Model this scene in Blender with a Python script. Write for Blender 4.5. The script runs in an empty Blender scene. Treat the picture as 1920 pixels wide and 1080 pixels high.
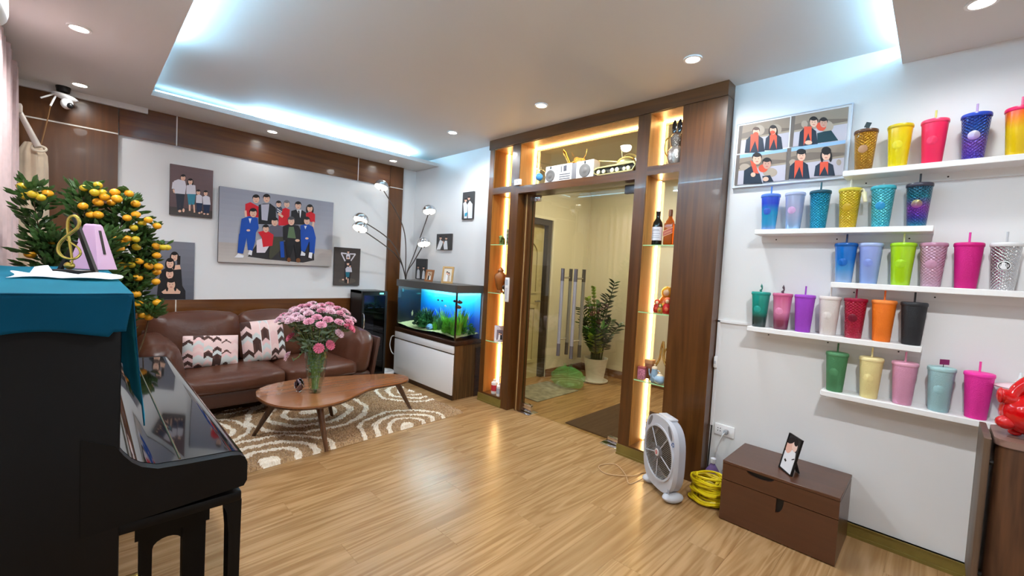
import bpy, bmesh, math, random
from mathutils import Vector, Matrix, Euler
random.seed(7)
S = bpy.context.scene
COL = S.collection
PI = math.pi

# ------------------------------------------------------------------ camera
def make_camera():
    yaw, pitch, roll = math.radians(44.864), math.radians(-2.576), math.radians(3.081)
    fw = Vector((math.cos(yaw)*math.cos(pitch), math.sin(yaw)*math.cos(pitch), math.sin(pitch)))
    rt = Vector((math.sin(yaw), -math.cos(yaw), 0))
    up = rt.cross(fw)
    r = rt*math.cos(roll) + up*math.sin(roll)
    u = -rt*math.sin(roll) + up*math.cos(roll)
    cd = bpy.data.cameras.new('camera')
    cd.sensor_width = 36.0
    cd.lens = 804.08/1920*36
    cd.clip_start = 0.02
    co = bpy.data.objects.new('camera', cd)
    m = Matrix(((r.x, u.x, -fw.x, 0), (r.y, u.y, -fw.y, 0), (r.z, u.z, -fw.z, 1.4), (0, 0, 0, 1)))
    co.matrix_world = m
    COL.objects.link(co)
    S.camera = co
make_camera()

# ------------------------------------------------------------------ world, exposure
W_ = bpy.data.worlds.new('night_world'); S.world = W_
W_.use_nodes = True
W_.node_tree.nodes['Background'].inputs[0].default_value = (0.02, 0.025, 0.035, 1)
W_.node_tree.nodes['Background'].inputs[1].default_value = 0.3
S.view_settings.view_transform = 'Standard'
S.view_settings.look = 'None'
S.view_settings.gamma = 1.0
S.view_settings.exposure = 0.42
S.view_settings.use_curve_mapping = False

def lin(v):
    v /= 255.0
    return v/12.92 if v <= 0.04045 else ((v+0.055)/1.055)**2.4
def rgb(r, g, b): return (lin(r), lin(g), lin(b), 1.0)

DOWN_E = 30.0      # ceiling downlights (spot, W)
COVE_S = 110.0      # blue-white cove tape (emission)
WARM_S = 26.0      # warm niche tape
HALL_E = 15.0
def lamp(name, kind, loc, energy, color, **kw):
    ld = bpy.data.lights.new(name, kind)
    ld.energy = energy; ld.color = color
    for k, v in kw.items(): setattr(ld, k, v)
    o = bpy.data.objects.new(name, ld); o.location = loc
    COL.objects.link(o)
    return o
WARM = (0.94, 0.975, 1.0)
SOFFIT = [(-0.02, 3.46, 1.5), (-0.02, 4.64, 0.2), (1.29, 4.66, 0.13), (2.59, 4.67, 0.13), (2.61, -0.04, 0.35), (-0.02, 2.2, 2.3), (1.3, -0.05, 3.2)]  # last two are unseen downlights added as fill light
HIGH = [(2.55, 3.47, 1.3), (2.55, 2.32, 1.4), (2.55, 1.13, 1.0)]
for i, (x, y, k) in enumerate(SOFFIT + HIGH):
    z = 2.6 if i < len(SOFFIT) else 2.7
    lamp('downlight_beam', 'SPOT', (x, y, z-0.02), DOWN_E*k, WARM, spot_size=2.9, spot_blend=0.6, shadow_soft_size=0.05)
lamp('hall_ceiling_lamp', 'AREA', (4.1, 2.6, 2.58), HALL_E, (1.0, 0.9, 0.70), shape='DISK', size=0.5)
lamp('hall_side_lamp', 'AREA', (4.3, 1.5, 2.58), HALL_E*0.5, (1.0, 0.94, 0.82), shape='DISK', size=0.4)

# ------------------------------------------------------------------ materials
MATS = {}
def nodes_of(m):
    m.use_nodes = True
    nt = m.node_tree
    return nt, nt.nodes, nt.links, nt.nodes['Principled BSDF']
def mat(name, col, rough=0.5, metal=0.0, emis=None, es=0.0, trans=0.0, ior=1.45, coat=0.0, spec=0.5,
        noise=None, bump=None, sheen=0.0, tint=None, alpha=1.0, weave=None):
    if name in MATS: return MATS[name]
    m = bpy.data.materials.new(name); nt, N, L, B = nodes_of(m)
    B.inputs['Base Color'].default_value = col
    B.inputs['Roughness'].default_value = rough
    B.inputs['Metallic'].default_value = metal
    B.inputs['IOR'].default_value = ior
    B.inputs['Transmission Weight'].default_value = trans
    B.inputs['Coat Weight'].default_value = coat
    B.inputs['Specular IOR Level'].default_value = spec
    B.inputs['Sheen Weight'].default_value = sheen
    B.inputs['Alpha'].default_value = alpha
    if tint: B.inputs['Sheen Tint'].default_value = tint; B.inputs['Sheen Roughness'].default_value = 0.35
    if emis:
        B.inputs['Emission Color'].default_value = emis
        B.inputs['Emission Strength'].default_value = es
    tc = N.new('ShaderNodeTexCoord')
    if noise:
        sc, amt = noise
        n = N.new('ShaderNodeTexNoise'); n.inputs['Scale'].default_value = sc; n.inputs['Detail'].default_value = 4
        L.new(tc.outputs['Object'], n.inputs['Vector'])
        r = N.new('ShaderNodeValToRGB')
        r.color_ramp.elements[0].position = 0.3; r.color_ramp.elements[1].position = 0.7
        d = tuple(max(0, x*(1-amt)) for x in col[:3])+(1,)
        b = tuple(min(1, x*(1+amt*0.6)) for x in col[:3])+(1,)
        r.color_ramp.elements[0].color = d; r.color_ramp.elements[1].color = b
        L.new(n.outputs['Fac'], r.inputs['Fac']); L.new(r.outputs['Color'], B.inputs['Base Color'])
    if bump:
        sc, st = bump
        n = N.new('ShaderNodeTexNoise'); n.inputs['Scale'].default_value = sc; n.inputs['Detail'].default_value = 5
        L.new(tc.outputs['Object'], n.inputs['Vector'])
        bp = N.new('ShaderNodeBump'); bp.inputs['Strength'].default_value = st; bp.inputs['Distance'].default_value = 0.01
        L.new(n.outputs['Fac'], bp.inputs['Height']); L.new(bp.outputs['Normal'], B.inputs['Normal'])
    if weave:
        sc, st = weave
        n = N.new('ShaderNodeTexVoronoi'); n.inputs['Scale'].default_value = sc
        L.new(tc.outputs['Object'], n.inputs['Vector'])
        bp = N.new('ShaderNodeBump'); bp.inputs['Strength'].default_value = st; bp.inputs['Distance'].default_value = 0.004
        L.new(n.outputs['Distance'], bp.inputs['Height']); L.new(bp.outputs['Normal'], B.inputs['Normal'])
    MATS[name] = m
    return m
def wood(name, dark, light, axis=2, scale=1.0, rough=0.3, coat=0.0, rnd=0.0, spec=0.5, rings=1.0):
    """grain running along the given object axis"""
    if name in MATS: return MATS[name]
    m = bpy.data.materials.new(name); nt, N, L, B = nodes_of(m)
    tc = N.new('ShaderNodeTexCoord'); mp = N.new('ShaderNodeMapping')
    sc = [9.0*scale]*3; sc[axis] = 0.55*scale
    mp.inputs['Scale'].default_value = sc
    L.new(tc.outputs['Object'], mp.inputs['Vector'])
    vec = mp.outputs['Vector']
    oi = None
    if rnd > 0:
        oi = N.new('ShaderNodeObjectInfo')
        va = N.new('ShaderNodeVectorMath'); va.operation = 'ADD'
        mu = N.new('ShaderNodeMath'); mu.operation = 'MULTIPLY'; mu.inputs[1].default_value = 37.0
        L.new(oi.outputs['Random'], mu.inputs[0])
        L.new(vec, va.inputs[0]); L.new(mu.outputs[0], va.inputs[1]); vec = va.outputs[0]
    n1 = N.new('ShaderNodeTexNoise'); n1.inputs['Scale'].default_value = 0.8; n1.inputs['Detail'].default_value = 3; n1.inputs['Distortion'].default_value = 1.4*rings
    n2 = N.new('ShaderNodeTexNoise'); n2.inputs['Scale'].default_value = 6.0; n2.inputs['Detail'].default_value = 6
    L.new(vec, n1.inputs['Vector']); L.new(vec, n2.inputs['Vector'])
    wv = N.new('ShaderNodeMath'); wv.operation = 'MULTIPLY'; wv.inputs[1].default_value = 26.0*rings
    L.new(n1.outputs['Fac'], wv.inputs[0])
    sn = N.new('ShaderNodeMath'); sn.operation = 'SINE'; L.new(wv.outputs[0], sn.inputs[0])
    a = N.new('ShaderNodeMath'); a.operation = 'MULTIPLY_ADD'; a.inputs[1].default_value = 0.16; a.inputs[2].default_value = 0.5
    L.new(sn.outputs[0], a.inputs[0])
    ad = N.new('ShaderNodeMath'); ad.operation = 'MULTIPLY_ADD'; ad.inputs[1].default_value = 0.75
    L.new(n2.outputs['Fac'], ad.inputs[0])
    sb = N.new('ShaderNodeMath'); sb.operation = 'SUBTRACT'; sb.inputs[1].default_value = 0.375
    L.new(a.outputs[0], sb.inputs[0]); L.new(sb.outputs[0], ad.inputs[2])
    r = N.new('ShaderNodeValToRGB')
    r.color_ramp.elements[0].position = 0.25; r.color_ramp.elements[1].position = 0.75
    r.color_ramp.elements[0].color = dark; r.color_ramp.elements[1].color = light
    L.new(ad.outputs[0], r.inputs['Fac'])
    if rnd > 0:
        hs = N.new('ShaderNodeHueSaturation')
        v = N.new('ShaderNodeMath'); v.operation = 'MULTIPLY_ADD'; v.inputs[1].default_value = rnd; v.inputs[2].default_value = 1-rnd/2
        L.new(oi.outputs['Random'], v.inputs[0]); L.new(v.outputs[0], hs.inputs['Value'])
        L.new(r.outputs['Color'], hs.inputs['Color']); L.new(hs.outputs['Color'], B.inputs['Base Color'])
    else:
        L.new(r.outputs['Color'], B.inputs['Base Color'])
    bp = N.new('ShaderNodeBump'); bp.inputs['Strength'].default_value = 0.06; bp.inputs['Distance'].default_value = 0.004
    L.new(n2.outputs['Fac'], bp.inputs['Height']); L.new(bp.outputs['Normal'], B.inputs['Normal'])
    B.inputs['Roughness'].default_value = rough
    B.inputs['Coat Weight'].default_value = coat
    B.inputs['Specular IOR Level'].default_value = spec
    MATS[name] = m
    return m
def ramp_mat(name, stops, axis=2, lo=0.0, hi=1.0, rough=0.25, metal=0.0, stud=0.0, coat=0.0, spec=0.5):
    """colour runs along one object axis from lo to hi (a dip-dyed cup, a printed film with lamp glow painted in)"""
    if name in MATS: return MATS[name]
    m = bpy.data.materials.new(name); nt, N, L, B = nodes_of(m)
    tc = N.new('ShaderNodeTexCoord'); sp = N.new('ShaderNodeSeparateXYZ')
    L.new(tc.outputs['Object'], sp.inputs[0])
    mr = N.new('ShaderNodeMapRange'); mr.inputs['From Min'].default_value = lo; mr.inputs['From Max'].default_value = hi
    L.new(sp.outputs[axis], mr.inputs['Value'])
    r = N.new('ShaderNodeValToRGB'); cr = r.color_ramp
    for i, (p, c) in enumerate(stops):
        e = cr.elements[i] if i < 2 else cr.elements.new(p)
        e.position = p; e.color = c
    L.new(mr.outputs[0], r.inputs['Fac']); L.new(r.outputs['Color'], B.inputs['Base Color'])
    B.inputs['Roughness'].default_value = rough; B.inputs['Metallic'].default_value = metal
    B.inputs['Coat Weight'].default_value = coat; B.inputs['Specular IOR Level'].default_value = spec
    if stud:
        # diamond studs: |sin(k*angle)|*|sin(k*z)| on the cup wall
        at = N.new('ShaderNodeMath'); at.operation = 'ARCTAN2'
        L.new(sp.outputs[1], at.inputs[0]); L.new(sp.outputs[0], at.inputs[1])
        def sine(src, k):
            a = N.new('ShaderNodeMath'); a.operation = 'MULTIPLY'; a.inputs[1].default_value = k; L.new(src, a.inputs[0])
            b = N.new('ShaderNodeMath'); b.operation = 'SINE'; L.new(a.outputs[0], b.inputs[0]); return b.outputs[0]
        mm = N.new('ShaderNodeMath'); mm.operation = 'MULTIPLY'
        L.new(sine(at.outputs[0], 16.0), mm.inputs[0]); L.new(sine(sp.outputs[2], 420.0), mm.inputs[1])
        bp = N.new('ShaderNodeBump'); bp.inputs['Strength'].default_value = stud; bp.inputs['Distance'].default_value = 0.004
        L.new(mm.outputs[0], bp.inputs['Height']); L.new(bp.outputs['Normal'], B.inputs['Normal'])
    MATS[name] = m
    return m
def glass(name, tint=(1, 1, 1, 1), refl=0.03, rough=0.0):
    """thin clear pane: mostly see-through, mirror-like by angle"""
    if name in MATS: return MATS[name]
    m = bpy.data.materials.new(name); m.use_nodes = True; nt = m.node_tree; N, L = nt.nodes, nt.links
    N.remove(N['Principled BSDF'])
    t = N.new('ShaderNodeBsdfTransparent'); t.inputs[0].default_value = tint
    g = N.new('ShaderNodeBsdfGlossy'); g.inputs['Roughness'].default_value = rough
    lw = N.new('ShaderNodeLayerWeight'); lw.inputs['Blend'].default_value = 0.5
    pw = N.new('ShaderNodeMath'); pw.operation = 'POWER'; pw.inputs[1].default_value = 5.0
    f = N.new('ShaderNodeMath'); f.operation = 'MULTIPLY_ADD'; f.inputs[1].default_value = 1-refl; f.inputs[2].default_value = refl
    L.new(lw.outputs['Facing'], pw.inputs[0]); L.new(pw.outputs[0], f.inputs[0])
    x = N.new('ShaderNodeMixShader')
    L.new(f.outputs[0], x.inputs[0]); L.new(t.outputs[0], x.inputs[1]); L.new(g.outputs[0], x.inputs[2])
    L.new(x.outputs[0], N['Material Output'].inputs['Surface'])
    MATS[name] = m
    return m
def glow(name, col, s):
    if name in MATS: return MATS[name]
    m = bpy.data.materials.new(name); m.use_nodes = True; nt = m.node_tree; N, L = nt.nodes, nt.links
    N.remove(N['Principled BSDF'])
    e = N.new('ShaderNodeEmission'); e.inputs[0].default_value = col; e.inputs[1].default_value = s
    L.new(e.outputs[0], N['Material Output'].inputs['Surface'])
    MATS[name] = m
    return m
def attr_mat(name, rough=0.4, spec=0.4, bump=None, sheen=0.0):
    if name in MATS: return MATS[name]
    m = bpy.data.materials.new(name); nt, N, L, B = nodes_of(m)
    a = N.new('ShaderNodeVertexColor'); a.layer_name = 'Col'
    L.new(a.outputs['Color'], B.inputs['Base Color'])
    B.inputs['Roughness'].default_value = rough; B.inputs['Specular IOR Level'].default_value = spec
    B.inputs['Sheen Weight'].default_value = sheen
    if bump:
        tc = N.new('ShaderNodeTexCoord'); n = N.new('ShaderNodeTexNoise'); n.inputs['Scale'].default_value = bump[0]
        L.new(tc.outputs['Object'], n.inputs['Vector'])
        bp = N.new('ShaderNodeBump'); bp.inputs['Strength'].default_value = bump[1]; bp.inputs['Distance'].default_value = 0.01
        L.new(n.outputs['Fac'], bp.inputs['Height']); L.new(bp.outputs['Normal'], B.inputs['Normal'])
    MATS[name] = m
    return m
WHITE = rgb(245, 245, 245)
m_wall = mat('wall_paint', rgb(234, 234, 234), 0.6, bump=(180, 0.03))
m_ceil = mat('ceiling_paint', rgb(222, 220, 218), 0.7)
m_hallwall = mat('hall_wall_paint', rgb(226, 220, 200), 0.6)
m_plank = wood('plank_wood', rgb(144, 108, 68), rgb(179, 141, 98), 0, 0.7, 0.27, 0.0, rnd=0.05, spec=0.34, rings=1.5)
m_walnut = wood('walnut_upright', rgb(74, 42, 14), rgb(98, 58, 22), 2, 0.9, 0.3, 0.1)
m_walnut_h = wood('walnut_level', rgb(74, 42, 14), rgb(98, 58, 22), 1, 0.9, 0.3, 0.1)
m_panel_x = wood('panel_wood_level', rgb(92, 52, 22), rgb(114, 68, 30), 0, 0.8, 0.25, 0.25)
m_panel_z = wood('panel_wood_upright', rgb(86, 50, 18), rgb(104, 62, 24), 2, 0.6, 0.3, 0.12)
m_table = wood('table_wood', rgb(148, 94, 58), rgb(160, 104, 66), 0, 0.8, 0.16, 0.5)
m_tableleg = wood('table_leg_wood', rgb(62, 38, 22), rgb(104, 68, 42), 2, 1.4, 0.35)
m_chest = wood('chest_wood', rgb(76, 42, 22), rgb(84, 48, 27), 1, 1.0, 0.3, spec=0.7)
m_glow_lining = wood('lining_led_glow', rgb(150, 100, 40), rgb(176, 120, 54), 2, 1.0, 0.45)  # niche wood with the warm LED glow put into its colour
m_olive = mat('olive_skirting', rgb(124, 106, 48), 0.35, noise=(12, 0.15))
m_chrome = mat('chrome', rgb(225, 225, 228), 0.12, 1.0)
m_steel = mat('brushed_steel', rgb(168, 168, 172), 0.3, 1.0)
m_black = mat('black_plastic', rgb(18, 18, 19), 0.4)
m_white = mat('white_plastic', rgb(240, 240, 240), 0.35)
m_whitemat = mat('white_lacquer', rgb(248, 248, 250), 0.28)
m_brass = mat('brass', rgb(196, 160, 84), 0.25, 1.0)
m_gold = mat('gold_resin', rgb(196, 172, 84), 0.25, 0.85)
m_glass = glass('clear_glass', (0.97, 0.985, 0.975, 1))
m_doorglass = glass('door_glass', (0.93, 0.93, 0.84, 1), 0.06)
m_glassedge = mat('green_glass_edge', rgb(150, 200, 150), 0.1, emis=rgb(190, 225, 140), es=0.12, spec=0.8)  # green edge given a faint glow of its own, though no lamp
m_led_warm = glow('warm_led_tape', (1.0, 0.64, 0.25, 1), WARM_S)
m_led_cove = glow('cove_led_tape', (0.36, 0.72, 1.0, 1), COVE_S)
m_bulb = glow('lamp_disc', (1.0, 0.9, 0.75, 1), 14.0)
m_print = attr_mat('photo_print', 0.45, 0.3)
m_col = attr_mat('painted_parts', 0.4, 0.4)

# ------------------------------------------------------------------ mesh helper
class MB:
    def __init__(s): s.v = []; s.f = []; s.c = []
    def add(s, vs, fs, col=None):
        o = len(s.v); s.v += [tuple(p) for p in vs]
        for f in fs: s.f.append(tuple(i+o for i in f)); s.c.append(col)
        return s
    def box(s, x0, x1, y0, y1, z0, z1, col=None):
        vs = [(x0,y0,z0),(x1,y0,z0),(x1,y1,z0),(x0,y1,z0),(x0,y0,z1),(x1,y0,z1),(x1,y1,z1),(x0,y1,z1)]
        return s.add(vs, [(0,3,2,1),(4,5,6,7),(0,1,5,4),(1,2,6,5),(2,3,7,6),(3,0,4,7)], col)
    def bm(s, b, col=None):
        b.verts.index_update()
        s.add([v.co for v in b.verts], [[v.index for v in f.verts] for f in b.faces], col); b.free(); return s
    def rbox(s, x0, x1, y0, y1, z0, z1, r=0.01, seg=2, col=None):
        b = bmesh.new(); bmesh.ops.create_cube(b, size=1.0)
        for v in b.verts: v.co = ((x0+x1)/2+v.co.x*(x1-x0), (y0+y1)/2+v.co.y*(y1-y0), (z0+z1)/2+v.co.z*(z1-z0))
        r = min(r, 0.49*min(x1-x0, y1-y0, z1-z0))
        bmesh.ops.bevel(b, geom=b.edges[:], offset=r, segments=seg, profile=0.5, affect='EDGES')
        return s.bm(b, col)
    def cushion(s, x0, x1, y0, y1, z0, z1, puff=0.03, r=0.03, n=8, col=None):
        """soft box: rounded and bulged, wrinkle added by caller's material"""
        b = bmesh.new(); bmesh.ops.create_cube(b, size=2.0)
        bmesh.ops.subdivide_edges(b, edges=b.edges[:], cuts=n, use_grid_fill=True)
        hx, hy, hz = (x1-x0)/2, (y1-y0)/2, (z1-z0)/2; c = Vector(((x0+x1)/2, (y0+y1)/2, (z0+z1)/2))
        for v in b.verts:
            p = v.co.copy(); a = [p.x*hx, p.y*hy, p.z*hz]; h = [hx, hy, hz]
            inner = [max(-h[i]+r, min(h[i]-r, a[i])) for i in range(3)]
            d = Vector((a[0]-inner[0], a[1]-inner[1], a[2]-inner[2]))
            if d.length > 1e-9: d = d.normalized()*min(d.length, r)
            q = Vector(inner)+d
            k = [1-abs(p[i])**2 for i in range(3)]
            for i in range(3):
                if abs(abs(p[i])-1) < 1e-6:
                    j, l = [t for t in range(3) if t != i]
                    q[i] += math.copysign(puff*k[j]*k[l], p[i])
            v.co = c+q
        return s.bm(b, col)
    def tube(s, pts, r, n=8, cap=True, col=None):
        pts = [Vector(p) for p in pts]; rs = r if isinstance(r, (list, tuple)) else [r]*len(pts)
        vs = []; fs = []; prev = None
        for i, p in enumerate(pts):
            t = (pts[min(i+1, len(pts)-1)]-pts[max(i-1, 0)])
            t = t.normalized() if t.length > 1e-9 else Vector((0, 0, 1))
            if prev is None:
                a = Vector((0, 0, 1)) if abs(t.z) < 0.9 else Vector((1, 0, 0))
                u = t.cross(a).normalized()
            else:
                u = prev-t*prev.dot(t); u = u.normalized() if u.length > 1e-6 else t.orthogonal().normalized()
            prev = u; w = t.cross(u)
            for k in range(n):
                an = 2*PI*k/n; vs.append(p+(u*math.cos(an)+w*math.sin(an))*rs[i])
        for i in range(len(pts)-1):
            for k in range(n):
                k2 = (k+1) % n; fs.append((i*n+k, i*n+k2, (i+1)*n+k2, (i+1)*n+k))
        if cap: fs.append(tuple(range(n))[::-1]); fs.append(tuple((len(pts)-1)*n+k for k in range(n)))
        return s.add(vs, fs, col)
    def lathe(s, prof, n=20, c=(0, 0, 0), cap0=True, cap1=True, col=None, sx=1.0, sy=1.0):
        vs = []; fs = []
        for r, z in prof:
            for k in range(n):
                a = 2*PI*k/n; vs.append((c[0]+r*sx*math.cos(a), c[1]+r*sy*math.sin(a), c[2]+z))
        m = len(prof)
        for i in range(m-1):
            for k in range(n):
                k2 = (k+1) % n; fs.append((i*n+k, i*n+k2, (i+1)*n+k2, (i+1)*n+k))
        if cap0: fs.append(tuple(range(n))[::-1])
        if cap1: fs.append(tuple((m-1)*n+k for k in range(n)))
        return s.add(vs, fs, col)
    def ball(s, c, r, nu=12, nv=8, col=None):
        rx, ry, rz = r if isinstance(r, (tuple, list)) else (r, r, r)
        vs = [(c[0], c[1], c[2]-rz)]; fs = []
        for i in range(1, nv):
            ph = -PI/2+PI*i/nv
            for k in range(nu):
                a = 2*PI*k/nu; vs.append((c[0]+rx*math.cos(ph)*math.cos(a), c[1]+ry*math.cos(ph)*math.sin(a), c[2]+rz*math.sin(ph)))
        vs.append((c[0], c[1], c[2]+rz))
        for k in range(nu): fs.append((0, 1+(k+1) % nu, 1+k))
        for i in range(nv-2):
            for k in range(nu):
                k2 = (k+1) % nu; fs.append((1+i*nu+k, 1+i*nu+k2, 1+(i+1)*nu+k2, 1+(i+1)*nu+k))
        t = len(vs)-1; b = 1+(nv-2)*nu
        for k in range(nu): fs.append((b+k, b+(k+1) % nu, t))
        return s.add(vs, fs, col)
    def prism(s, poly, a, b, fn=lambda u, v, w: (u, v, w), col=None):
        n = len(poly)
        vs = [fn(u, v, a) for u, v in poly]+[fn(u, v, b) for u, v in poly]
        fs = [tuple(range(n))[::-1], tuple(range(n, 2*n))]+[(i, (i+1) % n, n+(i+1) % n, n+i) for i in range(n)]
        return s.add(vs, fs, col)
    def ring(s, outer, inner, a, b, fn=lambda u, v, w: (u, v, w), col=None):
        n = len(outer)
        vs = [fn(u, v, a) for u, v in outer]+[fn(u, v, a) for u, v in inner]+[fn(u, v, b) for u, v in outer]+[fn(u, v, b) for u, v in inner]
        fs = []
        for i in range(n):
            j = (i+1) % n
            fs += [(i, n+i, n+j, j), (2*n+i, 2*n+j, 3*n+j, 3*n+i), (i, j, 2*n+j, 2*n+i), (n+i, 3*n+i, 3*n+j, n+j)]
        return s.add(vs, fs, col)
    def xf(s, m, start=0):
        for i in range(start, len(s.v)): s.v[i] = tuple(m @ Vector(s.v[i]))
        return s
    def mesh(s, name, m, inv=None, smooth=True, angle=0.7):
        me = bpy.data.meshes.new(name)
        vs = s.v if inv is None else [tuple(inv @ Vector(p)) for p in s.v]
        me.from_pydata(vs, [], s.f)
        if any(c is not None for c in s.c):
            ca = me.color_attributes.new('Col', 'FLOAT_COLOR', 'CORNER')
            data = []
            for p, c in zip(me.polygons, s.c):
                c = c or (1, 1, 1, 1)
                data += list(c)*p.loop_total
            ca.data.foreach_set('color', data)
        b = bmesh.new(); b.from_mesh(me); bmesh.ops.recalc_face_normals(b, faces=b.faces[:]) if len(s.f) < 30000 and not getattr(s, 'flat2d', False) else None
        b.to_mesh(me); b.free()
        if smooth:
            me.polygons.foreach_set('use_smooth', [True]*len(me.polygons))
            me.set_sharp_from_angle(angle=angle)
        me.materials.append(m)
        me.update()
        return me
WM = {}     # world matrices of the objects made here
def put(name, mb, m, parent=None, local=False, smooth=True, kind=None, label=None, angle=0.7):
    inv = None
    if parent is not None and not local: inv = WM[parent].inverted()
    me = mb.mesh(name, m, inv, smooth, angle)
    o = bpy.data.objects.new(name, me); COL.objects.link(o)
    if parent is not None: o.parent = parent; WM[o] = WM[parent]
    else: WM[o] = Matrix.Identity(4)
    if kind: o['kind'] = kind
    if label: o['label'] = label
    return o
def tag(o, label, cat, group=None, kind=None):
    o['label'] = label; o['category'] = cat
    if group: o['group'] = group
    if kind: o['kind'] = kind
    return o
def thing(name, label, cat, loc=(0, 0, 0), rz=0.0, group=None, kind=None, rot=None):
    o = bpy.data.objects.new(name, None); COL.objects.link(o)
    o.empty_display_size = 0.05
    e = Euler(rot) if rot else Euler((0, 0, rz))
    o.location = loc; o.rotation_euler = e
    WM[o] = Matrix.Translation(Vector(loc)) @ e.to_matrix().to_4x4()
    return tag(o, label, cat, group, kind)
def single(name, mb, m, label, cat, loc, group=None, kind=None, smooth=True):
    """one-mesh thing; shapes given in world coordinates, origin put at loc"""
    inv = Matrix.Translation(-Vector(loc))
    o = bpy.data.objects.new(name, mb.mesh(name, m, inv, smooth)); COL.objects.link(o)
    o.location = loc; WM[o] = Matrix.Translation(Vector(loc))
    return tag(o, label, cat, group, kind)
def dup(root, loc, rz=0.0, label=None, group=None, scale=None, rot=None):
    r = root.copy(); COL.objects.link(r); r.location = loc; r.rotation_euler = rot or (0, 0, rz)
    if scale: r.scale = scale
    if label: r['label'] = label
    if group: r['group'] = group
    for ch in list(root.children):
        c = ch.copy(); COL.objects.link(c); c.parent = r
        for g in ch.children:
            d = g.copy(); COL.objects.link(d); d.parent = c
    return r
def copy_part(o, parent, loc, rot=None, scale=None):
    c = o.copy(); COL.objects.link(c); c.parent = parent; c.location = loc
    if rot: c.rotation_euler = rot
    if scale: c.scale = scale
    return c
def struct(name, mb, m, label, cat, smooth=False):
    o = put(name, mb, m, smooth=smooth); o['kind'] = 'structure'; o['label'] = label; o['category'] = cat
    return o
def lerp(a, b, t): return a+(b-a)*t
def smoothpath(pts, n=8):
    """Catmull-Rom"""
    P = [Vector(p) for p in pts]; out = []
    for i in range(len(P)-1):
        p0, p1, p2, p3 = P[max(i-1, 0)], P[i], P[i+1], P[min(i+2, len(P)-1)]
        for k in range(n):
            t = k/n
            out.append(0.5*((2*p1)+(p2-p0)*t+(2*p0-5*p1+4*p2-p3)*t*t+(3*p1-p0-3*p2+p3)*t*t*t))
    out.append(P[-1]); return out

# ================================================================== ROOM SHELL
X0, XW, Y0, YB, ZC = -0.42, 3.08, -1.7, 4.95, 2.7
fl = struct('floor', MB().box(X0-0.1, 5.4, Y0-0.1, YB+0.1, -0.06, -0.012), m_plank, 'honey coloured laminate plank floor of the living room and hall', 'floor')
pl = MB().rbox(0, 1.1995, 0, 0.1897, -0.012, 0, 0.0006, 1)
plank0 = None
row = 0; y = Y0-0.1
while y < YB+0.1:
    x = X0-0.1-((row*0.43) % 1.2)
    while x < 5.4:
        if plank0 is None:
            plank0 = put('plank', pl, m_plank, fl, local=True); plank0.location = (x, y, 0)
        else: copy_part(plank0, fl, (x, y, 0))
        x += 1.2
    y += 0.19; row += 1
struct('ceiling', MB().box(X0-0.1, XW+0.15, Y0-0.1, YB+0.1, ZC, ZC+0.05), m_ceil, 'flat white plaster ceiling over the middle of the living room', 'ceiling')
# dropped border with a lip, open slot above it holds the LED tape
def soffit(n, lip, back, label):
    mb = MB().box(*lip, 2.6, 2.64).box(*back, 2.64, ZC)
    return struct('trim_%d' % n, mb, m_ceil, label, 'ceiling border')
soffit(1, (X0, 0.37, Y0, YB), (X0, 0.13, Y0, YB), 'dropped ceiling border along the curtain side above the piano')
soffit(2, (0.37, XW, 4.45, YB), (0.13, XW, 4.69, YB), 'dropped ceiling border above the brown sofa wall')
soffit(3, (0.37, XW, Y0, 0.225), (0.13, XW, Y0, -0.02), 'dropped ceiling border at the right above the cup shelves')
def tape(n, b, label):
    t = single('led_tape', MB().box(*b), m_led_cove if n < 3 else glow('cove_led_right', (0.36, 0.72, 1.0, 1), COVE_S*0.5), label, 'light strip', (b[0], b[2], b[4]))
tape(1, (0.30, 0.325, 0.6, 3.4, 2.645, 2.665), 'blue white light strip hidden in the ceiling cove above the piano')
tape(2, (1.1, 2.7, 4.50, 4.525, 2.645, 2.665), 'blue white light strip hidden in the ceiling cove above the sofa')
m_led_dim = glow('cove_led_dim', (0.36, 0.72, 1.0, 1), COVE_S*0.05)
def dim(b, label): single('led_tape', MB().box(*b), m_led_dim, label, 'light strip', (b[0], b[2], b[4]))
dim((0.30, 0.325, 3.42, 4.4, 2.645, 2.665), 'dimmer end of the light strip in the cove above the kumquat tree')
dim((0.40, 1.08, 4.50, 4.525, 2.645, 2.665), 'dimmer left end of the light strip in the cove above the sofa')
tape(3, (0.6, 3.0, 0.15, 0.175, 2.645, 2.665), 'blue white light strip hidden in the ceiling cove over the cup wall')
struct('wall_left', MB().box(X0-0.1, X0, Y0, YB, 0, ZC), m_wall, 'white painted wall behind the piano and curtain', 'wall')
struct('wall_back', MB().box(X0-0.1, XW+0.12, YB, YB+0.1, 0, ZC), m_wall, 'white painted wall behind the brown sofa hung with family photos', 'wall')
struct('wall_near', MB().box(X0-0.1, XW+0.12, Y0-0.1, Y0, 0, ZC), m_wall, 'white painted wall at the near end of the living room', 'wall')
struct('wall_right', MB().box(XW, XW+0.12, Y0, 1.06, 0, ZC), m_wall, 'white painted wall carrying the cup shelves', 'wall')
struct('wall_corner', MB().box(XW, XW+0.12, 3.38, YB, 0, ZC), m_wall, 'white painted wall behind the fish tank with small photos', 'wall')
struct('baseboard_right', MB().box(3.062, 3.08, Y0, 1.05, 0, 0.075).box(3.056, 3.08, Y0, 1.05, 0, 0.018).box(3.058, 3.08, Y0, 1.05, 0.066, 0.075), m_olive, 'olive brown baseboard under the cup wall', 'baseboard')
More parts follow.
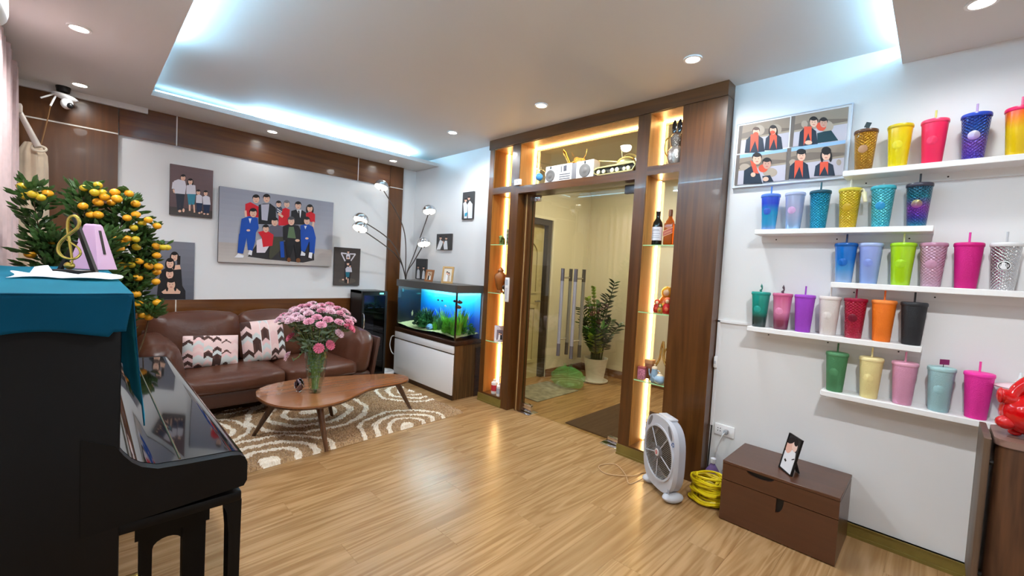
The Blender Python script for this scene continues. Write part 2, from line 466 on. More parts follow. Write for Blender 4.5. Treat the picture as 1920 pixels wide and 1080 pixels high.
# hall behind the glass door
struct('wall_hall_back', MB().box(5.12, 5.22, -0.3, 3.7, 0, 2.62), m_hallwall, 'cream hall wall behind the potted plant', 'wall')
struct('wall_hall_left', MB().box(4.32, 5.12, 3.6, 3.72, 0, 2.62).box(3.2, 4.32, 3.6, 3.72, 2.05, 2.62).box(3.2, 3.36, 3.6, 3.72, 0, 2.05), m_hallwall, 'cream hall wall with the dark framed doorway', 'wall')
struct('wall_hall_right', MB().box(3.2, 5.12, -0.3, -0.2, 0, 2.62), m_hallwall, 'cream hall end wall on the right of the glass door', 'wall')
struct('wall_hall_front', MB().box(3.2, 3.21, -0.2, 1.05, 0, 2.62), m_hallwall, 'hall side of the cup wall', 'wall')
struct('ceiling_hall', MB().box(3.2, 5.2, -0.3, 3.72, 2.62, 2.67), m_ceil, 'white ceiling of the hall behind the glass door', 'ceiling')
struct('baseboard_hall', MB().box(5.105, 5.12, -0.2, 3.6, 0, 0.1).box(4.32, 5.105, 3.585, 3.6, 0, 0.1), mat('hall_skirting', rgb(120, 78, 42), 0.4), 'brown wooden baseboard along the hall walls', 'baseboard')
dr = thing('door_2', 'cream panelled hall door in a dark frame beyond the glass door', 'door', (3.84, 3.68, 0), kind='structure')
m_dframe = mat('dark_door_frame', rgb(62, 54, 46), 0.4)
put('door_frame', MB().box(4.25, 4.32, 3.62, 3.72, 0, 2.05).box(3.36, 3.43, 3.62, 3.72, 0, 2.05).box(3.43, 4.25, 3.62, 3.72, 1.98, 2.05), m_dframe, dr, smooth=False)
put('door_leaf', MB().box(3.43, 4.25, 3.69, 3.72, 0, 1.98), mat('door_cream', rgb(196, 184, 140), 0.4), dr, smooth=False)
ar = [(3.52, 1.1)]+[(3.84-0.32*math.cos(a), 1.62+0.2*math.sin(a)) for a in [PI*i/10 for i in range(11)]]+[(4.16, 1.1)]
ai = [(3.84+(u-3.84)*0.9, 1.4+(v-1.4)*0.93) for u, v in ar]
put('door_panel', MB().ring(ar, ai, 3.675, 3.69, lambda u, v, w: (u, w, v)), MATS['door_cream'], dr)
put('door_panel', MB().ring([(3.52,0.2),(4.16,0.2),(4.16,0.95),(3.52,0.95)], [(3.56,0.24),(4.12,0.24),(4.12,0.91),(3.56,0.91)], 3.675, 3.69, lambda u, v, w: (u, w, v)), MATS['door_cream'], dr, smooth=False)
put('door_handle', MB().tube([(4.2, 3.69, 1.0), (4.2, 3.65, 1.0), (4.1, 3.65, 1.0)], 0.009), m_steel, dr)

# ------------------------------------------------------------------ wood panelling on the sofa wall
YP = 4.93
pn = thing('wall_panelling', 'dark glossy wood panelling framing the white sofa wall', 'panelling', (1.5, YB, 0), kind='structure')
put('top_panel', MB().box(0.21, 0.588, YP, YB, 2.34, 2.6).box(0.596, 2.283, YP, YB, 2.34, 2.6).box(2.291, 2.88, YP, YB, 2.34, 2.6), m_panel_x, pn, smooth=False)
put('low_panel', MB().box(0.21, 0.603, YP, YB, 0, 0.95).box(0.611, 2.70, YP, YB, 0, 0.95), m_panel_x, pn, smooth=False)
put('side_panel', MB().box(2.70, 2.88, YP-0.012, YB, 0, 2.33).box(2.70, 2.88, YP-0.012, YB, 2.337, 2.6), m_panel_z, pn, smooth=False)
put('left_panel', MB().box(X0, 0.205, YP-0.012, YB, 0, 2.34).box(X0, 0.205, YP-0.012, YB, 2.347, 2.6), m_panel_z, pn, smooth=False)
m_line = mat('pale_metal_line', rgb(232, 226, 214), 0.3, 0.2)
for b in ((0.588, 0.596, 2.34, 2.6), (2.283, 2.291, 2.34, 2.6), (0.603, 0.611, 0.78, 0.95)):
    put('inlay_line', MB().box(b[0], b[1], YP-0.003, YP+0.004, b[2], b[3]), m_line, pn, smooth=False)
put('inlay_line', MB().box(2.70, 2.88, YP-0.015, YP+0.004, 2.329, 2.338), m_line, pn, smooth=False)
put('inlay_line', MB().box(X0, 0.205, YP-0.015, YP+0.004, 2.338, 2.348), m_line, pn, smooth=False)
struct('trim_4', MB().box(X0, 0.39, 4.885, 4.915, 2.555, 2.6), m_ceil, 'small ceiling drop over the left end of the wood panelling', 'ceiling border')

# ------------------------------------------------------------------ display partition with niches
XF, XD = 2.97, 3.2
fr = thing('display_partition', 'walnut display partition with lit niches around the glass door', 'display shelf', (XF, 2.2, 0))
put('left_post', MB().box(XF, XD, 3.31, 3.375, 0.08, 2.605), m_walnut, fr, smooth=False)
put('inner_left_post', MB().box(XF, XD, 2.94, 3.045, 0, 2.605), m_walnut, fr, smooth=False)
put('door_jamb', MB().box(3.06, 3.14, 2.86, 2.94, 0, 2.13), m_walnut, fr, smooth=False)
put('jamb_bead', MB().box(3.052, 3.06, 2.895, 2.905, 0, 2.13), mat('bead_wood', rgb(176, 140, 92), 0.4), fr, smooth=False)
put('inner_right_post', MB().box(XF, XD, 1.605, 1.70, 0.08, 2.605), m_walnut, fr, smooth=False)
put('wide_panel', MB().box(XF, XD, 1.062, 1.358, 0.0, 2.605), m_walnut, fr, smooth=False)
put('header', MB().box(XF-0.012, XD, 1.06, 3.38, 2.605, ZC), m_walnut_h, fr, smooth=False)
put('lintel', MB().box(XF, XD, 1.70, 2.94, 2.13, 2.197), m_walnut_h, fr, smooth=False)
put('niche_bar', MB().box(XF, XD, 1.358, 1.605, 2.148, 2.212), m_walnut_h, fr, smooth=False)
put('niche_bar', MB().box(XF, XD, 3.045, 3.31, 2.148, 2.212), m_walnut_h, fr, smooth=False)
put('niche_floor', MB().box(XF, XD, 1.358, 1.605, 0.03, 0.092), m_walnut_h, fr, smooth=False)
put('niche_floor', MB().box(XF, XD, 3.045, 3.31, 0.03, 0.1), m_walnut_h, fr, smooth=False)
put('kick_board', MB().box(XF-0.006, XF+0.02, 1.3, 1.705, 0, 0.08).box(XF-0.012, XF+0.02, 1.3, 1.705, 0, 0.016), m_olive, fr, smooth=False)
put('kick_board', MB().box(XF-0.006, XF+0.02, 3.03, 3.38, 0, 0.08).box(XF-0.012, XF+0.02, 3.03, 3.38, 0, 0.016), m_olive, fr, smooth=False)
put('niche_back', MB().box(XD-0.012, XD, 3.045, 3.31, 0.1, 2.605), m_walnut, fr, smooth=False)
m_shelfglass = glass('shelf_glass', (0.86, 0.96, 0.86, 1))
for y0, y1, zs in ((1.36, 1.603, (1.632, 1.13, 0.612)), (3.047, 3.308, (1.638, 1.145, 0.645))):
    for z in zs:
        g = put('glass_shelf', MB().box(XF+0.008, XD-0.02, y0, y1, z-0.008, z), m_shelfglass, fr, smooth=False)
        put('shelf_edge', MB().box(XF+0.004, XF+0.008, y0, y1, z-0.008, z), m_glassedge, g, smooth=False)
put('niche_glass', MB().box(XD-0.006, XD, 1.358, 1.605, 0.092, 2.575), m_glass, fr, smooth=False)
put('transom_glass', MB().box(XD-0.006, XD, 1.70, 2.94, 2.197, 2.575), m_doorglass, fr, smooth=False)
put('transom_back', MB().box(XD-0.006, XD, 1.70, 2.94, 2.575, 2.605), m_walnut_h, fr, smooth=False)
put('cornice_fillet', MB().box(XD-0.006, XD, 1.358, 1.605, 2.575, 2.605), m_walnut_h, fr, smooth=False)
for b in ((XF+0.004, XD-0.012, 3.304, 3.31, 0.1, 2.148), (XF+0.004, XD-0.012, 3.304, 3.31, 2.212, 2.605), (XF+0.004, XD-0.006, 1.599, 1.605, 0.092, 2.148), (XF+0.004, XD-0.006, 1.599, 1.605, 2.212, 2.605),
          (XF+0.004, XD-0.006, 2.934, 2.94, 2.197, 2.605), (XF+0.004, XD-0.006, 1.70, 2.934, 2.599, 2.605), (XF+0.004, XD-0.006, 1.358, 1.599, 2.599, 2.605), (XF+0.004, XD-0.012, 3.045, 3.304, 2.599, 2.605),
          (XF+0.004, XD-0.012, 3.045, 3.051, 0.1, 2.148), (XD-0.018, XD-0.012, 3.051, 3.304, 0.1, 2.148), (XD-0.018, XD-0.012, 3.051, 3.304, 2.212, 2.599)):
    put('added_glow_lining', MB().box(*b), m_glow_lining, fr, smooth=False)  # added panels; their orange tone stands in for LED light on walnut
def ledbar(*b): put('light_tape', MB().box(*b), m_led_warm, fr, smooth=False)
ledbar(3.160, 3.184, 1.586, 1.594, 0.10, 2.14); ledbar(3.160, 3.184, 1.586, 1.594, 2.215, 2.595)
ledbar(3.154, 3.178, 3.291, 3.299, 0.11, 2.14); ledbar(3.154, 3.178, 3.291, 3.299, 2.215, 2.595)
ledbar(3.160, 3.184, 2.921, 2.929, 2.20, 2.586); ledbar(3.160, 3.184, 1.705, 2.93, 2.587, 2.595)
ledbar(3.160, 3.184, 1.36, 1.585, 2.587, 2.595)

# ------------------------------------------------------------------ glass doors
XG = 3.10
m_handle = mat('handle_steel', rgb(176, 174, 178), 0.38, 0.6)
m_handle_d = mat('handle_end_steel', rgb(112, 106, 108), 0.4, 0.6)
def glass_door(n, y0, y1, hy, label):
    d = thing('door_%d' % n, label, 'door', (XG, (y0+y1)/2, 0), kind='structure')
    put('pane', MB().box(XG-0.005, XG+0.005, y0, y1, 0.012, 2.12), m_doorglass, d, smooth=False)
    put('pane_edge', MB().box(XG-0.0052, XG+0.0052, (y1 if n == 1 else y0-0.002), (y1+0.002 if n == 1 else y0), 0.012, 2.12), mat('dark_glass_edge', rgb(60, 66, 50), 0.2), d, smooth=False)
    for dx in (-0.06, 0.06):
        h = put('handle', MB().tube([(XG+dx, hy, 0.64), (XG+dx, hy, 1.425)], 0.016, 14), m_handle, d)
        for z0, z1 in ((0.638, 0.75), (1.315, 1.427)):
            put('handle_end', MB().tube([(XG+dx, hy, z0), (XG+dx, hy, z1)], 0.0168, 14), m_handle_d, h)
    for z in (0.79, 1.345):
        put('handle_stem', MB().tube([(XG-0.06, hy, z), (XG+0.06, hy, z)], 0.008, 10), m_chrome, d)
    return d
dl = glass_door(1, 2.326, 2.855, 2.395, 'left clear glass door leaf with tubular steel handle')
put('hinge_clamp', MB().rbox(XG-0.018, XG+0.018, 2.72, 2.858, 0.015, 0.085, 0.004), m_chrome, dl)
put('hinge_clamp', MB().rbox(XG-0.018, XG+0.018, 2.76, 2.858, 2.06, 2.118, 0.004), m_chrome, dl)
dr_ = glass_door(3, 1.705, 2.318, 2.25, 'right clear glass door leaf with tubular steel handle')
put('hinge_clamp', MB().rbox(XG-0.018, XG+0.018, 1.705, 1.85, 2.05, 2.12, 0.004), m_handle_d, dr_)
put('hinge_clamp', MB().rbox(XG-0.018, XG+0.018, 1.705, 1.86, 0.015, 0.06, 0.004), m_chrome, dr_)
for y0, y1, lb in ((2.70, 2.90, 'steel floor spring plate under the left glass door leaf'), (1.71, 1.90, 'steel floor spring plate under the right glass door leaf')):
    single('floor_spring', MB().rbox(XG-0.07, XG+0.07, y0, y1, -0.002, 0.006, 0.002), m_chrome, lb, 'door hinge', (XG, (y0+y1)/2, 0))
single('door_mat', MB().rbox(3.16, 4.15, 1.60, 2.36, 0, 0.012, 0.005), mat('brown_mat', rgb(70, 46, 30), 0.9, bump=(300, 0.5)), 'large dark brown door mat behind the glass door', 'mat', (3.6, 2.0, 0))
single('hall_rug', MB().rbox(3.42, 4.15, 2.93, 3.42, 0, 0.012, 0.005), mat('grey_mat', rgb(150, 148, 132), 0.9, noise=(14, 0.35)), 'small grey patterned mat by the hall door', 'mat', (3.8, 3.2, 0))

# ------------------------------------------------------------------ downlights
ring_o = [(0.052*math.cos(a), 0.052*math.sin(a)) for a in [2*PI*i/24 for i in range(24)]]
ring_i = [(0.040*math.cos(a), 0.040*math.sin(a)) for a in [2*PI*i/24 for i in range(24)]]
dlabels = ['downlight in the left ceiling border, nearest to the camera of two', 'downlight in the left ceiling border near the security camera',
  'downlight in the sofa wall border above the large family photo', 'downlight in the sofa wall border near the fish tank corner', 'downlight in the right ceiling border above the cup shelves',
  'unseen fill downlight added in the left border above the piano keys', 'unseen fill downlight added in the near border middle',
  'round downlight in the ceiling left of the partition, farthest of three', 'round downlight in the ceiling in front of the glass door, middle of three', 'round downlight in the ceiling in front of the wide walnut panel']
d0 = None
for i, (x, y, k_) in enumerate(SOFFIT+HIGH):
    z = 2.6 if i < len(SOFFIT) else 2.7
    if d0 is None:
        d0 = thing('downlight', dlabels[0], 'ceiling light', (x, y, z), group='recessed downlights')
        put('trim_ring', MB().ring(ring_o, ring_i, -0.008, 0.0), m_white, d0, local=True)
        put('lamp_lens', MB().prism(ring_i, -0.004, -0.001), m_bulb, d0, local=True, smooth=False)
    else: dup(d0, (x, y, z), label=dlabels[i])
for x, y, lb in ((4.1, 2.35, 'round hall ceiling light seen through the left part of the transom glass'), (4.1, 1.35, 'round hall ceiling light farther right in the hall')):
    dup(d0, (x, y, 2.619), label=lb, group='hall ceiling lights', scale=(1.6, 1.6, 1.2))

# ================================================================== PIANO
m_pblack = mat('piano_gloss_black', rgb(9, 9, 10), 0.06, coat=0.6, spec=0.6)
m_psatin = mat('piano_side_black', rgb(7, 7, 8), 0.4, spec=0.25)
PY0, PY1 = 1.38, 2.92
pia = thing('upright_piano', 'black upright piano draped with a teal cloth', 'piano', (-0.1, 2.15, 0))
prof = [(0.0,0.715),(0.0,0.95),(0.06,0.92),(0.075,0.893),(0.09,0.872),(0.108,0.856),(0.14,0.842),(0.2,0.837),(0.30,0.832),(0.322,0.828),(0.335,0.818),(0.341,0.802),(0.341,0.75),(0.333,0.735)]
put('case', MB().rbox(-0.29, 0.065, PY0+0.02, PY1-0.02, 0.06, 1.262, 0.006), m_psatin, pia)
put('side_panel', MB().rbox(-0.295, 0.068, PY0, PY0+0.03, 0.0, 1.268, 0.005), m_psatin, pia)
put('side_panel', MB().rbox(-0.295, 0.068, PY1-0.03, PY1, 0.0, 1.268, 0.005), m_psatin, pia)
put('top_lid', MB().rbox(-0.3, 0.078, PY0-0.008, PY1+0.008, 1.268, 1.284, 0.005), m_psatin, pia)
def xz(u, v, w): return (u, w, v)
put('key_cheek', MB().prism(prof, PY0-0.002, PY0+0.03, xz), m_psatin, pia, angle=0.5)
put('key_cheek', MB().prism(prof, PY1-0.03, PY1+0.002, xz), m_psatin, pia, angle=0.5)
put('key_lid', MB().prism([(u, v+0.0015) for u, v in prof], PY0+0.0305, PY1-0.0305, xz), m_pblack, pia, angle=0.5)
put('lid_hinge', MB().tube([(0.19, PY0+0.04, 0.8395), (0.19, PY1-0.04, 0.8395)], 0.0028, 8), mat('hinge_brass', rgb(190, 170, 130), 0.25, 1.0), pia)
put('key_bed', MB().rbox(0.05, 0.33, PY0+0.005, PY1-0.005, 0.69, 0.718, 0.004), m_psatin, pia)
for y in (PY0+0.012, PY1-0.072):
    put('front_leg', MB().prism([(0.285,0.69),(0.332,0.69),(0.331,0.60),(0.326,0.03),(0.305,0.03),(0.301,0.60),(0.296,0.66)], y, y+0.055, xz), m_psatin, pia, smooth=False)
    put('toe_block', MB().rbox(0.03, 0.34, y-0.005, y+0.06, 0.0, 0.045, 0.006), m_psatin, pia)
for i in range(3):
    put('pedal', MB().rbox(0.06, 0.17, 2.04+i*0.08, 2.075+i*0.08, 0.07, 0.085, 0.005), m_brass, pia)
# bench pushed under the keys
be = thing('piano_stool', 'black rectangular piano stool pushed under the keyboard', 'stool', (0.22, 1.75, 0))
put('seat', MB().prism([(0.112, 1.595), (0.292, 1.595), (0.33, 1.925), (0.145, 1.925)], 0.55, 0.60), m_psatin, be, smooth=False)
for x, w, y in ((0.123, 0.03, 1.605), (0.2245, 0.06, 1.605), (0.152, 0.026, 1.87), (0.272, 0.048, 1.87)):
    put('leg', MB().prism([(x+0.003, 0.0), (x+w-0.003, 0.0), (x+w, 0.5505), (x, 0.5505)], y, y+0.04, xz), m_psatin, be, smooth=False)
for dx, y in ((0, 1.61), (0.03, 1.88)):
    arch = [(0.124, 0.55), (0.124, 0.50)]+[(0.189-0.0355*math.cos(a), 0.505+0.025*math.sin(a)) for a in [PI*i/8 for i in range(9)]]+[(0.284, 0.50), (0.284, 0.55)]
    put('apron', MB().prism([(u+dx, v) for u, v in arch], y, y+0.025, xz), m_psatin, be, smooth=False)

# teal cloth, one sheet with a front fall and a near side fall
m_teal = mat('teal_velvet', rgb(5, 62, 86), 0.8, sheen=1.0, tint=rgb(60, 190, 225), noise=(5, 0.12), spec=0.1)
cl = MB()
NY, NX = 70, 40
def cloth_pt(i, j):
    y = lerp(1.372, 3.0, i/NY); s = j/NX
    wob = 0.5*math.sin(y*9)+0.5*math.sin(y*17+1)
    if s < 0.5:
        t = s/0.5; return (lerp(-0.30, 0.078, t), y, 1.288+0.003*math.sin(t*9+y*5)*math.sin(y*7))
    t = (s-0.5)/0.5; drop = 0.34+0.02*math.sin(y*3)
    z = 1.288-t*drop
    return (0.086+0.020*t+0.006*t*wob+0.006*t*t, y-0.01*t*math.sin(y*6), z)
vs = [cloth_pt(i, j) for i in range(NY+1) for j in range(NX+1)]
fs = [(i*(NX+1)+j, i*(NX+1)+j+1, (i+1)*(NX+1)+j+1, (i+1)*(NX+1)+j) for i in range(NY) for j in range(NX)]
cl.add(vs, fs)
vs = []; NZ = 10
for i in range(41):
    x = lerp(-0.30, 0.088, i/40)
    for j in range(NZ+1):
        t = j/NZ
        drop = 0.088+0.01*math.sin(x*20)-(0.012 if x > 0.05 else 0)
        vs.append((x-0.012*t*(1 if x > 0.03 else 0)*max(0, (x-0.03)/0.05), 1.372-0.012*t-0.006*t*math.sin(x*30), 1.288-drop*t))
fs = [(i*(NZ+1)+j, i*(NZ+1)+j+1, (i+1)*(NZ+1)+j+1, (i+1)*(NZ+1)+j) for i in range(40) for j in range(NZ)]
cl.add(vs, fs)
ck = single('piano_cloth', cl, m_teal, 'teal velvet cloth draped over the top of the black piano', 'cloth', (-0.1, 2.15, 1.288))
so = ck.modifiers.new('thick', 'SOLIDIFY'); so.thickness = 0.003; so.offset = 1.0

# things on the piano
ZP = 1.2925
mb = MB(); vs = []; nA, nB = 24, 8
for i in range(nA+1):
    for j in range(nB+1):
        u, v = i/nA, j/nB
        x = lerp(-0.155, 0.09, u)+0.01*math.sin(v*5); y = lerp(1.90, 2.16, v)-0.05*(1-u)*0+0.02*math.sin(u*6)
        z = ZP+0.003+0.010*abs(math.sin(u*7+v*2))*(0.4+0.6*v)+(0.02 if 0.2 < u < 0.35 else 0)*v
        vs.append((x, y, z))
fs = [(i*(nB+1)+j, (i+1)*(nB+1)+j, (i+1)*(nB+1)+j+1, i*(nB+1)+j+1) for i in range(nA) for j in range(nB)]
mb.add(vs, fs)
pp = single('folded_paper', mb, mat('pale_paper', rgb(226, 236, 244), 0.5), 'crumpled white paper sheet lying on the teal cloth', 'paper', (-0.03, 2.0, ZP))
so = pp.modifiers.new('thick', 'SOLIDIFY'); so.thickness = 0.0015
tr = thing('treble_clef_trophy', 'gold treble clef trophy on a black triangular stand', 'trophy', (-0.02, 2.23, ZP+0.0), rz=-0.75)
put('base', MB().rbox(-0.055, 0.055, -0.03, 0.03, 0, 0.018, 0.003), m_black, tr, local=True)
put('strut', MB().prism([(-0.068, 0.004), (-0.055, 0.004), (0.002, 0.12), (-0.006, 0.125)], 0.0, 0.012, xz), m_black, tr, local=True, smooth=False)
put('strut', MB().prism([(0.068, 0.004), (0.05, 0.004), (-0.022, 0.21), (-0.018, 0.225)], 0.012, 0.024, xz), m_black, tr, local=True, smooth=False)
clef = smoothpath([(-0.012,-0.015,0.125),(0.008,-0.015,0.112),(0.030,-0.015,0.095),(0.034,-0.015,0.075),(0.012,-0.015,0.058),(-0.024,-0.015,0.062),(-0.042,-0.015,0.085),(-0.034,-0.015,0.115),(-0.004,-0.015,0.145),(0.024,-0.015,0.170),(0.030,-0.015,0.195),(0.014,-0.015,0.212),(-0.006,-0.015,0.200),(-0.010,-0.015,0.165),(-0.002,-0.015,0.11),(0.006,-0.015,0.05),(-0.004,-0.015,0.026),(-0.018,-0.015,0.03)], 6)
put('clef', MB().tube(clef, [0.0025+0.003*math.sin(PI*i/(len(clef)-1)) for i in range(len(clef))], 8), m_gold, tr, local=True)
put('ball', MB().ball((-0.006, -0.012, 0.033), (0.018, 0.012, 0.014)), m_gold, tr, local=True)
me_ = thing('metronome', 'lilac pyramid metronome standing behind the gold trophy', 'metronome', (0.035, 2.76, ZP), rz=-0.75)
m_lilac = mat('lilac_plastic', rgb(208, 172, 206), 0.35)
def frustum(x0, y0, z0, x1, y1, z1):
    return MB().add([(-x0,-y0,z0),(x0,-y0,z0),(x0,y0,z0),(-x0,y0,z0),(-x1,-y1,z1),(x1,-y1,z1),(x1,y1,z1),(-x1,y1,z1)], [(0,3,2,1),(4,5,6,7),(0,1,5,4),(1,2,6,5),(2,3,7,6),(3,0,4,7)])
put('body', frustum(0.066, 0.05, 0.003, 0.024, 0.02, 0.2), m_lilac, me_, local=True, smooth=False)
put('cap', frustum(0.024, 0.02, 0.2, 0.019, 0.015, 0.208), m_lilac, me_, local=True, smooth=False)
sl = MB().box(-0.006, 0.006, -0.002, 0.002, 0, 0.11); sl.xf(Matrix.Translation((0.0515, 0.0, 0.072)) @ Matrix.Rotation(-0.21, 4, 'Y') @ Matrix.Rotation(PI/2, 4, 'Z'))
put('slot', sl, m_black, me_, local=True, smooth=False)

# ================================================================== CURTAINS, ROD, AIR CONDITIONER, CAMERA
m_curt = mat('pink_curtain', rgb(214, 186, 184), 0.8, sheen=0.3, noise=(20, 0.1))
mb = MB(); vs = []; n = 260
for i in range(n+1):
    y = lerp(2.3, 4.64, i/n); x = -0.345+0.028*math.sin(y*52)+0.008*math.sin(y*119+1)
    for z in (0.03, 0.9, 1.8, 2.58): vs.append((x+0.004*math.sin(z*3+y*20), y, z))
fs = [(i*4+k, (i+1)*4+k, (i+1)*4+k+1, i*4+k+1) for i in range(n) for k in range(3)]
mb.add(vs, fs)
o = single('pleated_curtain', mb, m_curt, 'pale pink pleated curtain hanging along the left wall', 'curtain', (-0.345, 3.5, 0.03))
m_cream = mat('cream_cloth', rgb(218, 196, 168), 0.85, sheen=0.3, noise=(9, 0.12))
ec = thing('eyelet_curtain', 'cream eyelet curtain bunched at the window corner on a pale rod', 'curtain', (-0.265, 4.775, 0.1))
mb = MB(); vs = []; nz = 26; na = 60
def cx(a): return 0.115*math.cos(a)
for k in range(nz+1):
    z = lerp(0.1, 2.128, k/nz); t = k/nz
    top = 1.0 if t < 0.94 else math.sqrt(max(0.0, 1-((t-0.94)/0.07)**2))
    for i in range(na):
        a = 2*PI*i/na
        r = 1+0.10*math.sin(5*a+0.5)*(1-0.5*t)+0.05*math.sin(11*a+z*1.5)
        vs.append((-0.265+0.088*math.cos(a)*r*top*(0.9+0.15*(1-t)), 4.775+0.115*math.sin(a)*r*top, z))
fs = [(k*na+i, k*na+(i+1) % na, (k+1)*na+(i+1) % na, (k+1)*na+i) for k in range(nz) for i in range(na)]
fs.append(tuple(nz*na+i for i in range(na)))
mb.add(vs, fs); put('fabric', mb, m_cream, ec)
rr = []
for i in range(24):
    a = 2*PI*i/24; rr.append((-0.224+0.035*math.cos(a), 4.645+0.016*math.sin(a), 2.08+0.022*math.sin(a)))
put('eyelet', MB().tube(rr+[rr[0]], 0.008, 8), mat('cream_ring', rgb(236, 224, 200), 0.4), ec)
rod = thing('curtain_rod', 'pale rod with bracket running down into the cream eyelet curtain', 'curtain rod', (-0.33, 4.68, 2.33))
m_rod = mat('pale_rod', rgb(206, 196, 184), 0.4)
put('rod', MB().tube([(-0.338, 4.68, 2.367), (-0.227, 4.635, 2.086)], [0.014, 0.020], 12), m_rod, rod)
put('bracket', MB().rbox(-0.358, -0.306, 4.64, 4.71, 2.305, 2.372, 0.006), m_rod, rod)
put('bracket', MB().rbox(-0.42, -0.345, 4.67, 4.69, 2.315, 2.44, 0.006), m_rod, rod)
ac = thing('air_conditioner', 'white wall air conditioner above the curtain', 'air conditioner', (-0.33, 2.3, 2.3))
put('body', MB().rbox(-0.42, -0.222, 1.5, 2.86, 2.28, 2.57, 0.05, 4), m_white, ac)
put('flap', MB().rbox(-0.40, -0.25, 1.56, 2.8, 2.27, 2.285, 0.004), m_white, ac)
cam = thing('security_camera', 'white dome security camera with two antennas under the ceiling border', 'camera', (-0.11, 4.82, 2.6))
put('mount', MB().lathe([(0.036, -0.04), (0.042, -0.005), (0.042, 0)], 18, (-0.11, 4.83, 2.6)), m_black, cam)
sh = MB().ball((0, 0, 0), (0.075, 0.05, 0.022), 18, 8); sh.xf(Matrix.Translation((-0.1, 4.82, 2.525)) @ Matrix.Rotation(0.2, 4, 'Y'))
put('shade', sh, m_white, cam)
put('head', MB().ball((-0.09, 4.81, 2.475), (0.036, 0.034, 0.042), 16, 10), m_white, cam)
put('lens', MB().ball((-0.072, 4.785, 2.46), (0.020, 0.018, 0.022), 12, 8), m_black, cam)
put('antenna', MB().tube([(-0.15, 4.82, 2.535), (-0.225, 4.80, 2.475)], 0.006, 8), m_white, cam)
put('antenna', MB().tube([(-0.145, 4.815, 2.53), (-0.175, 4.79, 2.43)], 0.006, 8), m_white, cam)
put('cable', MB().tube(smoothpath([(-0.17, 4.84, 2.50), (-0.19, 4.88, 2.36), (-0.23, 4.89, 2.12)], 6), 0.004, 6), mat('tan_cable', rgb(150, 110, 70), 0.5), cam)

# ================================================================== KUMQUAT TREE
kt = thing('kumquat_tree', 'potted kumquat tree full of orange fruit behind the piano', 'tree', (0.07, 3.42, 0))
put('pot', MB().lathe([(0.12, 0), (0.17, 0.02), (0.20, 0.25), (0.215, 0.33), (0.20, 0.34), (0.18, 0.31)], 24, (0.07, 3.42, 0)), mat('pot_glaze', rgb(120, 60, 40), 0.25), kt)
put('soil', MB().lathe([(0.182, 0.30), (0.05, 0.315)], 16, (0.07, 3.42, 0)), mat('soil', rgb(60, 42, 30), 0.9), kt)
m_bark = mat('bark', rgb(92, 72, 50), 0.8, noise=(30, 0.3))
m_leaf = mat('dark_leaf', rgb(66, 100, 48), 0.4, noise=(9, 0.35))
BR = [[(0.05,3.42,0.3),(-0.02,3.42,0.8),(-0.12,3.40,1.2),(-0.19,3.38,1.68)],
      [(0.07,3.42,0.3),(0.05,3.42,0.9),(0.02,3.42,1.3),(0.0,3.42,1.70)],
      [(0.08,3.42,0.3),(0.1,3.42,0.8),(0.13,3.42,1.3),(0.18,3.42,1.66)],
      [(0.09,3.42,0.3),(0.16,3.4,0.75),(0.22,3.38,1.15),(0.255,3.36,1.50)],
      [(0.09,3.42,0.3),(0.18,3.38,0.6),(0.26,3.34,0.85),(0.29,3.32,1.05)],
      [(0.07,3.44,0.3),(0.08,3.5,0.8),(0.08,3.58,1.2),(0.07,3.56,1.55)],
      [(0.09,3.42,0.3),(0.2,3.44,0.9),(0.25,3.45,1.2),(0.285,3.42,1.36)],
      [(0.05,3.42,0.3),(-0.04,3.4,0.9),(-0.08,3.36,1.2),(-0.12,3.34,1.42)],
      [(0.06,3.40,0.3),(0.05,3.3,0.9),(0.06,3.22,1.2),(0.07,3.2,1.45)]]
put('trunk', MB().tube([(0.07, 3.42, 0.28), (0.075, 3.42, 0.45), (0.07, 3.42, 0.6)], [0.028, 0.022, 0.016], 8), m_bark, kt)
bp = []
for b in BR:
    sp = smoothpath(b, 8); bp.append(sp)
    put('branch', MB().tube(sp, [lerp(0.009, 0.002, i/(len(sp)-1)) for i in range(len(sp))], 6), m_bark, kt)
def leaf_mesh(L, Wd):
    return ([(0,0,0),(L*0.3,Wd*0.5,0.1*L*0.3),(L*0.3,-Wd*0.5,0.1*L*0.3),(L*0.7,Wd*0.42,0.02*L),(L*0.7,-Wd*0.42,0.02*L),(L,0,-0.06*L),(L*0.3,0,-0.01),(L*0.7,0,-0.012)], [(0,6,1),(0,2,6),(6,7,3,1),(2,4,7,6),(7,5,3),(4,5,7)])
def leaf_mat(p, out):
    d = Vector(out); d.normalize()
    up = Vector((0, 0, 1)); s_ = up.cross(d)
    if s_.length < 1e-3: s_ = Vector((1, 0, 0))
    s_.normalize(); n_ = d.cross(s_)
    return Matrix.Translation(p) @ Matrix((d, s_, n_)).transposed().to_4x4()
stuff = MB(); proto_leaf = None; nl = 0
rn = random.Random(3)
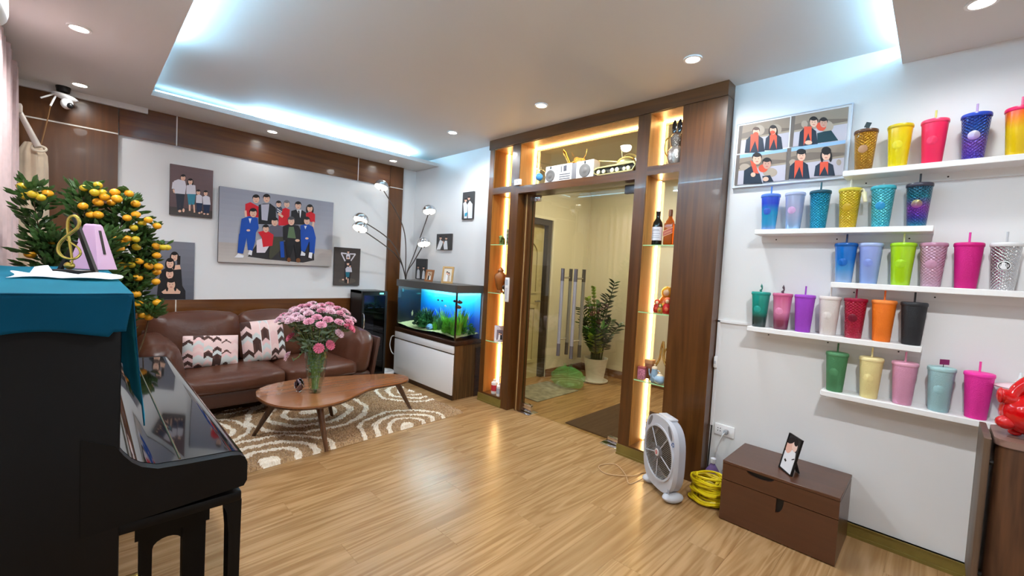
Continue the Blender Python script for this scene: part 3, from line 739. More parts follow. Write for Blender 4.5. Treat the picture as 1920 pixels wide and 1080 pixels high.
for bi, sp in enumerate(bp):
    for i in range(len(sp)-1):
        if sp[i].z < (0.98 if sp[-1].x > 0.1 else 0.8): continue
        for k in range(26):
            p = sp[i].lerp(sp[i+1], rn.random())
            a = rn.uniform(0, 2*PI); el = rn.uniform(-0.4, 0.9)
            o_ = Vector((math.cos(a)*math.cos(el), math.sin(a)*math.cos(el), math.sin(el)))
            tt = (p.z-0.75)/1.0
            p = p+o_*rn.uniform(0.0, (0.06 if sp[-1].x > 0.25 else 0.13)*(1.1-0.7*min(1, tt)))
            o_ = (o_+Vector((0, 0, 0.5))).normalized()
            sc = rn.uniform(0.75, 1.15)
            if k == 0 and nl < 110:
                nl += 1
                M_ = WM[kt].inverted() @ leaf_mat(p, o_)
                if proto_leaf is None:
                    proto_leaf = put('leaf', MB().add(*leaf_mesh(0.065, 0.022)), m_leaf, kt, local=True, smooth=False)
                    proto_leaf.matrix_local = M_
                else:
                    c = proto_leaf.copy(); COL.objects.link(c); c.parent = kt; c.matrix_local = M_ @ Matrix.Scale(sc, 4)
            else:
                v_, f_ = leaf_mesh((0.055 if sp[-1].x > 0.25 else 0.07)*sc, 0.022*sc)
                M_ = leaf_mat(p, o_); stuff.add([M_ @ Vector(q) for q in v_], f_)
put('foliage', stuff, m_leaf, kt, kind='stuff', smooth=False)
m_or = mat('ripe_kumquat', rgb(240, 168, 36), 0.35, noise=(16, 0.15), bump=(220, 0.1))
m_ye = mat('turning_kumquat', rgb(206, 176, 40), 0.35, noise=(16, 0.15))
FR = [(-0.22, 3.355, 1.686, 1), (-0.208, 3.354, 1.639, 1), (-0.177, 3.247, 1.643, 1), (-0.15, 3.25, 1.631, 1), (-0.131, 3.34, 1.662, 0), (0.004, 3.328, 1.712, 1), (0.059, 3.32, 1.737, 1), (0.045, 3.277, 1.69, 1), (0.076, 3.313, 1.698, 1), (0.086, 3.313, 1.677, 0), (0.128, 3.31, 1.707, 0), (0.134, 3.259, 1.669, 0), (0.186, 3.292, 1.709, 0), (0.001, 3.287, 1.612, 0), (0.06, 3.327, 1.644, 0), (0.115, 3.359, 1.652, 0), (0.219, 3.354, 1.66, 0), (0.031, 3.305, 1.57, 0), (0.06, 3.293, 1.573, 0), (0.215, 3.272, 1.593, 0), (0.176, 3.244, 1.568, 0), (0.267, 3.243, 1.567, 0), (0.244, 3.296, 1.55, 1), (0.31, 3.278, 1.538, 0), (0.207, 3.286, 1.517, 1), (-0.114, 3.347, 1.416, 0), (0.083, 3.303, 1.464, 0), (0.132, 3.307, 1.454, 0), (0.18, 3.268, 1.452, 0), (0.214, 3.243, 1.452, 1), (0.17, 3.279, 1.428, 0), (0.146, 3.256, 1.394, 0), (0.221, 3.301, 1.408, 1), (-0.192, 3.36, 1.34, 0), (0.313, 3.321, 1.421, 0), (0.338, 3.262, 1.414, 1), (0.367, 3.347, 1.416, 1), (0.315, 3.336, 1.365, 0), (0.237, 3.328, 1.327, 0), (0.164, 3.349, 1.296, 0), (0.203, 3.332, 1.302, 1), (0.28, 3.335, 1.299, 0), (0.32, 3.282, 1.299, 0), (0.318, 3.358, 1.265, 0), (0.233, 3.355, 1.228, 0), (0.307, 3.259, 1.211, 0), (0.224, 3.33, 1.133, 0), (0.236, 3.326, 1.074, 0), (0.318, 3.295, 1.084, 0), (0.253, 3.304, 1.013, 0), (0.28, 3.299, 0.997, 0), (0.226, 3.351, 1.048, 0)]
f_or = put('kumquat', MB().ball((0, 0, 0), (0.0245, 0.0245, 0.021), 12, 8), m_or, kt, local=True)
f_ye = put('kumquat', MB().ball((0, 0, 0), (0.0215, 0.0215, 0.019), 12, 8), m_ye, kt, local=True)
ko, ky = 0, 0
for x, y, z, k in FR:
    loc = (x-0.07, y-3.42, z)
    src = f_ye if k else f_or
    if (k and ky == 0): src.location = loc; ky = 1; continue
    if (not k and ko == 0): src.location = loc; ko = 1; continue
    s_ = rn.uniform(0.85, 1.05); copy_part(src, kt, loc, (rn.uniform(-.3, .3), rn.uniform(-.3, .3), 0), (s_, s_, s_))
tw = MB(); fl_ = MB(); allp = [q for sp in bp for q in sp if q.z > 0.7]
for x, y, z, k in FR:
    P_ = Vector((x, y, z)); q = min(allp, key=lambda w: (w-P_).length)
    tw.tube(smoothpath([tuple(q), tuple((q+P_)/2+Vector((0, 0, 0.015))), (x, y, z+0.018)], 3), 0.0016, 5)
    for i in range(4):
        a = rn.uniform(0, 2*PI); d = Vector((math.cos(a), math.sin(a), rn.uniform(0.1, 0.9)))
        b_ = P_.lerp(q, 0.25 if i > 1 else 0.05)+Vector((0, 0, 0.018)); v_, f_ = leaf_mesh(rn.uniform(0.035, 0.055), 0.018); M_ = leaf_mat(b_, d)
        fl_.add([M_ @ Vector(w) for w in v_], f_)
put('twigs', tw, m_bark, kt, kind='stuff')
put('fruit_leaves', fl_, m_leaf, kt, kind='stuff', smooth=False)

# ================================================================== SOFA
m_lea = mat('brown_leather', rgb(92, 54, 38), 0.32, noise=(3.0, 0.16), bump=(15, 0.4), spec=0.5)
m_lea_d = mat('brown_leather_side', rgb(78, 46, 34), 0.4, noise=(3.0, 0.16), bump=(40, 0.15))
sf = thing('leather_sofa', 'dark brown leather sofa with plump arms under the family photo', 'sofa', (1.2, 4.4, 0))
put('base', MB().rbox(0.36, 2.08, 4.02, 4.84, 0.15, 0.29, 0.03, 3), m_lea_d, sf)
for x0, x1 in ((0.50, 1.275), (1.285, 1.93)):
    c = put('seat_cushion', MB().cushion(x0, x1, 3.99, 4.62, 0.265, 0.415, 0.022, 0.05, 10), m_lea, sf)
    put('piping', MB().tube([(x0+0.04, 3.985, 0.30), (x1-0.04, 3.985, 0.30)], 0.006, 6), m_lea_d, c)
for x0, x1 in ((0.40, 1.06), (1.06, 1.62), (1.62, 2.08)):
    b = MB().cushion(x0+0.003, x1-0.003, -0.085, 0.085, -0.03, 0.43, 0.032, 0.055, 10)
    b.xf(Matrix.Translation((0, 4.70, 0.41)) @ Matrix.Rotation(-0.14, 4, 'X'))
    put('back_cushion', b, m_lea, sf)
put('back_shell', MB().rbox(0.36, 2.10, 4.78, 4.85, 0.16, 0.70, 0.02), m_lea_d, sf)
for sgn, xa in ((1, 1.99), (-1, 0.44)):
    b = MB().cushion(-0.115, 0.115, -0.40, 0.40, -0.20, 0.22, 0.035, 0.09, 10)
    b.xf(Matrix.Translation((xa, 4.42, 0.46)) @ Matrix.Rotation(sgn*0.16, 4, 'Y'))
    put('arm_cushion', b, m_lea, sf)
    s_ = MB().rbox(-0.02, 0.02, -0.40, 0.42, -0.24, 0.2, 0.015); s_.xf(Matrix.Translation((xa+sgn*0.135, 4.42, 0.43)) @ Matrix.Rotation(sgn*0.16, 4, 'Y'))
    put('arm_shell', s_, m_lea_d, sf)
for x in (0.5, 1.96):
    for y in (4.1, 4.72):
        put('leg', MB().tube([(x, y, 0.16), (x+(0.02 if x > 1 else -0.02), y-0.01, 0.024 if y < 4.5 else 0.0)], [0.03, 0.018], 12), mat('sofa_leg', rgb(84, 44, 30), 0.35), sf)

# patterned cushions
PAL = [rgb(240, 208, 204), rgb(236, 196, 194), rgb(72, 46, 40), rgb(92, 62, 54), rgb(212, 216, 214), rgb(240, 232, 226)]
def pattern(u, v, cols, seed):
    cu = u*cols; ci = int(cu); f = abs(cu-ci-0.5)
    vv = (v-(0.5-f)*0.20+0.05*ci)*9.0; b = int(math.floor(vv)); fr_ = vv-b
    if abs(cu-round(cu)) < 0.02 and 0.05 < u < 0.95: return rgb(238, 226, 222)
    h = int(abs(math.sin(ci*12.9+b*78.2+seed*3.3)*43758)) % 11
    if h in (0, 5, 8): return PAL[2] if f < 0.25 or h != 5 else PAL[3]
    if h == 3: return PAL[3] if fr_ < 0.5 else PAL[0]
    if h in (2, 9): return PAL[4]
    return PAL[h % 2]
def pillow(w, h, d, cols, seed):
    mb = MB(); n = 44
    def P(i, j, side):
        u, v = i/n*2-1, j/n*2-1
        k = max(0.0, (1-u**4)*(1-v**4))
        pin = 1-0.07*(abs(u)**3)*(1-v*v)-0.0
        pin2 = 1-0.07*(abs(v)**3)*(1-u*u)
        return (u*w/2*pin2, side*d/2*(k**0.6), v*h/2*pin)
    for side in (-1, 1):
        base = len(mb.v)
        mb.v += [P(i, j, side) for i in range(n+1) for j in range(n+1)]
        for i in range(n):
            for j in range(n):
                mb.f.append(tuple(base+q for q in (i*(n+1)+j, (i+1)*(n+1)+j, (i+1)*(n+1)+j+1, i*(n+1)+j+1)))
                mb.c.append(pattern((i+.5)/n, (j+.5)/n, cols, seed))
    return mb
m_pil = attr_mat('cushion_print', 0.8, 0.2, (60, 0.1), 0.3)
single('throw_pillow', pillow(0.40, 0.27, 0.13, 6, 1).xf(Matrix.Translation((0.79, 4.40, 0.552)) @ Matrix.Rotation(-0.30, 4, 'X') @ Matrix.Rotation(0.05, 4, 'Y')), m_pil, 'oblong pink and brown chevron cushion at the left of the sofa', 'cushion', (0.79, 4.40, 0.43), 'chevron cushions on the sofa')
single('throw_pillow', pillow(0.36, 0.38, 0.14, 5, 4).xf(Matrix.Translation((1.21, 4.46, 0.60)) @ Matrix.Rotation(-0.25, 4, 'X') @ Matrix.Rotation(-0.06, 4, 'Y')), m_pil, 'square pink and brown chevron cushion in the middle of the sofa', 'cushion', (1.21, 4.46, 0.43), 'chevron cushions on the sofa')

# ================================================================== RUG
mb = MB(); RX, RY = 2.05, 1.30; nx, ny = 300, 190
CEN = [(1.44,3.90,1.0),(1.96,3.11,.8),(2.54,3.95,.8),(0.90,3.10,.9),(0.93,4.62,.8),(0.60,3.85,.7),(1.98,4.6,.8)]
rot = Matrix.Rotation(0.045, 2); rn = random.Random(5)
C_CREAM = [rgb(244, 232, 214), rgb(236, 222, 202), rgb(250, 240, 226)]
C_BROWN = [rgb(178, 144, 106), rgb(166, 132, 96), rgb(188, 154, 116), rgb(154, 122, 90)]
def rug_white(x, y):
    x += 0.010*math.sin(y*23)+0.004*math.sin(y*61+x*20); y += 0.010*math.sin(x*21+1)+0.004*math.sin(x*57)
    best = min((math.hypot(x-a, y-b)/s, s) for a, b, s in CEN); d = best[0]
    return d < 0.075 or abs(d-0.205) < 0.026 or abs(d-0.335) < 0.028 or abs(d-0.475) < 0.024
for i in range(nx+1):
    for j in range(ny+1):
        p = rot @ Vector((-RX+RX*i/nx, RY*j/ny)); x, y = 2.58+p.x, 3.13+p.y
        e = min(i, nx-i, j, ny-j)
        z = (0.014+rn.uniform(0, 0.014)+(0.007 if rug_white(x, y) else 0)) if e > 1 else 0.002+0.008*e
        mb.v.append((x+rn.uniform(-.002, .002), y+rn.uniform(-.002, .002), z))
for i in range(nx):
    for j in range(ny):
        mb.f.append((i*(ny+1)+j, (i+1)*(ny+1)+j, (i+1)*(ny+1)+j+1, i*(ny+1)+j+1))
        a = mb.v[i*(ny+1)+j]
        mb.c.append(rn.choice(C_CREAM if rug_white(a[0], a[1]) else C_BROWN))
mb.flat2d = True
single('shag_rug', mb, attr_mat('rug_pile', 0.95, 0.1, (240, 0.4), 0.3), 'brown shag rug with cream swirling rings under the coffee table', 'rug', (1.6, 3.8, 0), smooth=False)

# ================================================================== COFFEE TABLE
ct = thing('coffee_table', 'kidney shaped wooden coffee table on slanted legs', 'table', (1.5, 3.4, 0.022))
out = smoothpath([(0.905,3.47,0),(0.93,3.25,0),(1.03,3.08,0),(1.17,3.015,0),(1.34,3.03,0),(1.50,3.12,0),(1.66,3.215,0),(1.80,3.235,0),(1.93,3.235,0),(2.05,3.28,0),(2.095,3.38,0),(2.06,3.49,0),(1.96,3.57,0),(1.75,3.65,0),(1.50,3.73,0),(1.26,3.78,0),(1.06,3.73,0),(0.945,3.62,0),(0.905,3.47,0)], 6)[:-1]
poly = [(p.x, p.y) for p in out]
ZT = 0.37
cx_, cy_ = 1.5, 3.42
ins = [(cx_+(u-cx_)*0.985, cy_+(v-cy_)*0.975) for u, v in poly]
put('tabletop', MB().prism(poly, ZT-0.012, ZT).prism(ins, ZT-0.024, ZT-0.012), m_table, ct, angle=0.5)
put('edge_band', MB().ring(poly, ins, ZT-0.024, ZT-0.012), m_tableleg, ct, angle=0.5)
for a, b in (((1.03, 3.42), (0.93, 3.62)), ((1.22, 3.12), (1.244, 3.02)), ((1.98, 3.36), (2.20, 3.45)), ((1.46, 3.62), (1.56, 3.70))):
    put('leg', MB().tube([(a[0], a[1], ZT-0.024), (b[0], b[1], 0.022)], [0.026, 0.013], 14), m_tableleg, ct)

# ================================================================== VASE AND CARNATIONS
VX, VY = 1.27, 3.335
va = thing('glass_vase', 'clear cut glass vase full of green stems on the coffee table', 'vase', (VX, VY, ZT))
vprof = [(0.043, 0), (0.046, 0.01), (0.055, 0.08), (0.072, 0.18), (0.081, 0.27), (0.080, 0.335)]
vi = [(0.075, 0.335), (0.076, 0.27), (0.067, 0.18), (0.050, 0.08), (0.038, 0.02)]
m_vglass = glass('vase_glass', (0.93, 0.97, 0.94, 1), rough=0.05)
mb = MB().lathe(vprof+vi, 16, (VX, VY, ZT), True, True)
put('body', mb, m_vglass, va, smooth=False)
put('water', MB().lathe([(0.037, 0.021), (0.049, 0.08), (0.066, 0.18), (0.0665, 0.185)], 16, (VX, VY, ZT)), glass('vase_water', (0.94, 0.98, 0.92, 1)), va)
m_stem = mat('stem_green', rgb(124, 152, 88), 0.5)
m_carleaf = mat('carnation_leaf', rgb(122, 150, 126), 0.6, noise=(12, 0.25))
def bloom_mesh(seed, R):
    rn = random.Random(seed); mb = MB()
    for L in range(6):
        r = R*(1-0.15*L); z0 = 0.020*math.sqrt(L/5); n = 26
        ring = []; base = len(mb.v)
        for k in range(n):
            a = 2*PI*k/n; rr = r*(0.86+0.14*(k % 2)+rn.uniform(-0.05, 0.05)); lift = 0.004+(0.005 if k % 2 else -0.004)+rn.uniform(-.002, .002)
            ring.append((rr*math.cos(a), rr*math.sin(a), z0+lift))
        mid = [(0.55*r*math.cos(2*PI*k/n), 0.55*r*math.sin(2*PI*k/n), z0+0.001) for k in range(n)]
        mb.v += ring+mid+[(0, 0, z0-0.004)]
        for k in range(n):
            k2 = (k+1) % n
            mb.f.append((base+k, base+k2, base+n+k2, base+n+k)); mb.c.append(None)
            mb.f.append((base+n+k, base+n+k2, base+2*n)); mb.c.append(None)
    mb.flat2d = True
    return mb
PINKS = [mat('carnation_pale', rgb(250, 214, 226), 0.8, noise=(60, 0.12)), mat('carnation_pink', rgb(248, 184, 206), 0.8, noise=(60, 0.14)), mat('carnation_hot', rgb(244, 134, 166), 0.8, noise=(60, 0.2))]
BL = [bloom_mesh(i, 0.042).mesh('bloom', PINKS[i], None, False) for i in range(3)]
CAL = MB().lathe([(0.004, -0.03), (0.011, -0.012), (0.013, 0.0)], 8).mesh('calyx', m_stem)
rn = random.Random(11)
heads = []
for k in range(54):
    a = 2.399963*k; q = math.sqrt((k+0.5)/54); r = 0.265*q
    heads.append((r*math.cos(a), r*math.sin(a)*0.85, 0.665-0.12*q**2.4+rn.uniform(-.015, .015), 0 if rn.random() < 0.5 else 1))
# low blooms hanging at the camera side (camera lies towards -x-y)
for dx, dy, z, c in ((-0.17, 0.05, 0.43, 2), (-0.03, -0.12, 0.365, 2), (0.045, -0.135, 0.385, 2), (-0.17, 0.09, 0.28, 0), (0.10, -0.16, 0.47, 0), (0.20, -0.14, 0.50, 2), (0.155, -0.19, 0.52, 2)):
    heads.append((dx, dy, z, c))
carn_group = 'pink carnations in the glass vase'
CL = ['pale pink carnation in the bouquet on the coffee table', 'mid pink carnation in the bouquet on the coffee table', 'bright pink carnation in the bouquet on the coffee table']
LOW = ['bright pink carnation hanging alone at the left below the dome of the bouquet', 'bright pink carnation just above the vase rim, left of a pair', 'bright pink carnation just above the vase rim, right of a pair', 'pale pink carnation drooping lowest at the left of the vase', 'pale pink carnation in front below the right half of the dome', 'bright pink carnation at the lower right edge of the bouquet, inner of two', 'bright pink carnation at the lower right edge of the bouquet, outer of two']
for ih, (dx, dy, z, c) in enumerate(heads):
    loc = (VX+dx, VY+dy, ZT+z)
    out_ = Vector((dx, dy, 0.10 if z > 0.4 else 0.02)); out_.normalize()
    tilt = Vector((0, 0, 1)).slerp(out_, min(0.5, math.hypot(dx, dy)/0.27*0.5) if z > 0.5 else 0.8).normalized()
    t = thing('carnation', CL[c] if ih < 54 else LOW[ih-54], 'flower', (VX, VY, ZT+0.02), group=carn_group if ih < 54 else 'low carnations of the bouquet')
    b = bpy.data.objects.new('bloom', BL[c]); COL.objects.link(b); b.parent = t
    qm = tilt.to_track_quat('Z', 'Y').to_matrix().to_4x4()
    b.matrix_local = Matrix.Translation(Vector(loc)-Vector((VX, VY, ZT+0.02))) @ qm
    cb = bpy.data.objects.new('calyx', CAL); COL.objects.link(cb); cb.parent = t; cb.matrix_local = b.matrix_local.copy()
    a0 = rn.uniform(0, 2*PI); r0 = rn.uniform(0.004, 0.024)
    nk = Vector((dx, dy, 0)); nk = nk*(0.06/max(0.06, nk.length))
    end = Vector(loc)-tilt*0.028
    path = smoothpath([(VX+r0*math.cos(a0), VY+r0*math.sin(a0), ZT+0.03), (VX+nk.x*0.6, VY+nk.y*0.6, ZT+0.20), (VX+nk.x, VY+nk.y, ZT+min(0.33, z+0.02) if z > 0.38 else ZT+0.335), tuple(end.lerp(Vector((VX, VY, ZT+z-0.06)), 0.15)), tuple(end)], 5)
    put('stem', MB().tube(path, 0.0028, 5), m_stem, t)
    lf = MB()
    for i in range(3, len(path)-1):
        if path[i].z < ZT+0.05: continue
        for q in range(2 if path[i].z > ZT+0.3 else 1):
            a = rn.uniform(0, 2*PI); d = Vector((math.cos(a), math.sin(a), rn.uniform(-0.2, 0.9)))
            rmax = 0.045 if path[i].z < ZT+0.33 else 1
            L = rn.uniform(0.03, 0.075)*(0.4 if rmax < 1 else 1)
            v_, f_ = leaf_mesh(L, 0.007); M_ = leaf_mat(path[i], d)
            lf.add([M_ @ Vector(p) for p in v_], f_)
    if lf.f: put('leaves', lf, m_carleaf, t, kind='stuff', smooth=False)

eg = thing('ornament_egg', 'shiny dark silver ornament egg on tiny feet beside the vase', 'ornament', (1.175, 3.40, ZT))
put('shell', MB().lathe([(0.001, 0.012), (0.016, 0.016), (0.030, 0.036), (0.035, 0.058), (0.030, 0.085), (0.018, 0.104), (0.001, 0.112)], 20, (1.175, 3.40, ZT)), mat('egg_metal', rgb(120, 104, 110), 0.12, 1.0), eg)
for k in range(3):
    a = 2*PI*k/3+0.4
    put('foot', MB().ball((1.175+0.017*math.cos(a), 3.40+0.017*math.sin(a), ZT+0.008), (0.007, 0.007, 0.0085), 8, 6), m_chrome, eg)
put('relief', MB().tube([(1.175+0.0345*math.cos(a), 3.40+0.0345*math.sin(a), ZT+0.056+0.02*math.sin(3*a)) for a in [2*PI*i/40 for i in range(41)]], 0.003, 6), m_chrome, eg)

# ================================================================== WINE COOLER
wc = thing('wine_cooler', 'tall black wine cooler with a dark glass door by the wall', 'wine cooler', (2.39, 4.75, 0))
wx0, wx1, wy0, wy1, wh = 2.237, 2.548, 4.60, 4.905, 1.055
m_wbody = mat('cooler_black', rgb(30, 29, 30), 0.35)
put('body', MB().box(wx0, wx0+0.02, wy0+0.03, wy1, 0.02, wh).box(wx1-0.02, wx1, wy0+0.03, wy1, 0.02, wh).box(wx0, wx1, wy1-0.02, wy1, 0.02, wh).box(wx0, wx1, wy0+0.03, wy1, wh-0.03, wh).box(wx0, wx1, wy0+0.03, wy1, 0.02, 0.12), m_wbody, wc, smooth=False)
put('foot', MB().box(wx0+0.02, wx0+0.06, wy0+0.06, wy0+0.1, 0, 0.02).box(wx1-0.06, wx1-0.02, wy0+0.06, wy0+0.1, 0, 0.02).box(wx0+0.02, wx0+0.06, wy1-0.1, wy1-0.06, 0, 0.02).box(wx1-0.06, wx1-0.02, wy1-0.1, wy1-0.06, 0, 0.02), m_black, wc, smooth=False)
fo = [(wx0, 0.06), (wx1, 0.06), (wx1, wh), (wx0, wh)]; fi = [(wx0+0.025, 0.10), (wx1-0.025, 0.10), (wx1-0.025, wh-0.05), (wx0+0.025, wh-0.05)]
dw = put('door_frame', MB().ring(fo, fi, wy0, wy0+0.028, xz), m_black, wc, smooth=False)
put('door_glass', MB().box(wx0+0.025, wx1-0.025, wy0+0.010, wy0+0.016, 0.10, wh-0.05), glass('smoked_glass', (0.42, 0.42, 0.46, 1)), dw, smooth=False)
put('handle', MB().tube(smoothpath([(wx0+0.012, wy0+0.0, 0.80), (wx0+0.016, wy0-0.025, 0.78), (wx0+0.016, wy0-0.025, 0.64), (wx0+0.012, wy0, 0.62)], 4), 0.006, 8), m_chrome, dw)
put('display', MB().box(wx1-0.10, wx1-0.05, wy0-0.002, wy0, wh-0.035, wh-0.018), glow('display_green', (0.2, 1.0, 0.8, 1), 1.6), dw, smooth=False)
for i in range(4):
    put('rack', MB().tube([(wx0+0.02, wy0+0.05, 0.25+i*0.19), (wx1-0.02, wy0+0.05, 0.22+i*0.19)], 0.004, 6).tube([(wx0+0.02, wy0+0.2, 0.25+i*0.19), (wx1-0.02, wy0+0.2, 0.22+i*0.19)], 0.004, 6), m_steel, wc)
put('added_liner', MB().box(wx0+0.021, wx1-0.021, wy1-0.026, wy1-0.021, 0.12, wh-0.03).box(wx0+0.021, wx1-0.021, wy0+0.04, wy1-0.026, 0.855, 0.858), mat('cooler_liner', rgb(96, 98, 110), 0.4), wc, smooth=False)  # pale liner added to catch the blue lamp's light
put('inner_lamp', MB().box(wx0+0.06, wx1-0.06, wy0+0.10, wy0+0.12, wh-0.034, wh-0.031), glow('cooler_blue_lamp', (0.12, 0.3, 1.0, 1), 120.0), wc, smooth=False)
m_bottle = mat('bottle_dark', rgb(20, 26, 22), 0.08, spec=0.7)
def lying_bottle(x, z, label):
    t = thing('wine_bottle', label, 'bottle', (x, wy0+0.05, z), group='bottles in the wine cooler')
    mb = MB().lathe([(0.036, 0), (0.037, 0.01), (0.037, 0.14), (0.03, 0.165), (0.014, 0.19), (0.013, 0.23), (0.015, 0.232), (0.015, 0.24)], 16)
    mb.xf(Matrix.Translation((x, wy0+0.275, z)) @ Matrix.Rotation(PI/2, 4, 'X'))
    put('glass_body', mb, m_bottle, t)
for k, (x, z) in enumerate(((wx0+0.075, 0.865), (wx0+0.165, 0.865), (wx0+0.245, 0.865))):
    lying_bottle(x, z, 'dark wine bottle lying on the top rack of the wine cooler, '+('leftmost', 'middle one', 'rightmost')[k])

# robot vacuum beside the cabinet
rv = thing('robot_vacuum', 'white round robot vacuum on the floor left of the fish tank cabinet', 'vacuum', (2.63, 4.70, 0))
rx, ry = 2.60, 4.73
put('body', MB().lathe([(0.10, 0.0), (0.125, 0.008), (0.13, 0.03), (0.13, 0.065), (0.122, 0.078), (0.0, 0.08)], 32, (rx, ry, 0), True, False), m_white, rv)
put('bumper', MB().lathe([(0.131, 0.03), (0.132, 0.055)], 32, (rx, ry, 0), False, False), mat('pale_grey_plastic', rgb(205, 205, 210), 0.4), rv)
put('turret', MB().lathe([(0.035, 0.08), (0.035, 0.095), (0.03, 0.098)], 20, (rx+0.02, ry, 0)), m_white, rv)

# ================================================================== FISH TANK
TX0, TX1, TY0, TY1 = 2.72, 3.07, 3.50, 4.67
tc = thing('tank_cabinet', 'wooden fish tank cabinet with white front panels', 'cabinet', (2.9, 4.08, 0))
m_cabwood = wood('cabinet_wood', rgb(66, 44, 22), rgb(104, 74, 40), 2, 1.2, 0.35)
m_darkwood = wood('dark_wood', rgb(44, 26, 16), rgb(70, 42, 26), 1, 1.2, 0.3)
put('body', MB().box(TX0+0.004, TX1, TY0-0.01, TY1+0.01, 0.0, 0.57), m_cabwood, tc, smooth=False)
put('back_filler', MB().box(TX1-0.07, TX1, TY0-0.018, TY0-0.01, 0.0, 0.53), m_darkwood, tc, smooth=False)
put('plinth', MB().box(TX0-0.004, TX0+0.004, TY0-0.01, TY1+0.01, 0.0, 0.05), m_darkwood, tc, smooth=False)
put('door', MB().rbox(TX0-0.014, TX0+0.004, TY0+0.0, TY1, 0.052, 0.475, 0.003), m_whitemat, tc)
put('top_rail', MB().rbox(TX0-0.014, TX0+0.004, TY0+0.0, TY1, 0.49, 0.565, 0.003), m_whitemat, tc)
ft = thing('fish_tank', 'planted fish tank with dark hood and blue backdrop on the cabinet', 'fish tank', (2.9, 4.08, 0.572))
put('base_tray', MB().rbox(TX0-0.015, TX1, TY0-0.02, TY1+0.01, 0.572, 0.618, 0.006), m_darkwood, ft)
ho = MB().ring([(TX0-0.012, TY0-0.015), (TX1, TY0-0.015), (TX1, TY1+0.01), (TX0-0.012, TY1+0.01)], [(TX0, TY0-0.003), (TX1-0.012, TY0-0.003), (TX1-0.012, TY1), (TX0, TY1)], 1.118, 1.185)
ho.box(TX0-0.012, TX1, TY0-0.015, TY1+0.01, 1.185, 1.198)
put('hood', ho, mat('hood_grey', rgb(84, 80, 76), 0.4), ft, smooth=False)
m_tglass = glass('tank_glass', (0.95, 0.985, 0.98, 1))
put('glass_pane', MB().box(TX0, TX0+0.008, TY0, TY1, 0.618, 1.13), m_tglass, ft, smooth=False)
put('glass_pane', MB().box(TX0, TX1-0.01, TY0-0.0, TY0+0.008, 0.618, 1.13), m_tglass, ft, smooth=False)
put('corner_seal', MB().box(TX0+0.001, TX0+0.016, TY0+0.001, TY0+0.016, 0.618, 1.12), m_black, ft, smooth=False)
put('black_end', MB().box(TX0+0.008, TX1-0.01, TY1-0.008, TY1, 0.618, 1.13), m_black, ft, smooth=False)
put('backdrop', MB().box(TX1-0.016, TX1-0.012, TY0+0.008, TY1-0.008, 0.618, 1.13), ramp_mat('backdrop_film_glow', [(0.0, rgb(4, 40, 130)), (0.4, rgb(6, 90, 210)), (0.75, rgb(10, 170, 236)), (1.0, rgb(90, 215, 248))], 2, 0.05, 0.55, 0.5), ft, smooth=False)  # printed blue gradient, with the hood lamp's glow painted into the pale top
put('water', MB().box(TX0+0.01, TX1-0.02, TY0+0.01, TY1-0.01, 0.64, 1.09), glass('tank_water', (0.90, 0.97, 0.99, 1)), ft, smooth=False)
put('tank_lamp', MB().box(TX0+0.10, TX0+0.26, TY0+0.1, TY1-0.15, 1.165, 1.175), glow('tank_lamp_white', (0.75, 0.95, 1.0, 1), 22.0), ft, smooth=False)
ring = [(4.545+0.014*math.cos(a), 1.075+0.018*math.sin(a)) for a in [2*PI*i/20 for i in range(20)]]
ri = [(4.545+(u-4.545)*0.62, 1.075+(v-1.075)*0.62) for u, v in ring]
put('sticker', MB().ring(ring, ri, TX0-0.0015, TX0-0.0005, lambda u, v, w: (w, u, v)), mat('cyan_sticker', rgb(90, 200, 210), 0.4), ft)
mb = MB(); nx, ny = 14, 50
for i in range(nx+1):
    for j in range(ny+1):
        x = lerp(TX0+0.012, TX1-0.02, i/nx); y = lerp(TY0+0.012, TY1-0.012, j/ny)
        mb.v.append((x, y, 0.655+0.03*i/nx+0.012*math.sin(y*7)+random.uniform(-.003, .003)))
for i in range(nx):
    for j in range(ny): mb.f.append((i*(ny+1)+j, (i+1)*(ny+1)+j, (i+1)*(ny+1)+j+1, i*(ny+1)+j+1)); mb.c.append(None)
single('tank_sand', mb, mat('sand', rgb(190, 180, 128), 0.9, noise=(120, 0.4)), 'pale yellow sand bed along the bottom of the fish tank', 'sand', (2.9, 4.08, 0.65), kind='stuff')
m_gr = [mat('water_grass', rgb(98, 170, 40), 0.5), mat('water_plant_dark', rgb(30, 70, 42), 0.5), mat('water_plant_mid', rgb(60, 120, 60), 0.5)]
rn = random.Random(4)
def grass(x, y, h, n, m, label, wide=0.012, spread=0.06):
    z = 0.665; mb = MB()
    for k in range(n):
        a = rn.uniform(0, 2*PI); L = h*rn.uniform(0.6, 1.0); lean = rn.uniform(0.1, 0.45); r0 = rn.uniform(0, spread*0.5)
        d = Vector((math.cos(a)*0.6, math.sin(a), 0)); s_ = Vector((-d.y, d.x, 0)).normalized(); b0 = Vector((x, y, z))+d*r0
        v_ = []
        for q in range(6):
            t = q/5; c = b0+d*lean*L*t*t+Vector((0, 0, L*t)); w = wide*(1-t**2)*0.5+0.0008
            v_ += [c+s_*w, c-s_*w]
        v_ = [Vector((min(max(p.x, TX0+0.014), TX1-0.022), min(max(p.y, TY0+0.012), TY1-0.014), p.z)) for p in v_]
        mb.add(v_, [(2*q, 2*q+1, 2*q+3, 2*q+2) for q in range(5)])
    t = single('water_plant', mb, m, label, 'plant', (x, y, z), 'plants in the fish tank')
    return t
grass(2.83, 3.58, 0.22, 40, m_gr[0], 'bright green leafy water plant at the right front of the fish tank', 0.026)
grass(2.80, 3.72, 0.20, 40, m_gr[0], 'bright green grassy clump just left of the tank corner post')
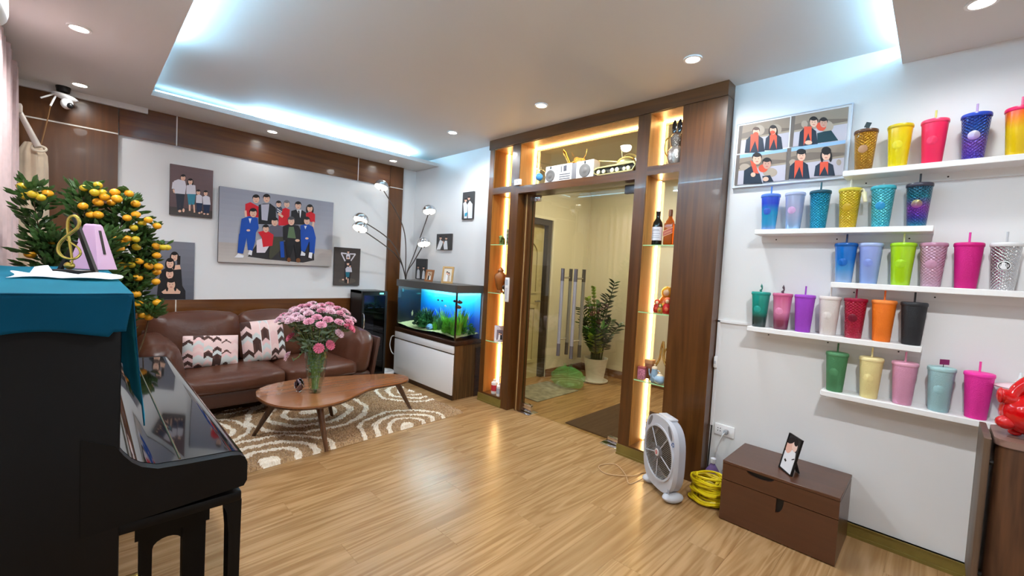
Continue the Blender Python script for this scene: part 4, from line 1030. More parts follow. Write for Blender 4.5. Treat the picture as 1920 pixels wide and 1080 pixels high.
grass(2.93, 3.62, 0.26, 30, m_gr[0], 'tall bright green sword plant at the right end of the fish tank', 0.022)
grass(2.85, 3.86, 0.24, 36, m_gr[2], 'mid green spiky plant in the middle of the fish tank')
grass(2.92, 4.02, 0.27, 30, m_gr[2], 'tall mid green plant behind the rock in the fish tank')
grass(2.86, 4.20, 0.24, 60, m_gr[1], 'dark bushy water plant in the left half of the fish tank', 0.02)
grass(2.90, 4.34, 0.22, 60, m_gr[1], 'dark bushy water plant at the far left of the fish tank', 0.02)
grass(2.80, 3.62, 0.17, 60, m_gr[0], 'broad bright green clump in front of the red fish in the fish tank', 0.03, 0.12)
grass(2.83, 3.78, 0.19, 60, m_gr[0], 'broad bright green clump left of the corner post in the fish tank', 0.028, 0.12)
grass(2.83, 4.27, 0.15, 70, m_gr[2], 'low mid green bush in front of the dark plants in the fish tank', 0.024, 0.14)
grass(2.86, 4.10, 0.20, 60, m_gr[1], 'dark bushy plant on the brown rock in the fish tank', 0.022, 0.12)
grass(2.96, 3.76, 0.30, 40, m_gr[2], 'tallest mid green plant at the back of the fish tank', 0.014, 0.16)
grass(2.84, 3.95, 0.16, 50, m_gr[2], 'mid green tuft beside the pale blue stone in the fish tank', 0.014, 0.12)
grass(2.80, 3.97, 0.10, 24, m_gr[0], 'low yellow green plant on the sand at the front of the fish tank', 0.02)
def bush(x, y, r, h, n, m, L, label):
    mb = MB()
    for k in range(n):
        a = rn.uniform(0, 2*PI); q = math.sqrt(rn.random()); z = 0.672+h*rn.random()*(1.05-0.6*q)
        p = Vector((min(max(x+r*q*math.cos(a), TX0+0.03), TX1-0.05), min(max(y+1.3*r*q*math.sin(a), TY0+0.03), TY1-0.05), z))
        d = Vector((math.cos(a), math.sin(a), rn.uniform(-0.2, 1.2)))
        v_, f_ = leaf_mesh(L*rn.uniform(0.7, 1.2), L*0.45); M_ = leaf_mat(p, d); mb.add([M_ @ Vector(w) for w in v_], f_)
    single('water_plant', mb, m, label, 'plant', (x, y, 0.67), 'plants in the fish tank', smooth=False)
bush(2.85, 4.30, 0.09, 0.20, 260, m_gr[1], 0.034, 'dark leafy bush left of the rock in the fish tank')
bush(2.82, 4.16, 0.07, 0.17, 200, m_gr[2], 0.03, 'mid green leafy bush around the rock in the fish tank')
bush(2.83, 3.70, 0.08, 0.16, 240, m_gr[0], 0.036, 'light green leafy bush beside the corner post in the fish tank')
bush(2.95, 3.60, 0.07, 0.14, 160, m_gr[2], 0.034, 'mid green leafy bush at the right end of the fish tank')
def rock(x, y, r, m, label):
    rn2 = random.Random(int(x*1000+y*100)); mb = MB().ball((0, 0, 0), (r, r*1.2, r*0.9), 10, 7)
    mb.v = [tuple(c*(1+rn2.uniform(-.2, .2)) for c in p) for p in mb.v]; mb.xf(Matrix.Translation((x, y, 0.665+r*0.5)))
    single('rock', mb, m, label, 'rock', (x, y, 0.665), 'rocks in the fish tank', smooth=False)
m_rock = mat('brown_rock', rgb(92, 74, 52), 0.8, noise=(30, 0.4))
rock(2.93, 4.12, 0.075, m_rock, 'brown rock between the dark plants in the fish tank')
rock(2.80, 4.07, 0.04, mat('blue_stone', rgb(120, 160, 200), 0.6), 'small pale blue stone on the sand of the fish tank')
rock(2.83, 3.62, 0.022, mat('white_stone', rgb(210, 210, 190), 0.6), 'small white stone at the right front of the fish tank')
def fish(x, y, z, L, col, label, rz=PI/2, pitch=0.0):
    t = thing('fish', label, 'fish', (x, y, z), rot=(0, pitch, rz), group='fish in the tank')
    m = mat('fish_'+label.split()[0]+str(len(MATS)), col, 0.3)
    b = MB().ball((0, 0, 0), (L*0.42, L*0.09, L*0.24), 14, 8)
    put('body', b, m, t, local=True)
    put('tail', MB().prism([(-L*0.36, 0), (-L*0.58, L*0.17), (-L*0.52, 0), (-L*0.58, -L*0.17)], -L*0.01, L*0.01, xz), m, t, local=True, smooth=False)
    put('fin', MB().prism([(-L*0.2, L*0.18), (L*0.1, L*0.23), (-L*0.15, L*0.36)], -L*0.008, L*0.008, xz), m, t, local=True, smooth=False)
BK = rgb(40, 34, 40)
fish(2.80, 3.545, 1.02, 0.075, rgb(52, 40, 44), 'dark round fish at the upper right beside the corner post', -PI/2+0.5)
fish(2.80, 3.56, 0.965, 0.075, rgb(96, 56, 50), 'reddish dark fish just below the other at the corner post', -PI/2+0.5)
fish(2.82, 3.66, 1.02, 0.06, BK, 'black fish left of the tank corner post', -PI/2)
fish(2.85, 3.93, 1.0, 0.04, BK, 'small black fish in the middle of the blue water, right of a pair', PI/2)
fish(2.86, 4.02, 1.0, 0.04, BK, 'small black fish in the middle of the blue water, left of a pair', PI/2)
fish(2.86, 3.88, 0.945, 0.045, rgb(200, 190, 200), 'pale silver fish below the small black pair', PI/2)
fish(2.80, 4.45, 0.80, 0.07, rgb(210, 205, 150), 'pale yellow fish swimming upright at the dark left end', PI/2, 1.4)
fish(2.97, 3.62, 0.84, 0.06, rgb(200, 130, 120), 'pale red fish above the green plants at the right end', PI/2, -0.6)

# cable on the cabinet's left end
single('white_cable', MB().tube(smoothpath([(2.715, 4.70, 0.50), (2.70, 4.735, 0.48), (2.69, 4.75, 0.38), (2.70, 4.72, 0.30), (2.72, 4.70, 0.27)], 6), 0.006, 8), m_white, 'white cable looping at the left end of the fish tank cabinet', 'cable', (2.71, 4.71, 0.27))

# ================================================================== FLOOR LAMP
lp = thing('floor_lamp', 'five armed chrome arc floor lamp behind the fish tank', 'lamp', (2.90, 4.79, 0))
put('base', MB().lathe([(0.11, 0), (0.12, 0.01), (0.12, 0.025), (0.03, 0.035), (0.02, 0.05)], 28, (2.90, 4.79, 0)), m_chrome, lp)
put('pole', MB().tube([(2.90, 4.79, 0.04), (2.90, 4.79, 0.95)], 0.014, 12), m_steel, lp)
m_lampglass = glow('lamp_head_glow', (1.0, 0.97, 0.88, 1), 1.25)
HEADS = [(2.425, 4.62, 2.261, 2.797, 4.72, 1.812), (2.158, 4.55, 1.847, 2.634, 4.7, 1.635), (2.108, 4.45, 1.746, 2.665, 4.68, 1.502), (2.944, 4.40, 2.036, 2.99, 4.74, 1.56), (2.941, 4.48, 1.646, 2.95, 4.70, 1.426)]
rn = random.Random(8)
m_arm = mat('lamp_arm_steel', rgb(120, 112, 106), 0.3, 1.0)
for k, (hx, hy, hz, px, py, pz) in enumerate(HEADS):
    H = Vector((hx, hy, hz))
    arm = put('arm', MB().tube(smoothpath([(2.90, 4.79, 0.93), (2.905+0.15*(hx-2.9)*0.2, 4.79, 1.25), (px, py, pz), tuple(H+Vector((0, 0, 0.0)))], 10), 0.0065, 8), m_arm, lp)
    dirn = (H-Vector((px, py, pz))).normalized(); dirn.z = min(dirn.z, 0.25)
    q = Vector((dirn.x*0.45, dirn.y*0.45, -1)).normalized().to_track_quat('-Z', 'Y').to_matrix().to_4x4()
    T = Matrix.Translation(H) @ q
    R = 0.082
    sh = MB().lathe([(R*math.cos(a), R*0.95*math.sin(a)) for a in [PI/2*i/8 for i in range(8)]]+[(0.004, R*0.95)], 22, (0, 0, 0), False, True); sh.xf(T)
    hd = put('lamp_shade', sh, m_chrome, lp)
    gl = MB().ball((0, 0, -0.002), (R*0.93, R*0.93, R*0.45), 20, 10); gl.xf(T)
    put('lamp_glass', gl, m_lampglass, hd)
    kn = MB().ball((0, 0, -R*0.47), 0.012, 8, 6); kn.xf(T); put('knob', kn, m_chrome, hd)

# ================================================================== PICTURES
import numpy as np
def homog(src, dst):
    A = []; b = []
    for (x, y), (u, v) in zip(src, dst):
        A.append([x, y, 1, 0, 0, 0, -u*x, -u*y]); b.append(u)
        A.append([0, 0, 0, x, y, 1, -v*x, -v*y]); b.append(v)
    h = np.linalg.solve(np.array(A, float), np.array(b, float))
    return np.append(h, 1).reshape(3, 3)
class Paint:
    """flat printed shapes; src = the four corners TL TR BR BL in sketch units, W x H metres"""
    def __init__(s, src, W, H):
        s.W, s.H = W, H; s.h = homog(src, [(0, H), (W, H), (W, 0), (0, 0)]); s.L = []; s.raw = False
    def map(s, p):
        if s.raw: return p
        q = s.h @ np.array([p[0], p[1], 1.0]); return (q[0]/q[2], q[1]/q[2])
    def poly(s, pts, col):
        q = [s.map(p) for p in pts]
        q = [(min(max(u, 0.0), s.W), min(max(v, 0.0), s.H)) for u, v in q]
        s.L.append((q, col)); return s
    def ell(s, x, y, rx, ry, col, a0=0, n=16):
        c, d = math.cos(a0), math.sin(a0)
        return s.poly([(x+rx*math.cos(t)*c-ry*math.sin(t)*d, y+rx*math.cos(t)*d+ry*math.sin(t)*c) for t in [2*PI*i/n for i in range(n)]], col)
    def line(s, x0, y0, x1, y1, w, col):
        L = math.hypot(x1-x0, y1-y0); nx, ny = -(y1-y0)/L*w/2, (x1-x0)/L*w/2
        return s.poly([(x0+nx, y0+ny), (x1+nx, y1+ny), (x1-nx, y1-ny), (x0-nx, y0-ny)], col)
    def band(s, v0, v1, c0, c1, n=8):
        for i in range(n):
            a, b = lerp(v0, v1, i/n), lerp(v0, v1, (i+1)/n); c = tuple(lerp(c0[k], c1[k], (i+.5)/n) for k in range(4))
            s.L.append(([(0, a), (s.W, a), (s.W, b), (0, b)], c))
        return s
    def head(s, x, y, r, skin, hair, long=False):
        if long:
            s.ell(x-r*0.85, y+r*0.45, r*0.32, r*1.05, hair); s.ell(x+r*0.85, y+r*0.45, r*0.32, r*1.05, hair)
        s.ell(x, y-r*0.32, r*0.98, r*0.92, hair); s.ell(x, y+r*0.12, r*0.84, r*1.05, skin); s.ell(x, y-r*0.72, r*0.82, r*0.44, hair)
        s.ell(x-r*0.3, y+r*0.05, r*0.1, r*0.07, hair, n=8); s.ell(x+r*0.3, y+r*0.05, r*0.1, r*0.07, hair, n=8)
        s.line(x-r*0.25, y+r*0.62, x+r*0.25, y+r*0.62, r*0.14, rgb(190, 90, 90)); return s
    def mb(s, fn):
        m = MB()
        for i, (q, c) in enumerate(s.L): m.add([fn(u, v, 0.0003+0.00012*i) for u, v in q], [tuple(range(len(q)))], c)
        m.flat2d = True
        return m
def picture(name, label, cat, P, side, x0, z0, depth, off, m_edge, group='photos on the walls', frame=None):
    """side 'Y': hangs on the sofa wall, u runs +X.  side 'X': hangs on the right wall, u runs -Y."""
    if side == 'Y':
        base = (x0+P.W/2, off, z0); fn = lambda u, v, w: (x0+u, off-depth-w, z0+v); bx = (x0, x0+P.W, off-depth, off, z0, z0+P.H)
    else:
        base = (off, x0-P.W/2, z0); fn = lambda u, v, w: (off-depth-w, x0-u, z0+v); bx = (off-depth, off, x0-P.W, x0, z0, z0+P.H)
    t = thing(name, label, cat, base, group=group)
    put('canvas', MB().rbox(*bx, 0.002, 1), m_edge, t)
    put('print', P.mb(fn), m_print, t, smooth=False)
    if frame:
        w, d, mf = frame
        o = [(-w, -w), (P.W+w, -w), (P.W+w, P.H+w), (-w, P.H+w)]; i = [(0, 0), (P.W, 0), (P.W, P.H), (0, P.H)]
        put('frame', MB().ring(o, i, -depth, d, fn), mf, t, smooth=False)
    return t
SK, HA = rgb(232, 186, 160), rgb(34, 26, 26)
BLK, WHT, RED, BLU = rgb(34, 33, 36), rgb(232, 232, 236), rgb(206, 26, 40), rgb(22, 74, 164)
m_edge = mat('canvas_edge', rgb(70, 66, 66), 0.6)
# large family portrait
P = Paint([(75,105),(1285,285),(1240,965),(45,915)], 1.085, 0.722)
P.band(0.18, 0.722, rgb(176, 176, 184), rgb(150, 150, 162), 10); P.band(0, 0.19, rgb(196, 188, 182), rgb(176, 166, 160), 6)
P.poly([(360,860),(480,700),(1060,700),(1060,900),(940,925),(560,890)], rgb(52, 48, 50))
P.poly([(345,300),(400,280),(490,330),(490,445),(340,430)], RED).line(345, 370, 350, 440, 22, SK).head(460, 245, 40, SK, HA)
P.poly([(485,310),(540,295),(610,295),(668,340),(668,520),(480,515)], BLK).poly([(512,305),(600,300),(575,480),(515,470)], rgb(186, 182, 196)).head(572, 240, 40, SK, HA)
P.poly([(700,370),(770,340),(815,360),(800,530),(690,530)], RED).head(785, 300, 34, SK, rgb(120, 116, 120))
P.ell(702, 365, 36, 42, rgb(70, 76, 92)).line(680, 350, 730, 385, 8, WHT).line(680, 375, 725, 400, 8, WHT).head(698, 300, 30, SK, HA).line(690, 400, 740, 440, 24, SK)
P.poly([(830,375),(880,360),(935,360),(985,390),(985,520),(820,520)], BLK).poly([(885,360),(940,360),(925,450)], WHT).line(910, 370, 912, 445, 14, BLK).head(905, 315, 36, SK, HA)
P.poly([(985,400),(1040,380),(1082,410),(1078,500),(985,480)], RED).line(1062, 490, 1050, 590, 22, SK).head(1028, 345, 34, SK, HA, True)
P.poly([(300,460),(380,430),(470,450),(480,560),(440,620),(275,630)], BLU).poly([(270,620),(450,600),(440,700),(410,800),(360,790),(350,660),(310,830),(250,820)], BLU)
P.poly([(375,455),(405,455),(390,510)], WHT).ell(370, 582, 20, 12, SK).poly([(215,870),(260,825),(318,850),(310,872)], WHT).poly([(360,835),(380,790),(408,800),(400,848)], WHT).head(425, 395, 42, SK, HA)
P.poly([(595,540),(650,515),(740,545),(740,660),(600,665)], rgb(96, 92, 104)).poly([(600,650),(735,650),(740,760),(600,890),(580,870)], rgb(70, 68, 52)).line(720, 700, 725, 870, 40, BLU).head(650, 490, 40, SK, HA)
P.poly([(470,600),(560,580),(635,630),(620,745),(510,765),(510,660)], RED).poly([(455,690),(510,670),(520,760),(585,750),(540,820),(452,820)], rgb(226, 214, 222)).head(555, 562, 36, SK, HA)
P.poly([(735,540),(800,515),(900,530),(930,600),(925,700),(735,690)], BLK).poly([(800,545),(850,545),(870,670),(780,660)], rgb(92, 112, 80)).poly([(755,680),(920,690),(905,870),(870,880),(850,740),(800,880),(775,875)], rgb(28, 27, 30))
P.ell(885, 690, 24, 14, SK).ell(790, 895, 20, 24, rgb(120, 74, 44)).ell(888, 900, 24, 24, rgb(120, 74, 44)).head(825, 482, 40, SK, rgb(80, 78, 80))
P.poly([(920,530),(990,510),(1055,545),(1080,660),(1060,830),(1010,820),(1010,700),(960,810),(920,800)], BLU).poly([(960,535),(988,535),(972,570)], WHT).ell(985, 668, 18, 11, SK).poly([(912,850),(925,800),(965,830),(960,852)], WHT).poly([(995,870),(1005,815),(1040,820),(1030,882)], WHT).head(990, 480, 36, SK, HA)
picture('family_portrait', 'large grey wall photo of ten people in suits and red dresses', 'photo', P, 'Y', 0.92, 1.315, 0.030, YB-0.006, m_edge)
# family in white shirts
P = Paint([(85,58),(845,188),(825,1030),(72,962)], 0.32, 0.45)
P.band(0.06, 0.45, rgb(96, 74, 74), rgb(116, 92, 92), 8); P.band(0, 0.07, rgb(76, 68, 64), rgb(70, 58, 56), 3)
def denim(x0, x1, y0, y1, c): P.poly([(x0,y0),(x1,y0),((x1*3+x0)/4+8,y1),((x0+x1)/2,y1-20),((x0+x1)/2,(y0+y1)/2),((x0+x1)/2-8,y1),((x0*3+x1)/4-14,y1)], c)
WS = rgb(214, 208, 216)
denim(185, 345, 590, 890, rgb(48, 48, 58)); P.ell(255, 905, 28, 22, SK).ell(322, 890, 20, 34, SK); P.poly([(150,370),(230,340),(350,370),(370,470),(350,605),(165,590)], WS).line(150, 390, 135, 510, 46, WS).line(140, 520, 160, 580, 26, SK).head(315, 310, 48, SK, HA)
denim(385, 540, 590, 800, rgb(56, 130, 150)); P.line(430, 790, 430, 900, 30, SK).line(505, 790, 515, 930, 26, SK); P.poly([(375,450),(440,425),(530,450),(540,605),(370,600)], WS).head(442, 380, 46, SK, HA, True)
denim(545, 655, 740, 920, rgb(36, 46, 74)); P.poly([(545,625),(600,605),(650,640),(650,765),(540,755)], WS).ell(600, 935, 20, 16, SK).ell(640, 920, 14, 20, SK).head(582, 570, 40, SK, HA)
denim(665, 790, 770, 940, rgb(36, 46, 74)); P.poly([(655,650),(715,625),(780,655),(795,790),(665,785)], WS).ell(685, 950, 20, 14, SK).ell(745, 955, 20, 14, SK).head(710, 585, 40, SK, HA)
picture('family_photo', 'brown wall photo of four people in white shirts and jeans', 'photo', P, 'Y', 0.549, 1.722, 0.025, YB, m_edge)
# four faces stacked
P = Paint([(58,75),(838,128),(822,1018),(42,1012)], 0.353, 0.53)
P.band(0, 0.53, rgb(96, 98, 108), rgb(126, 126, 136), 8)
P.poly([(300,560),(420,500),(620,520),(640,800),(690,880),(690,1010),(230,1010),(260,760)], BLK).poly([(500,480),(600,470),(620,540),(470,550)], SK)
P.head(515, 340, 62, SK, HA, True).line(585, 330, 580, 470, 50, HA)
P.head(445, 445, 68, SK, HA, True).head(440, 605, 70, SK, HA, True)
P.poly([(310,890),(400,830),(540,830),(612,890),(600,925),(340,920)], SK).head(462, 770, 76, SK, HA, True)
picture('family_photo', 'grey wall photo of four women in black, one above another, behind the kumquat tree', 'photo', P, 'Y', 0.387, 0.952, 0.02, YB-0.0, m_edge)
# father carrying children
P = Paint([(140,150),(703,185),(675,980),(115,978)], 0.308, 0.44)
P.band(0, 0.44, rgb(84, 74, 68), rgb(66, 58, 54), 6)
P.ell(410, 880, 190, 60, rgb(96, 86, 76))
P.poly([(360,480),(400,440),(470,440),(500,480),(510,600),(480,820),(440,940),(350,920),(345,700)], rgb(52, 46, 46))
P.poly([(385,330),(430,270),(475,330),(470,410),(390,410)], WS).line(275, 280, 400, 295, 28, WS).line(280, 285, 365, 455, 26, WS).line(460, 300, 590, 300, 26, WS).line(590, 300, 490, 445, 26, WS)
P.head(432, 255, 26, SK, HA).head(428, 385, 26, SK, HA)
P.poly([(370,620),(410,575),(500,590),(515,690),(380,700)], WS).poly([(372,690),(465,690),(450,800),(385,810)], rgb(40, 112, 130)).line(395, 800, 392, 850, 22, SK).line(428, 830, 425, 935, 24, SK).ell(318, 855, 22, 16, SK)
P.head(425, 510, 32, SK, HA, True).head(470, 560, 24, SK, HA)
picture('family_photo', 'small brown wall photo of a child with raised arms above a seated group', 'photo', P, 'Y', 2.043, 1.10, 0.022, YB, m_edge)
# three small studio photos on the corner wall
def studio(src, W, H):
    p = Paint(src, W, H); p.band(0, H, rgb(62, 60, 60), rgb(72, 70, 70), 3); return p
P = studio([(532,112),(648,102),(635,375),(520,380)], 0.197, 0.305)
P.poly([(535,220),(560,200),(580,240),(575,370),(545,370)], WHT).poly([(580,230),(605,195),(632,230),(628,370),(585,370)], WHT).poly([(552,320),(580,310),(572,350),(550,350)], rgb(60, 160, 190)).head(562, 190, 15, SK, HA).head(596, 172, 15, SK, HA, True)
picture('studio_photo', 'tall dark studio photo of a couple in white, highest by the partition', 'photo', P, 'X', 3.915, 1.93, 0.02, XW, m_edge)
P = studio([(268,530),(420,528),(412,694),(258,690)], 0.30, 0.19)
P.poly([(262,690),(290,610),(300,585),(330,610),(322,640),(300,690)], WHT).head(306, 570, 14, SK, HA).poly([(335,640),(350,600),(372,600),(378,690),(340,690)], WHT).line(340, 632, 330, 600, 8, SK).head(364, 575, 13, SK, HA)
picture('studio_photo', 'wide dark studio photo of two people in white facing each other', 'photo', P, 'X', 4.389, 1.583, 0.02, XW, m_edge)
P = studio([(58,800),(165,800),(160,1012),(50,1005)], 0.24, 0.262)
P.poly([(62,990),(68,920),(80,900),(94,920),(96,1000),(64,1000)], WHT).head(79, 885, 11, SK, HA).poly([(118,1005),(126,930),(136,910),(148,930),(150,1005)], WHT).head(136, 890, 11, SK, HA)
picture('studio_photo', 'dark studio photo of two people in white low above the fish tank hood', 'photo', P, 'X', 4.825, 1.202, 0.02, XW, m_edge)
# four-photo collage by the cups
P = Paint([(72,285),(1442,50),(1341,928),(18,1005)], 0.60, 0.41)
P.L.append(([(0,0),(0.6,0),(0.6,0.41),(0,0.41)], rgb(236, 238, 242)))
HILL, SNOW, PARKA, SCARF, FUR = rgb(150, 132, 116), rgb(196, 190, 200), rgb(34, 44, 60), rgb(222, 84, 56), rgb(176, 158, 140)
def scene(tl, tr, br, bl, sky=False):
    def at(u, v): return (lerp(lerp(tl[0], bl[0], v), lerp(tr[0], br[0], v), u), lerp(lerp(tl[1], bl[1], v), lerp(tr[1], br[1], v), u))
    P.poly([at(0,0), at(1,0), at(1,1), at(0,1)], SNOW)
    if sky: P.poly([at(0,0), at(1,0), at(1,.2), at(0,.25)], rgb(150, 188, 226))
    P.poly([at(0,.12 if sky else 0), at(1,.1 if sky else 0), at(1,.48), at(0,.5)], HILL)
    P.poly([at(0,.3), at(.4,.22), at(1,.36), at(1,.46), at(0,.5)], rgb(122, 106, 94))
    P.poly([at(0,.48), at(1,.44), at(1,.50), at(0,.54)], rgb(168, 152, 132))
    P.poly([at(.0,0), at(.07,0), at(.06,1), at(0,1)], rgb(110, 98, 90))
def parka(x, y, w, h, lean=0, scarf=True):
    P.poly([(x-w*.75,y+h*.25),(x-w*.3,y),(x+w*.3,y),(x+w*.75,y+h*.2),(x+w*.9+lean,y+h),(x-w*.9+lean,y+h)], PARKA)
    if scarf: P.poly([(x-w*.35,y-h*.05),(x+w*.35,y-h*.05),(x+w*.30,y+h*.95),(x+w*.04,y+h*.3),(x-w*.42,y+h*.98)], SCARF)
scene((92,300),(690,200),(660,560),(65,625))
P.ell(325, 350, 62, 60, FUR).ell(520, 345, 66, 62, FUR); parka(270, 410, 130, 205); parka(490, 400, 120, 190); P.head(288, 365, 44, SK, rgb(90, 66, 56)).head(487, 350, 46, SK, HA, True).ell(285, 395, 30, 22, SCARF).ell(480, 380, 30, 20, SCARF)
scene((705,195),(1400,85),(1360,490),(675,560))
P.ell(860, 290, 40, 44, FUR).ell(1120, 320, 90, 70, FUR); parka(900, 330, 130, 220); P.poly([(1010,400),(1100,380),(1180,370),(1262,490),(1010,520)], rgb(26, 58, 66)); P.ell(1060, 320, 60, 55, SCARF).head(970, 265, 54, SK, HA).head(1090, 275, 52, rgb(200, 150, 130), HA).ell(905, 510, 44, 26, SK)
scene((62,640),(650,575),(622,945),(38,985), True)
P.ell(160, 780, 62, 40, FUR).ell(450, 850, 84, 54, FUR); P.poly([(150,820),(230,770),(330,860),(360,975),(140,975)], PARKA); P.poly([(220,700),(280,740),(320,860),(260,850)], SCARF).ell(370, 800, 54, 46, SCARF); P.poly([(360,890),(450,880),(490,955),(370,965)], PARKA); P.head(300, 685, 58, SK, HA).head(415, 745, 56, rgb(200, 150, 130), HA).ell(400, 925, 34, 26, SK).ell(255, 870, 28, 26, SK)
scene((655,575),(1355,490),(1310,905),(628,945), True)
P.ell(720, 740, 44, 36, FUR).ell(1265, 755, 30, 36, FUR); parka(790, 730, 140, 205); parka(1090, 750, 140, 160); P.head(820, 660, 58, SK, HA).ell(820, 618, 56, 34, HA).head(1115, 660, 60, SK, HA, True).ell(1118, 615, 58, 48, HA)
picture('photo_collage', 'white bordered collage of four winter photos with orange scarves beside the cup shelves', 'photo', P, 'X', 1.022, 2.02, 0.02, XW, mat('white_edge', rgb(228, 232, 238), 0.5), frame=(0.006, 0.006, mat('pale_frame', rgb(206, 214, 226), 0.4)))

# framed photos standing on the hood of the tank and on the chest
def stand_frame(label, x, y, z, rz, w, h, col, paint, group=None, thick=0.014, border=0.02):
    t = thing('framed_photo', label, 'photo frame', (x, y, z), rz=rz, group=group)
    lean = Matrix.Rotation(-0.22, 4, 'X')
    o = [(-w/2, 0), (w/2, 0), (w/2, h), (-w/2, h)]; b = border
    i = [(-w/2+b, b), (w/2-b, b), (w/2-b, h-b), (-w/2+b, h-b)]
    fm = MB().ring(o, i, -thick/2, thick/2, xz); fm.xf(lean); put('frame', fm, col, t, local=True, smooth=False)
    bk = MB().box(-w/2+b, w/2-b, 0.0, thick/2-0.001, b, h-b); bk.xf(lean); put('back_board', bk, col, t, local=True, smooth=False)
    pm = paint.mb(lambda u, v, wv: (-w/2+b+u, -0.001-wv, b+v)); pm.xf(lean); put('print', pm, m_print, t, local=True, smooth=False)
    lg = MB().prism([(-0.015, 0), (0.015, 0), (0.01, h*0.6), (-0.01, h*0.6)], -0.003, 0.003, xz); lg.xf(Matrix.Translation((0, 0.03+h*0.18, 0.002)) @ Matrix.Rotation(0.30, 4, 'X')); put('easel_leg', lg, m_black, t, local=True, smooth=False)
    return t
m_frwood = mat('frame_wood', rgb(190, 150, 92), 0.45, noise=(20, 0.2))
def couple(W, H, bg, c1, c2):
    p = Paint([(0, 0), (100, 0), (100, 140), (0, 140)], W, H); p.band(0, H, bg, bg, 1)
    p.poly([(20,140),(28,70),(50,64),(56,140)], c1).poly([(50,140),(54,76),(74,70),(84,140)], c2).head(40, 50, 14, SK, HA).head(64, 58, 13, SK, HA, True); return p
stand_frame('small wooden photo frame on the fish tank hood, left one, turned sideways', 2.84, 4.20, 1.199, -1.25, 0.11, 0.14, mat('frame_wood_dark', rgb(150, 96, 58), 0.45), couple(0.07, 0.10, rgb(200, 176, 150), BLK, WHT), 'frames on the fish tank')
stand_frame('gold wooden photo frame on the fish tank hood, right one', 2.86, 3.87, 1.199, -0.95, 0.13, 0.19, m_frwood, couple(0.09, 0.15, rgb(222, 214, 200), WHT, rgb(190, 170, 150)), 'frames on the fish tank')
P = Paint([(548,112),(658,185),(558,418),(465,335)], 0.105, 0.198)
P.band(0, 0.198, rgb(60, 58, 58), rgb(50, 48, 48), 2); P.poly([(500,225),(545,215),(600,270),(590,330),(555,416),(468,332)], WHT).ell(545, 205, 34, 52, rgb(228, 176, 156), 0.3).ell(592, 215, 26, 44, rgb(236, 200, 186)).ell(560, 165, 36, 24, HA).ell(606, 190, 20, 30, HA).line(505, 290, 515, 310, 12, HA).line(565, 310, 590, 312, 8, HA)
stand_frame('black photo frame of a couple in white on the brown chest', 2.774, 0.5385, 0.3525, math.radians(-138), 0.115, 0.208, m_black, P, thick=0.012, border=0.005)

# ================================================================== CUP SHELVES AND CUPS
SHX = 2.935
m_shelf = mat('shelf_white', rgb(240, 240, 240), 0.4)
for i, (z, y0, y1, lb) in enumerate(((2.030, 0.42, -0.40, 'top white wall shelf starting beside the winter collage'), (1.722, 0.835, 0.042, 'second white wall shelf from the top, under the winter collage'),
      (1.422, 0.43, -0.40, 'third white wall shelf from the top, in the middle of the wall'), (1.122, 0.835, 0.042, 'fourth white wall shelf from the top, with the white and black cups'), (0.813, 0.436, -0.40, 'lowest white wall shelf above the brown chest'))):
    s_ = thing('wall_shelf', lb, 'shelf', (XW, (y0+y1)/2, z), group='white cup shelves')
    put('board', MB().rbox(SHX, XW, y1, y0, z-0.03, z, 0.003, 1), m_shelf, s_)
    put('back_rail', MB().box(XW-0.012, XW, y1+0.01, y0-0.01, z-0.07, z-0.03), m_shelf, s_, smooth=False)
    k = 0
    for yy in (y0-0.09, (y0+y1)/2, y1+0.09):
        put('screw', MB().lathe([(0.004, 0), (0.004, 0.002)], 8).xf(Matrix.Translation((XW-0.012, yy, z-0.052)) @ Matrix.Rotation(-PI/2, 4, 'Y')), m_black, s_)
CXX = 2.99
CH = 0.2
body_me = MB().lathe([(0.0355, 0), (0.037, 0.002), (0.0495, 0.192), (0.0505, 0.20)], 32).mesh('cup_body', m_white)
lid_me = MB().lathe([(0.0512, 0.198), (0.0528, 0.200), (0.053, 0.210), (0.0512, 0.2155), (0.047, 0.2175), (0.0, 0.2175)], 32, cap1=False).mesh('lid', m_white)
def tilted_disc(r, z0):
    mb = MB(); n = 24; vs = []
    for rr, lift in ((r, 0.0004), (r*0.92, 0.0012), (0, 0.0012)):
        for k in range(n):
            a = 2*PI*k/n; y = rr*math.cos(a); z = z0+rr*math.sin(a)
            R = 0.037+(z/0.192)*0.0125+0.0003
            xx = -math.sqrt(max(1e-6, R*R-y*y))-lift
            vs.append((xx, y, z))
    mb.add(vs, [(i*n+k, i*n+(k+1) % n, (i+1)*n+(k+1) % n, (i+1)*n+k) for i in range(2) for k in range(n)]); mb.flat2d = True
    return mb
emb_me = tilted_disc(0.021, 0.11).mesh('emblem', m_white)
straw_me = MB().tube([(0.004, 0, 0.21), (0.006, 0, 0.268)], 0.0042, 10).mesh('straw', m_white)
def cup(y, z, label, m_body, m_lid, m_straw=None, m_emb=None, group='straw cups on the wall shelves', emb_rz=0.0):
    t = thing('straw_cup', label, 'cup', (CXX, y, z+0.0005), group=group)

    for nm, me, m in (('cup_body', body_me, m_body), ('lid', lid_me, m_lid), ('emblem', emb_me, m_emb), ('straw', straw_me, m_straw)):
        if m is None: continue
        o = bpy.data.objects.new(nm, me); COL.objects.link(o); o.parent = t; WM[o] = WM[t]
        o.material_slots[0].link = 'OBJECT'; o.material_slots[0].material = m
        if nm == 'emblem': o.rotation_euler = (0, 0, emb_rz-0.1)
    return t
def plain(name, c, rough=0.45, bump=None, **k): return mat('cup_'+name, rgb(*c), rough, bump=bump, **k)
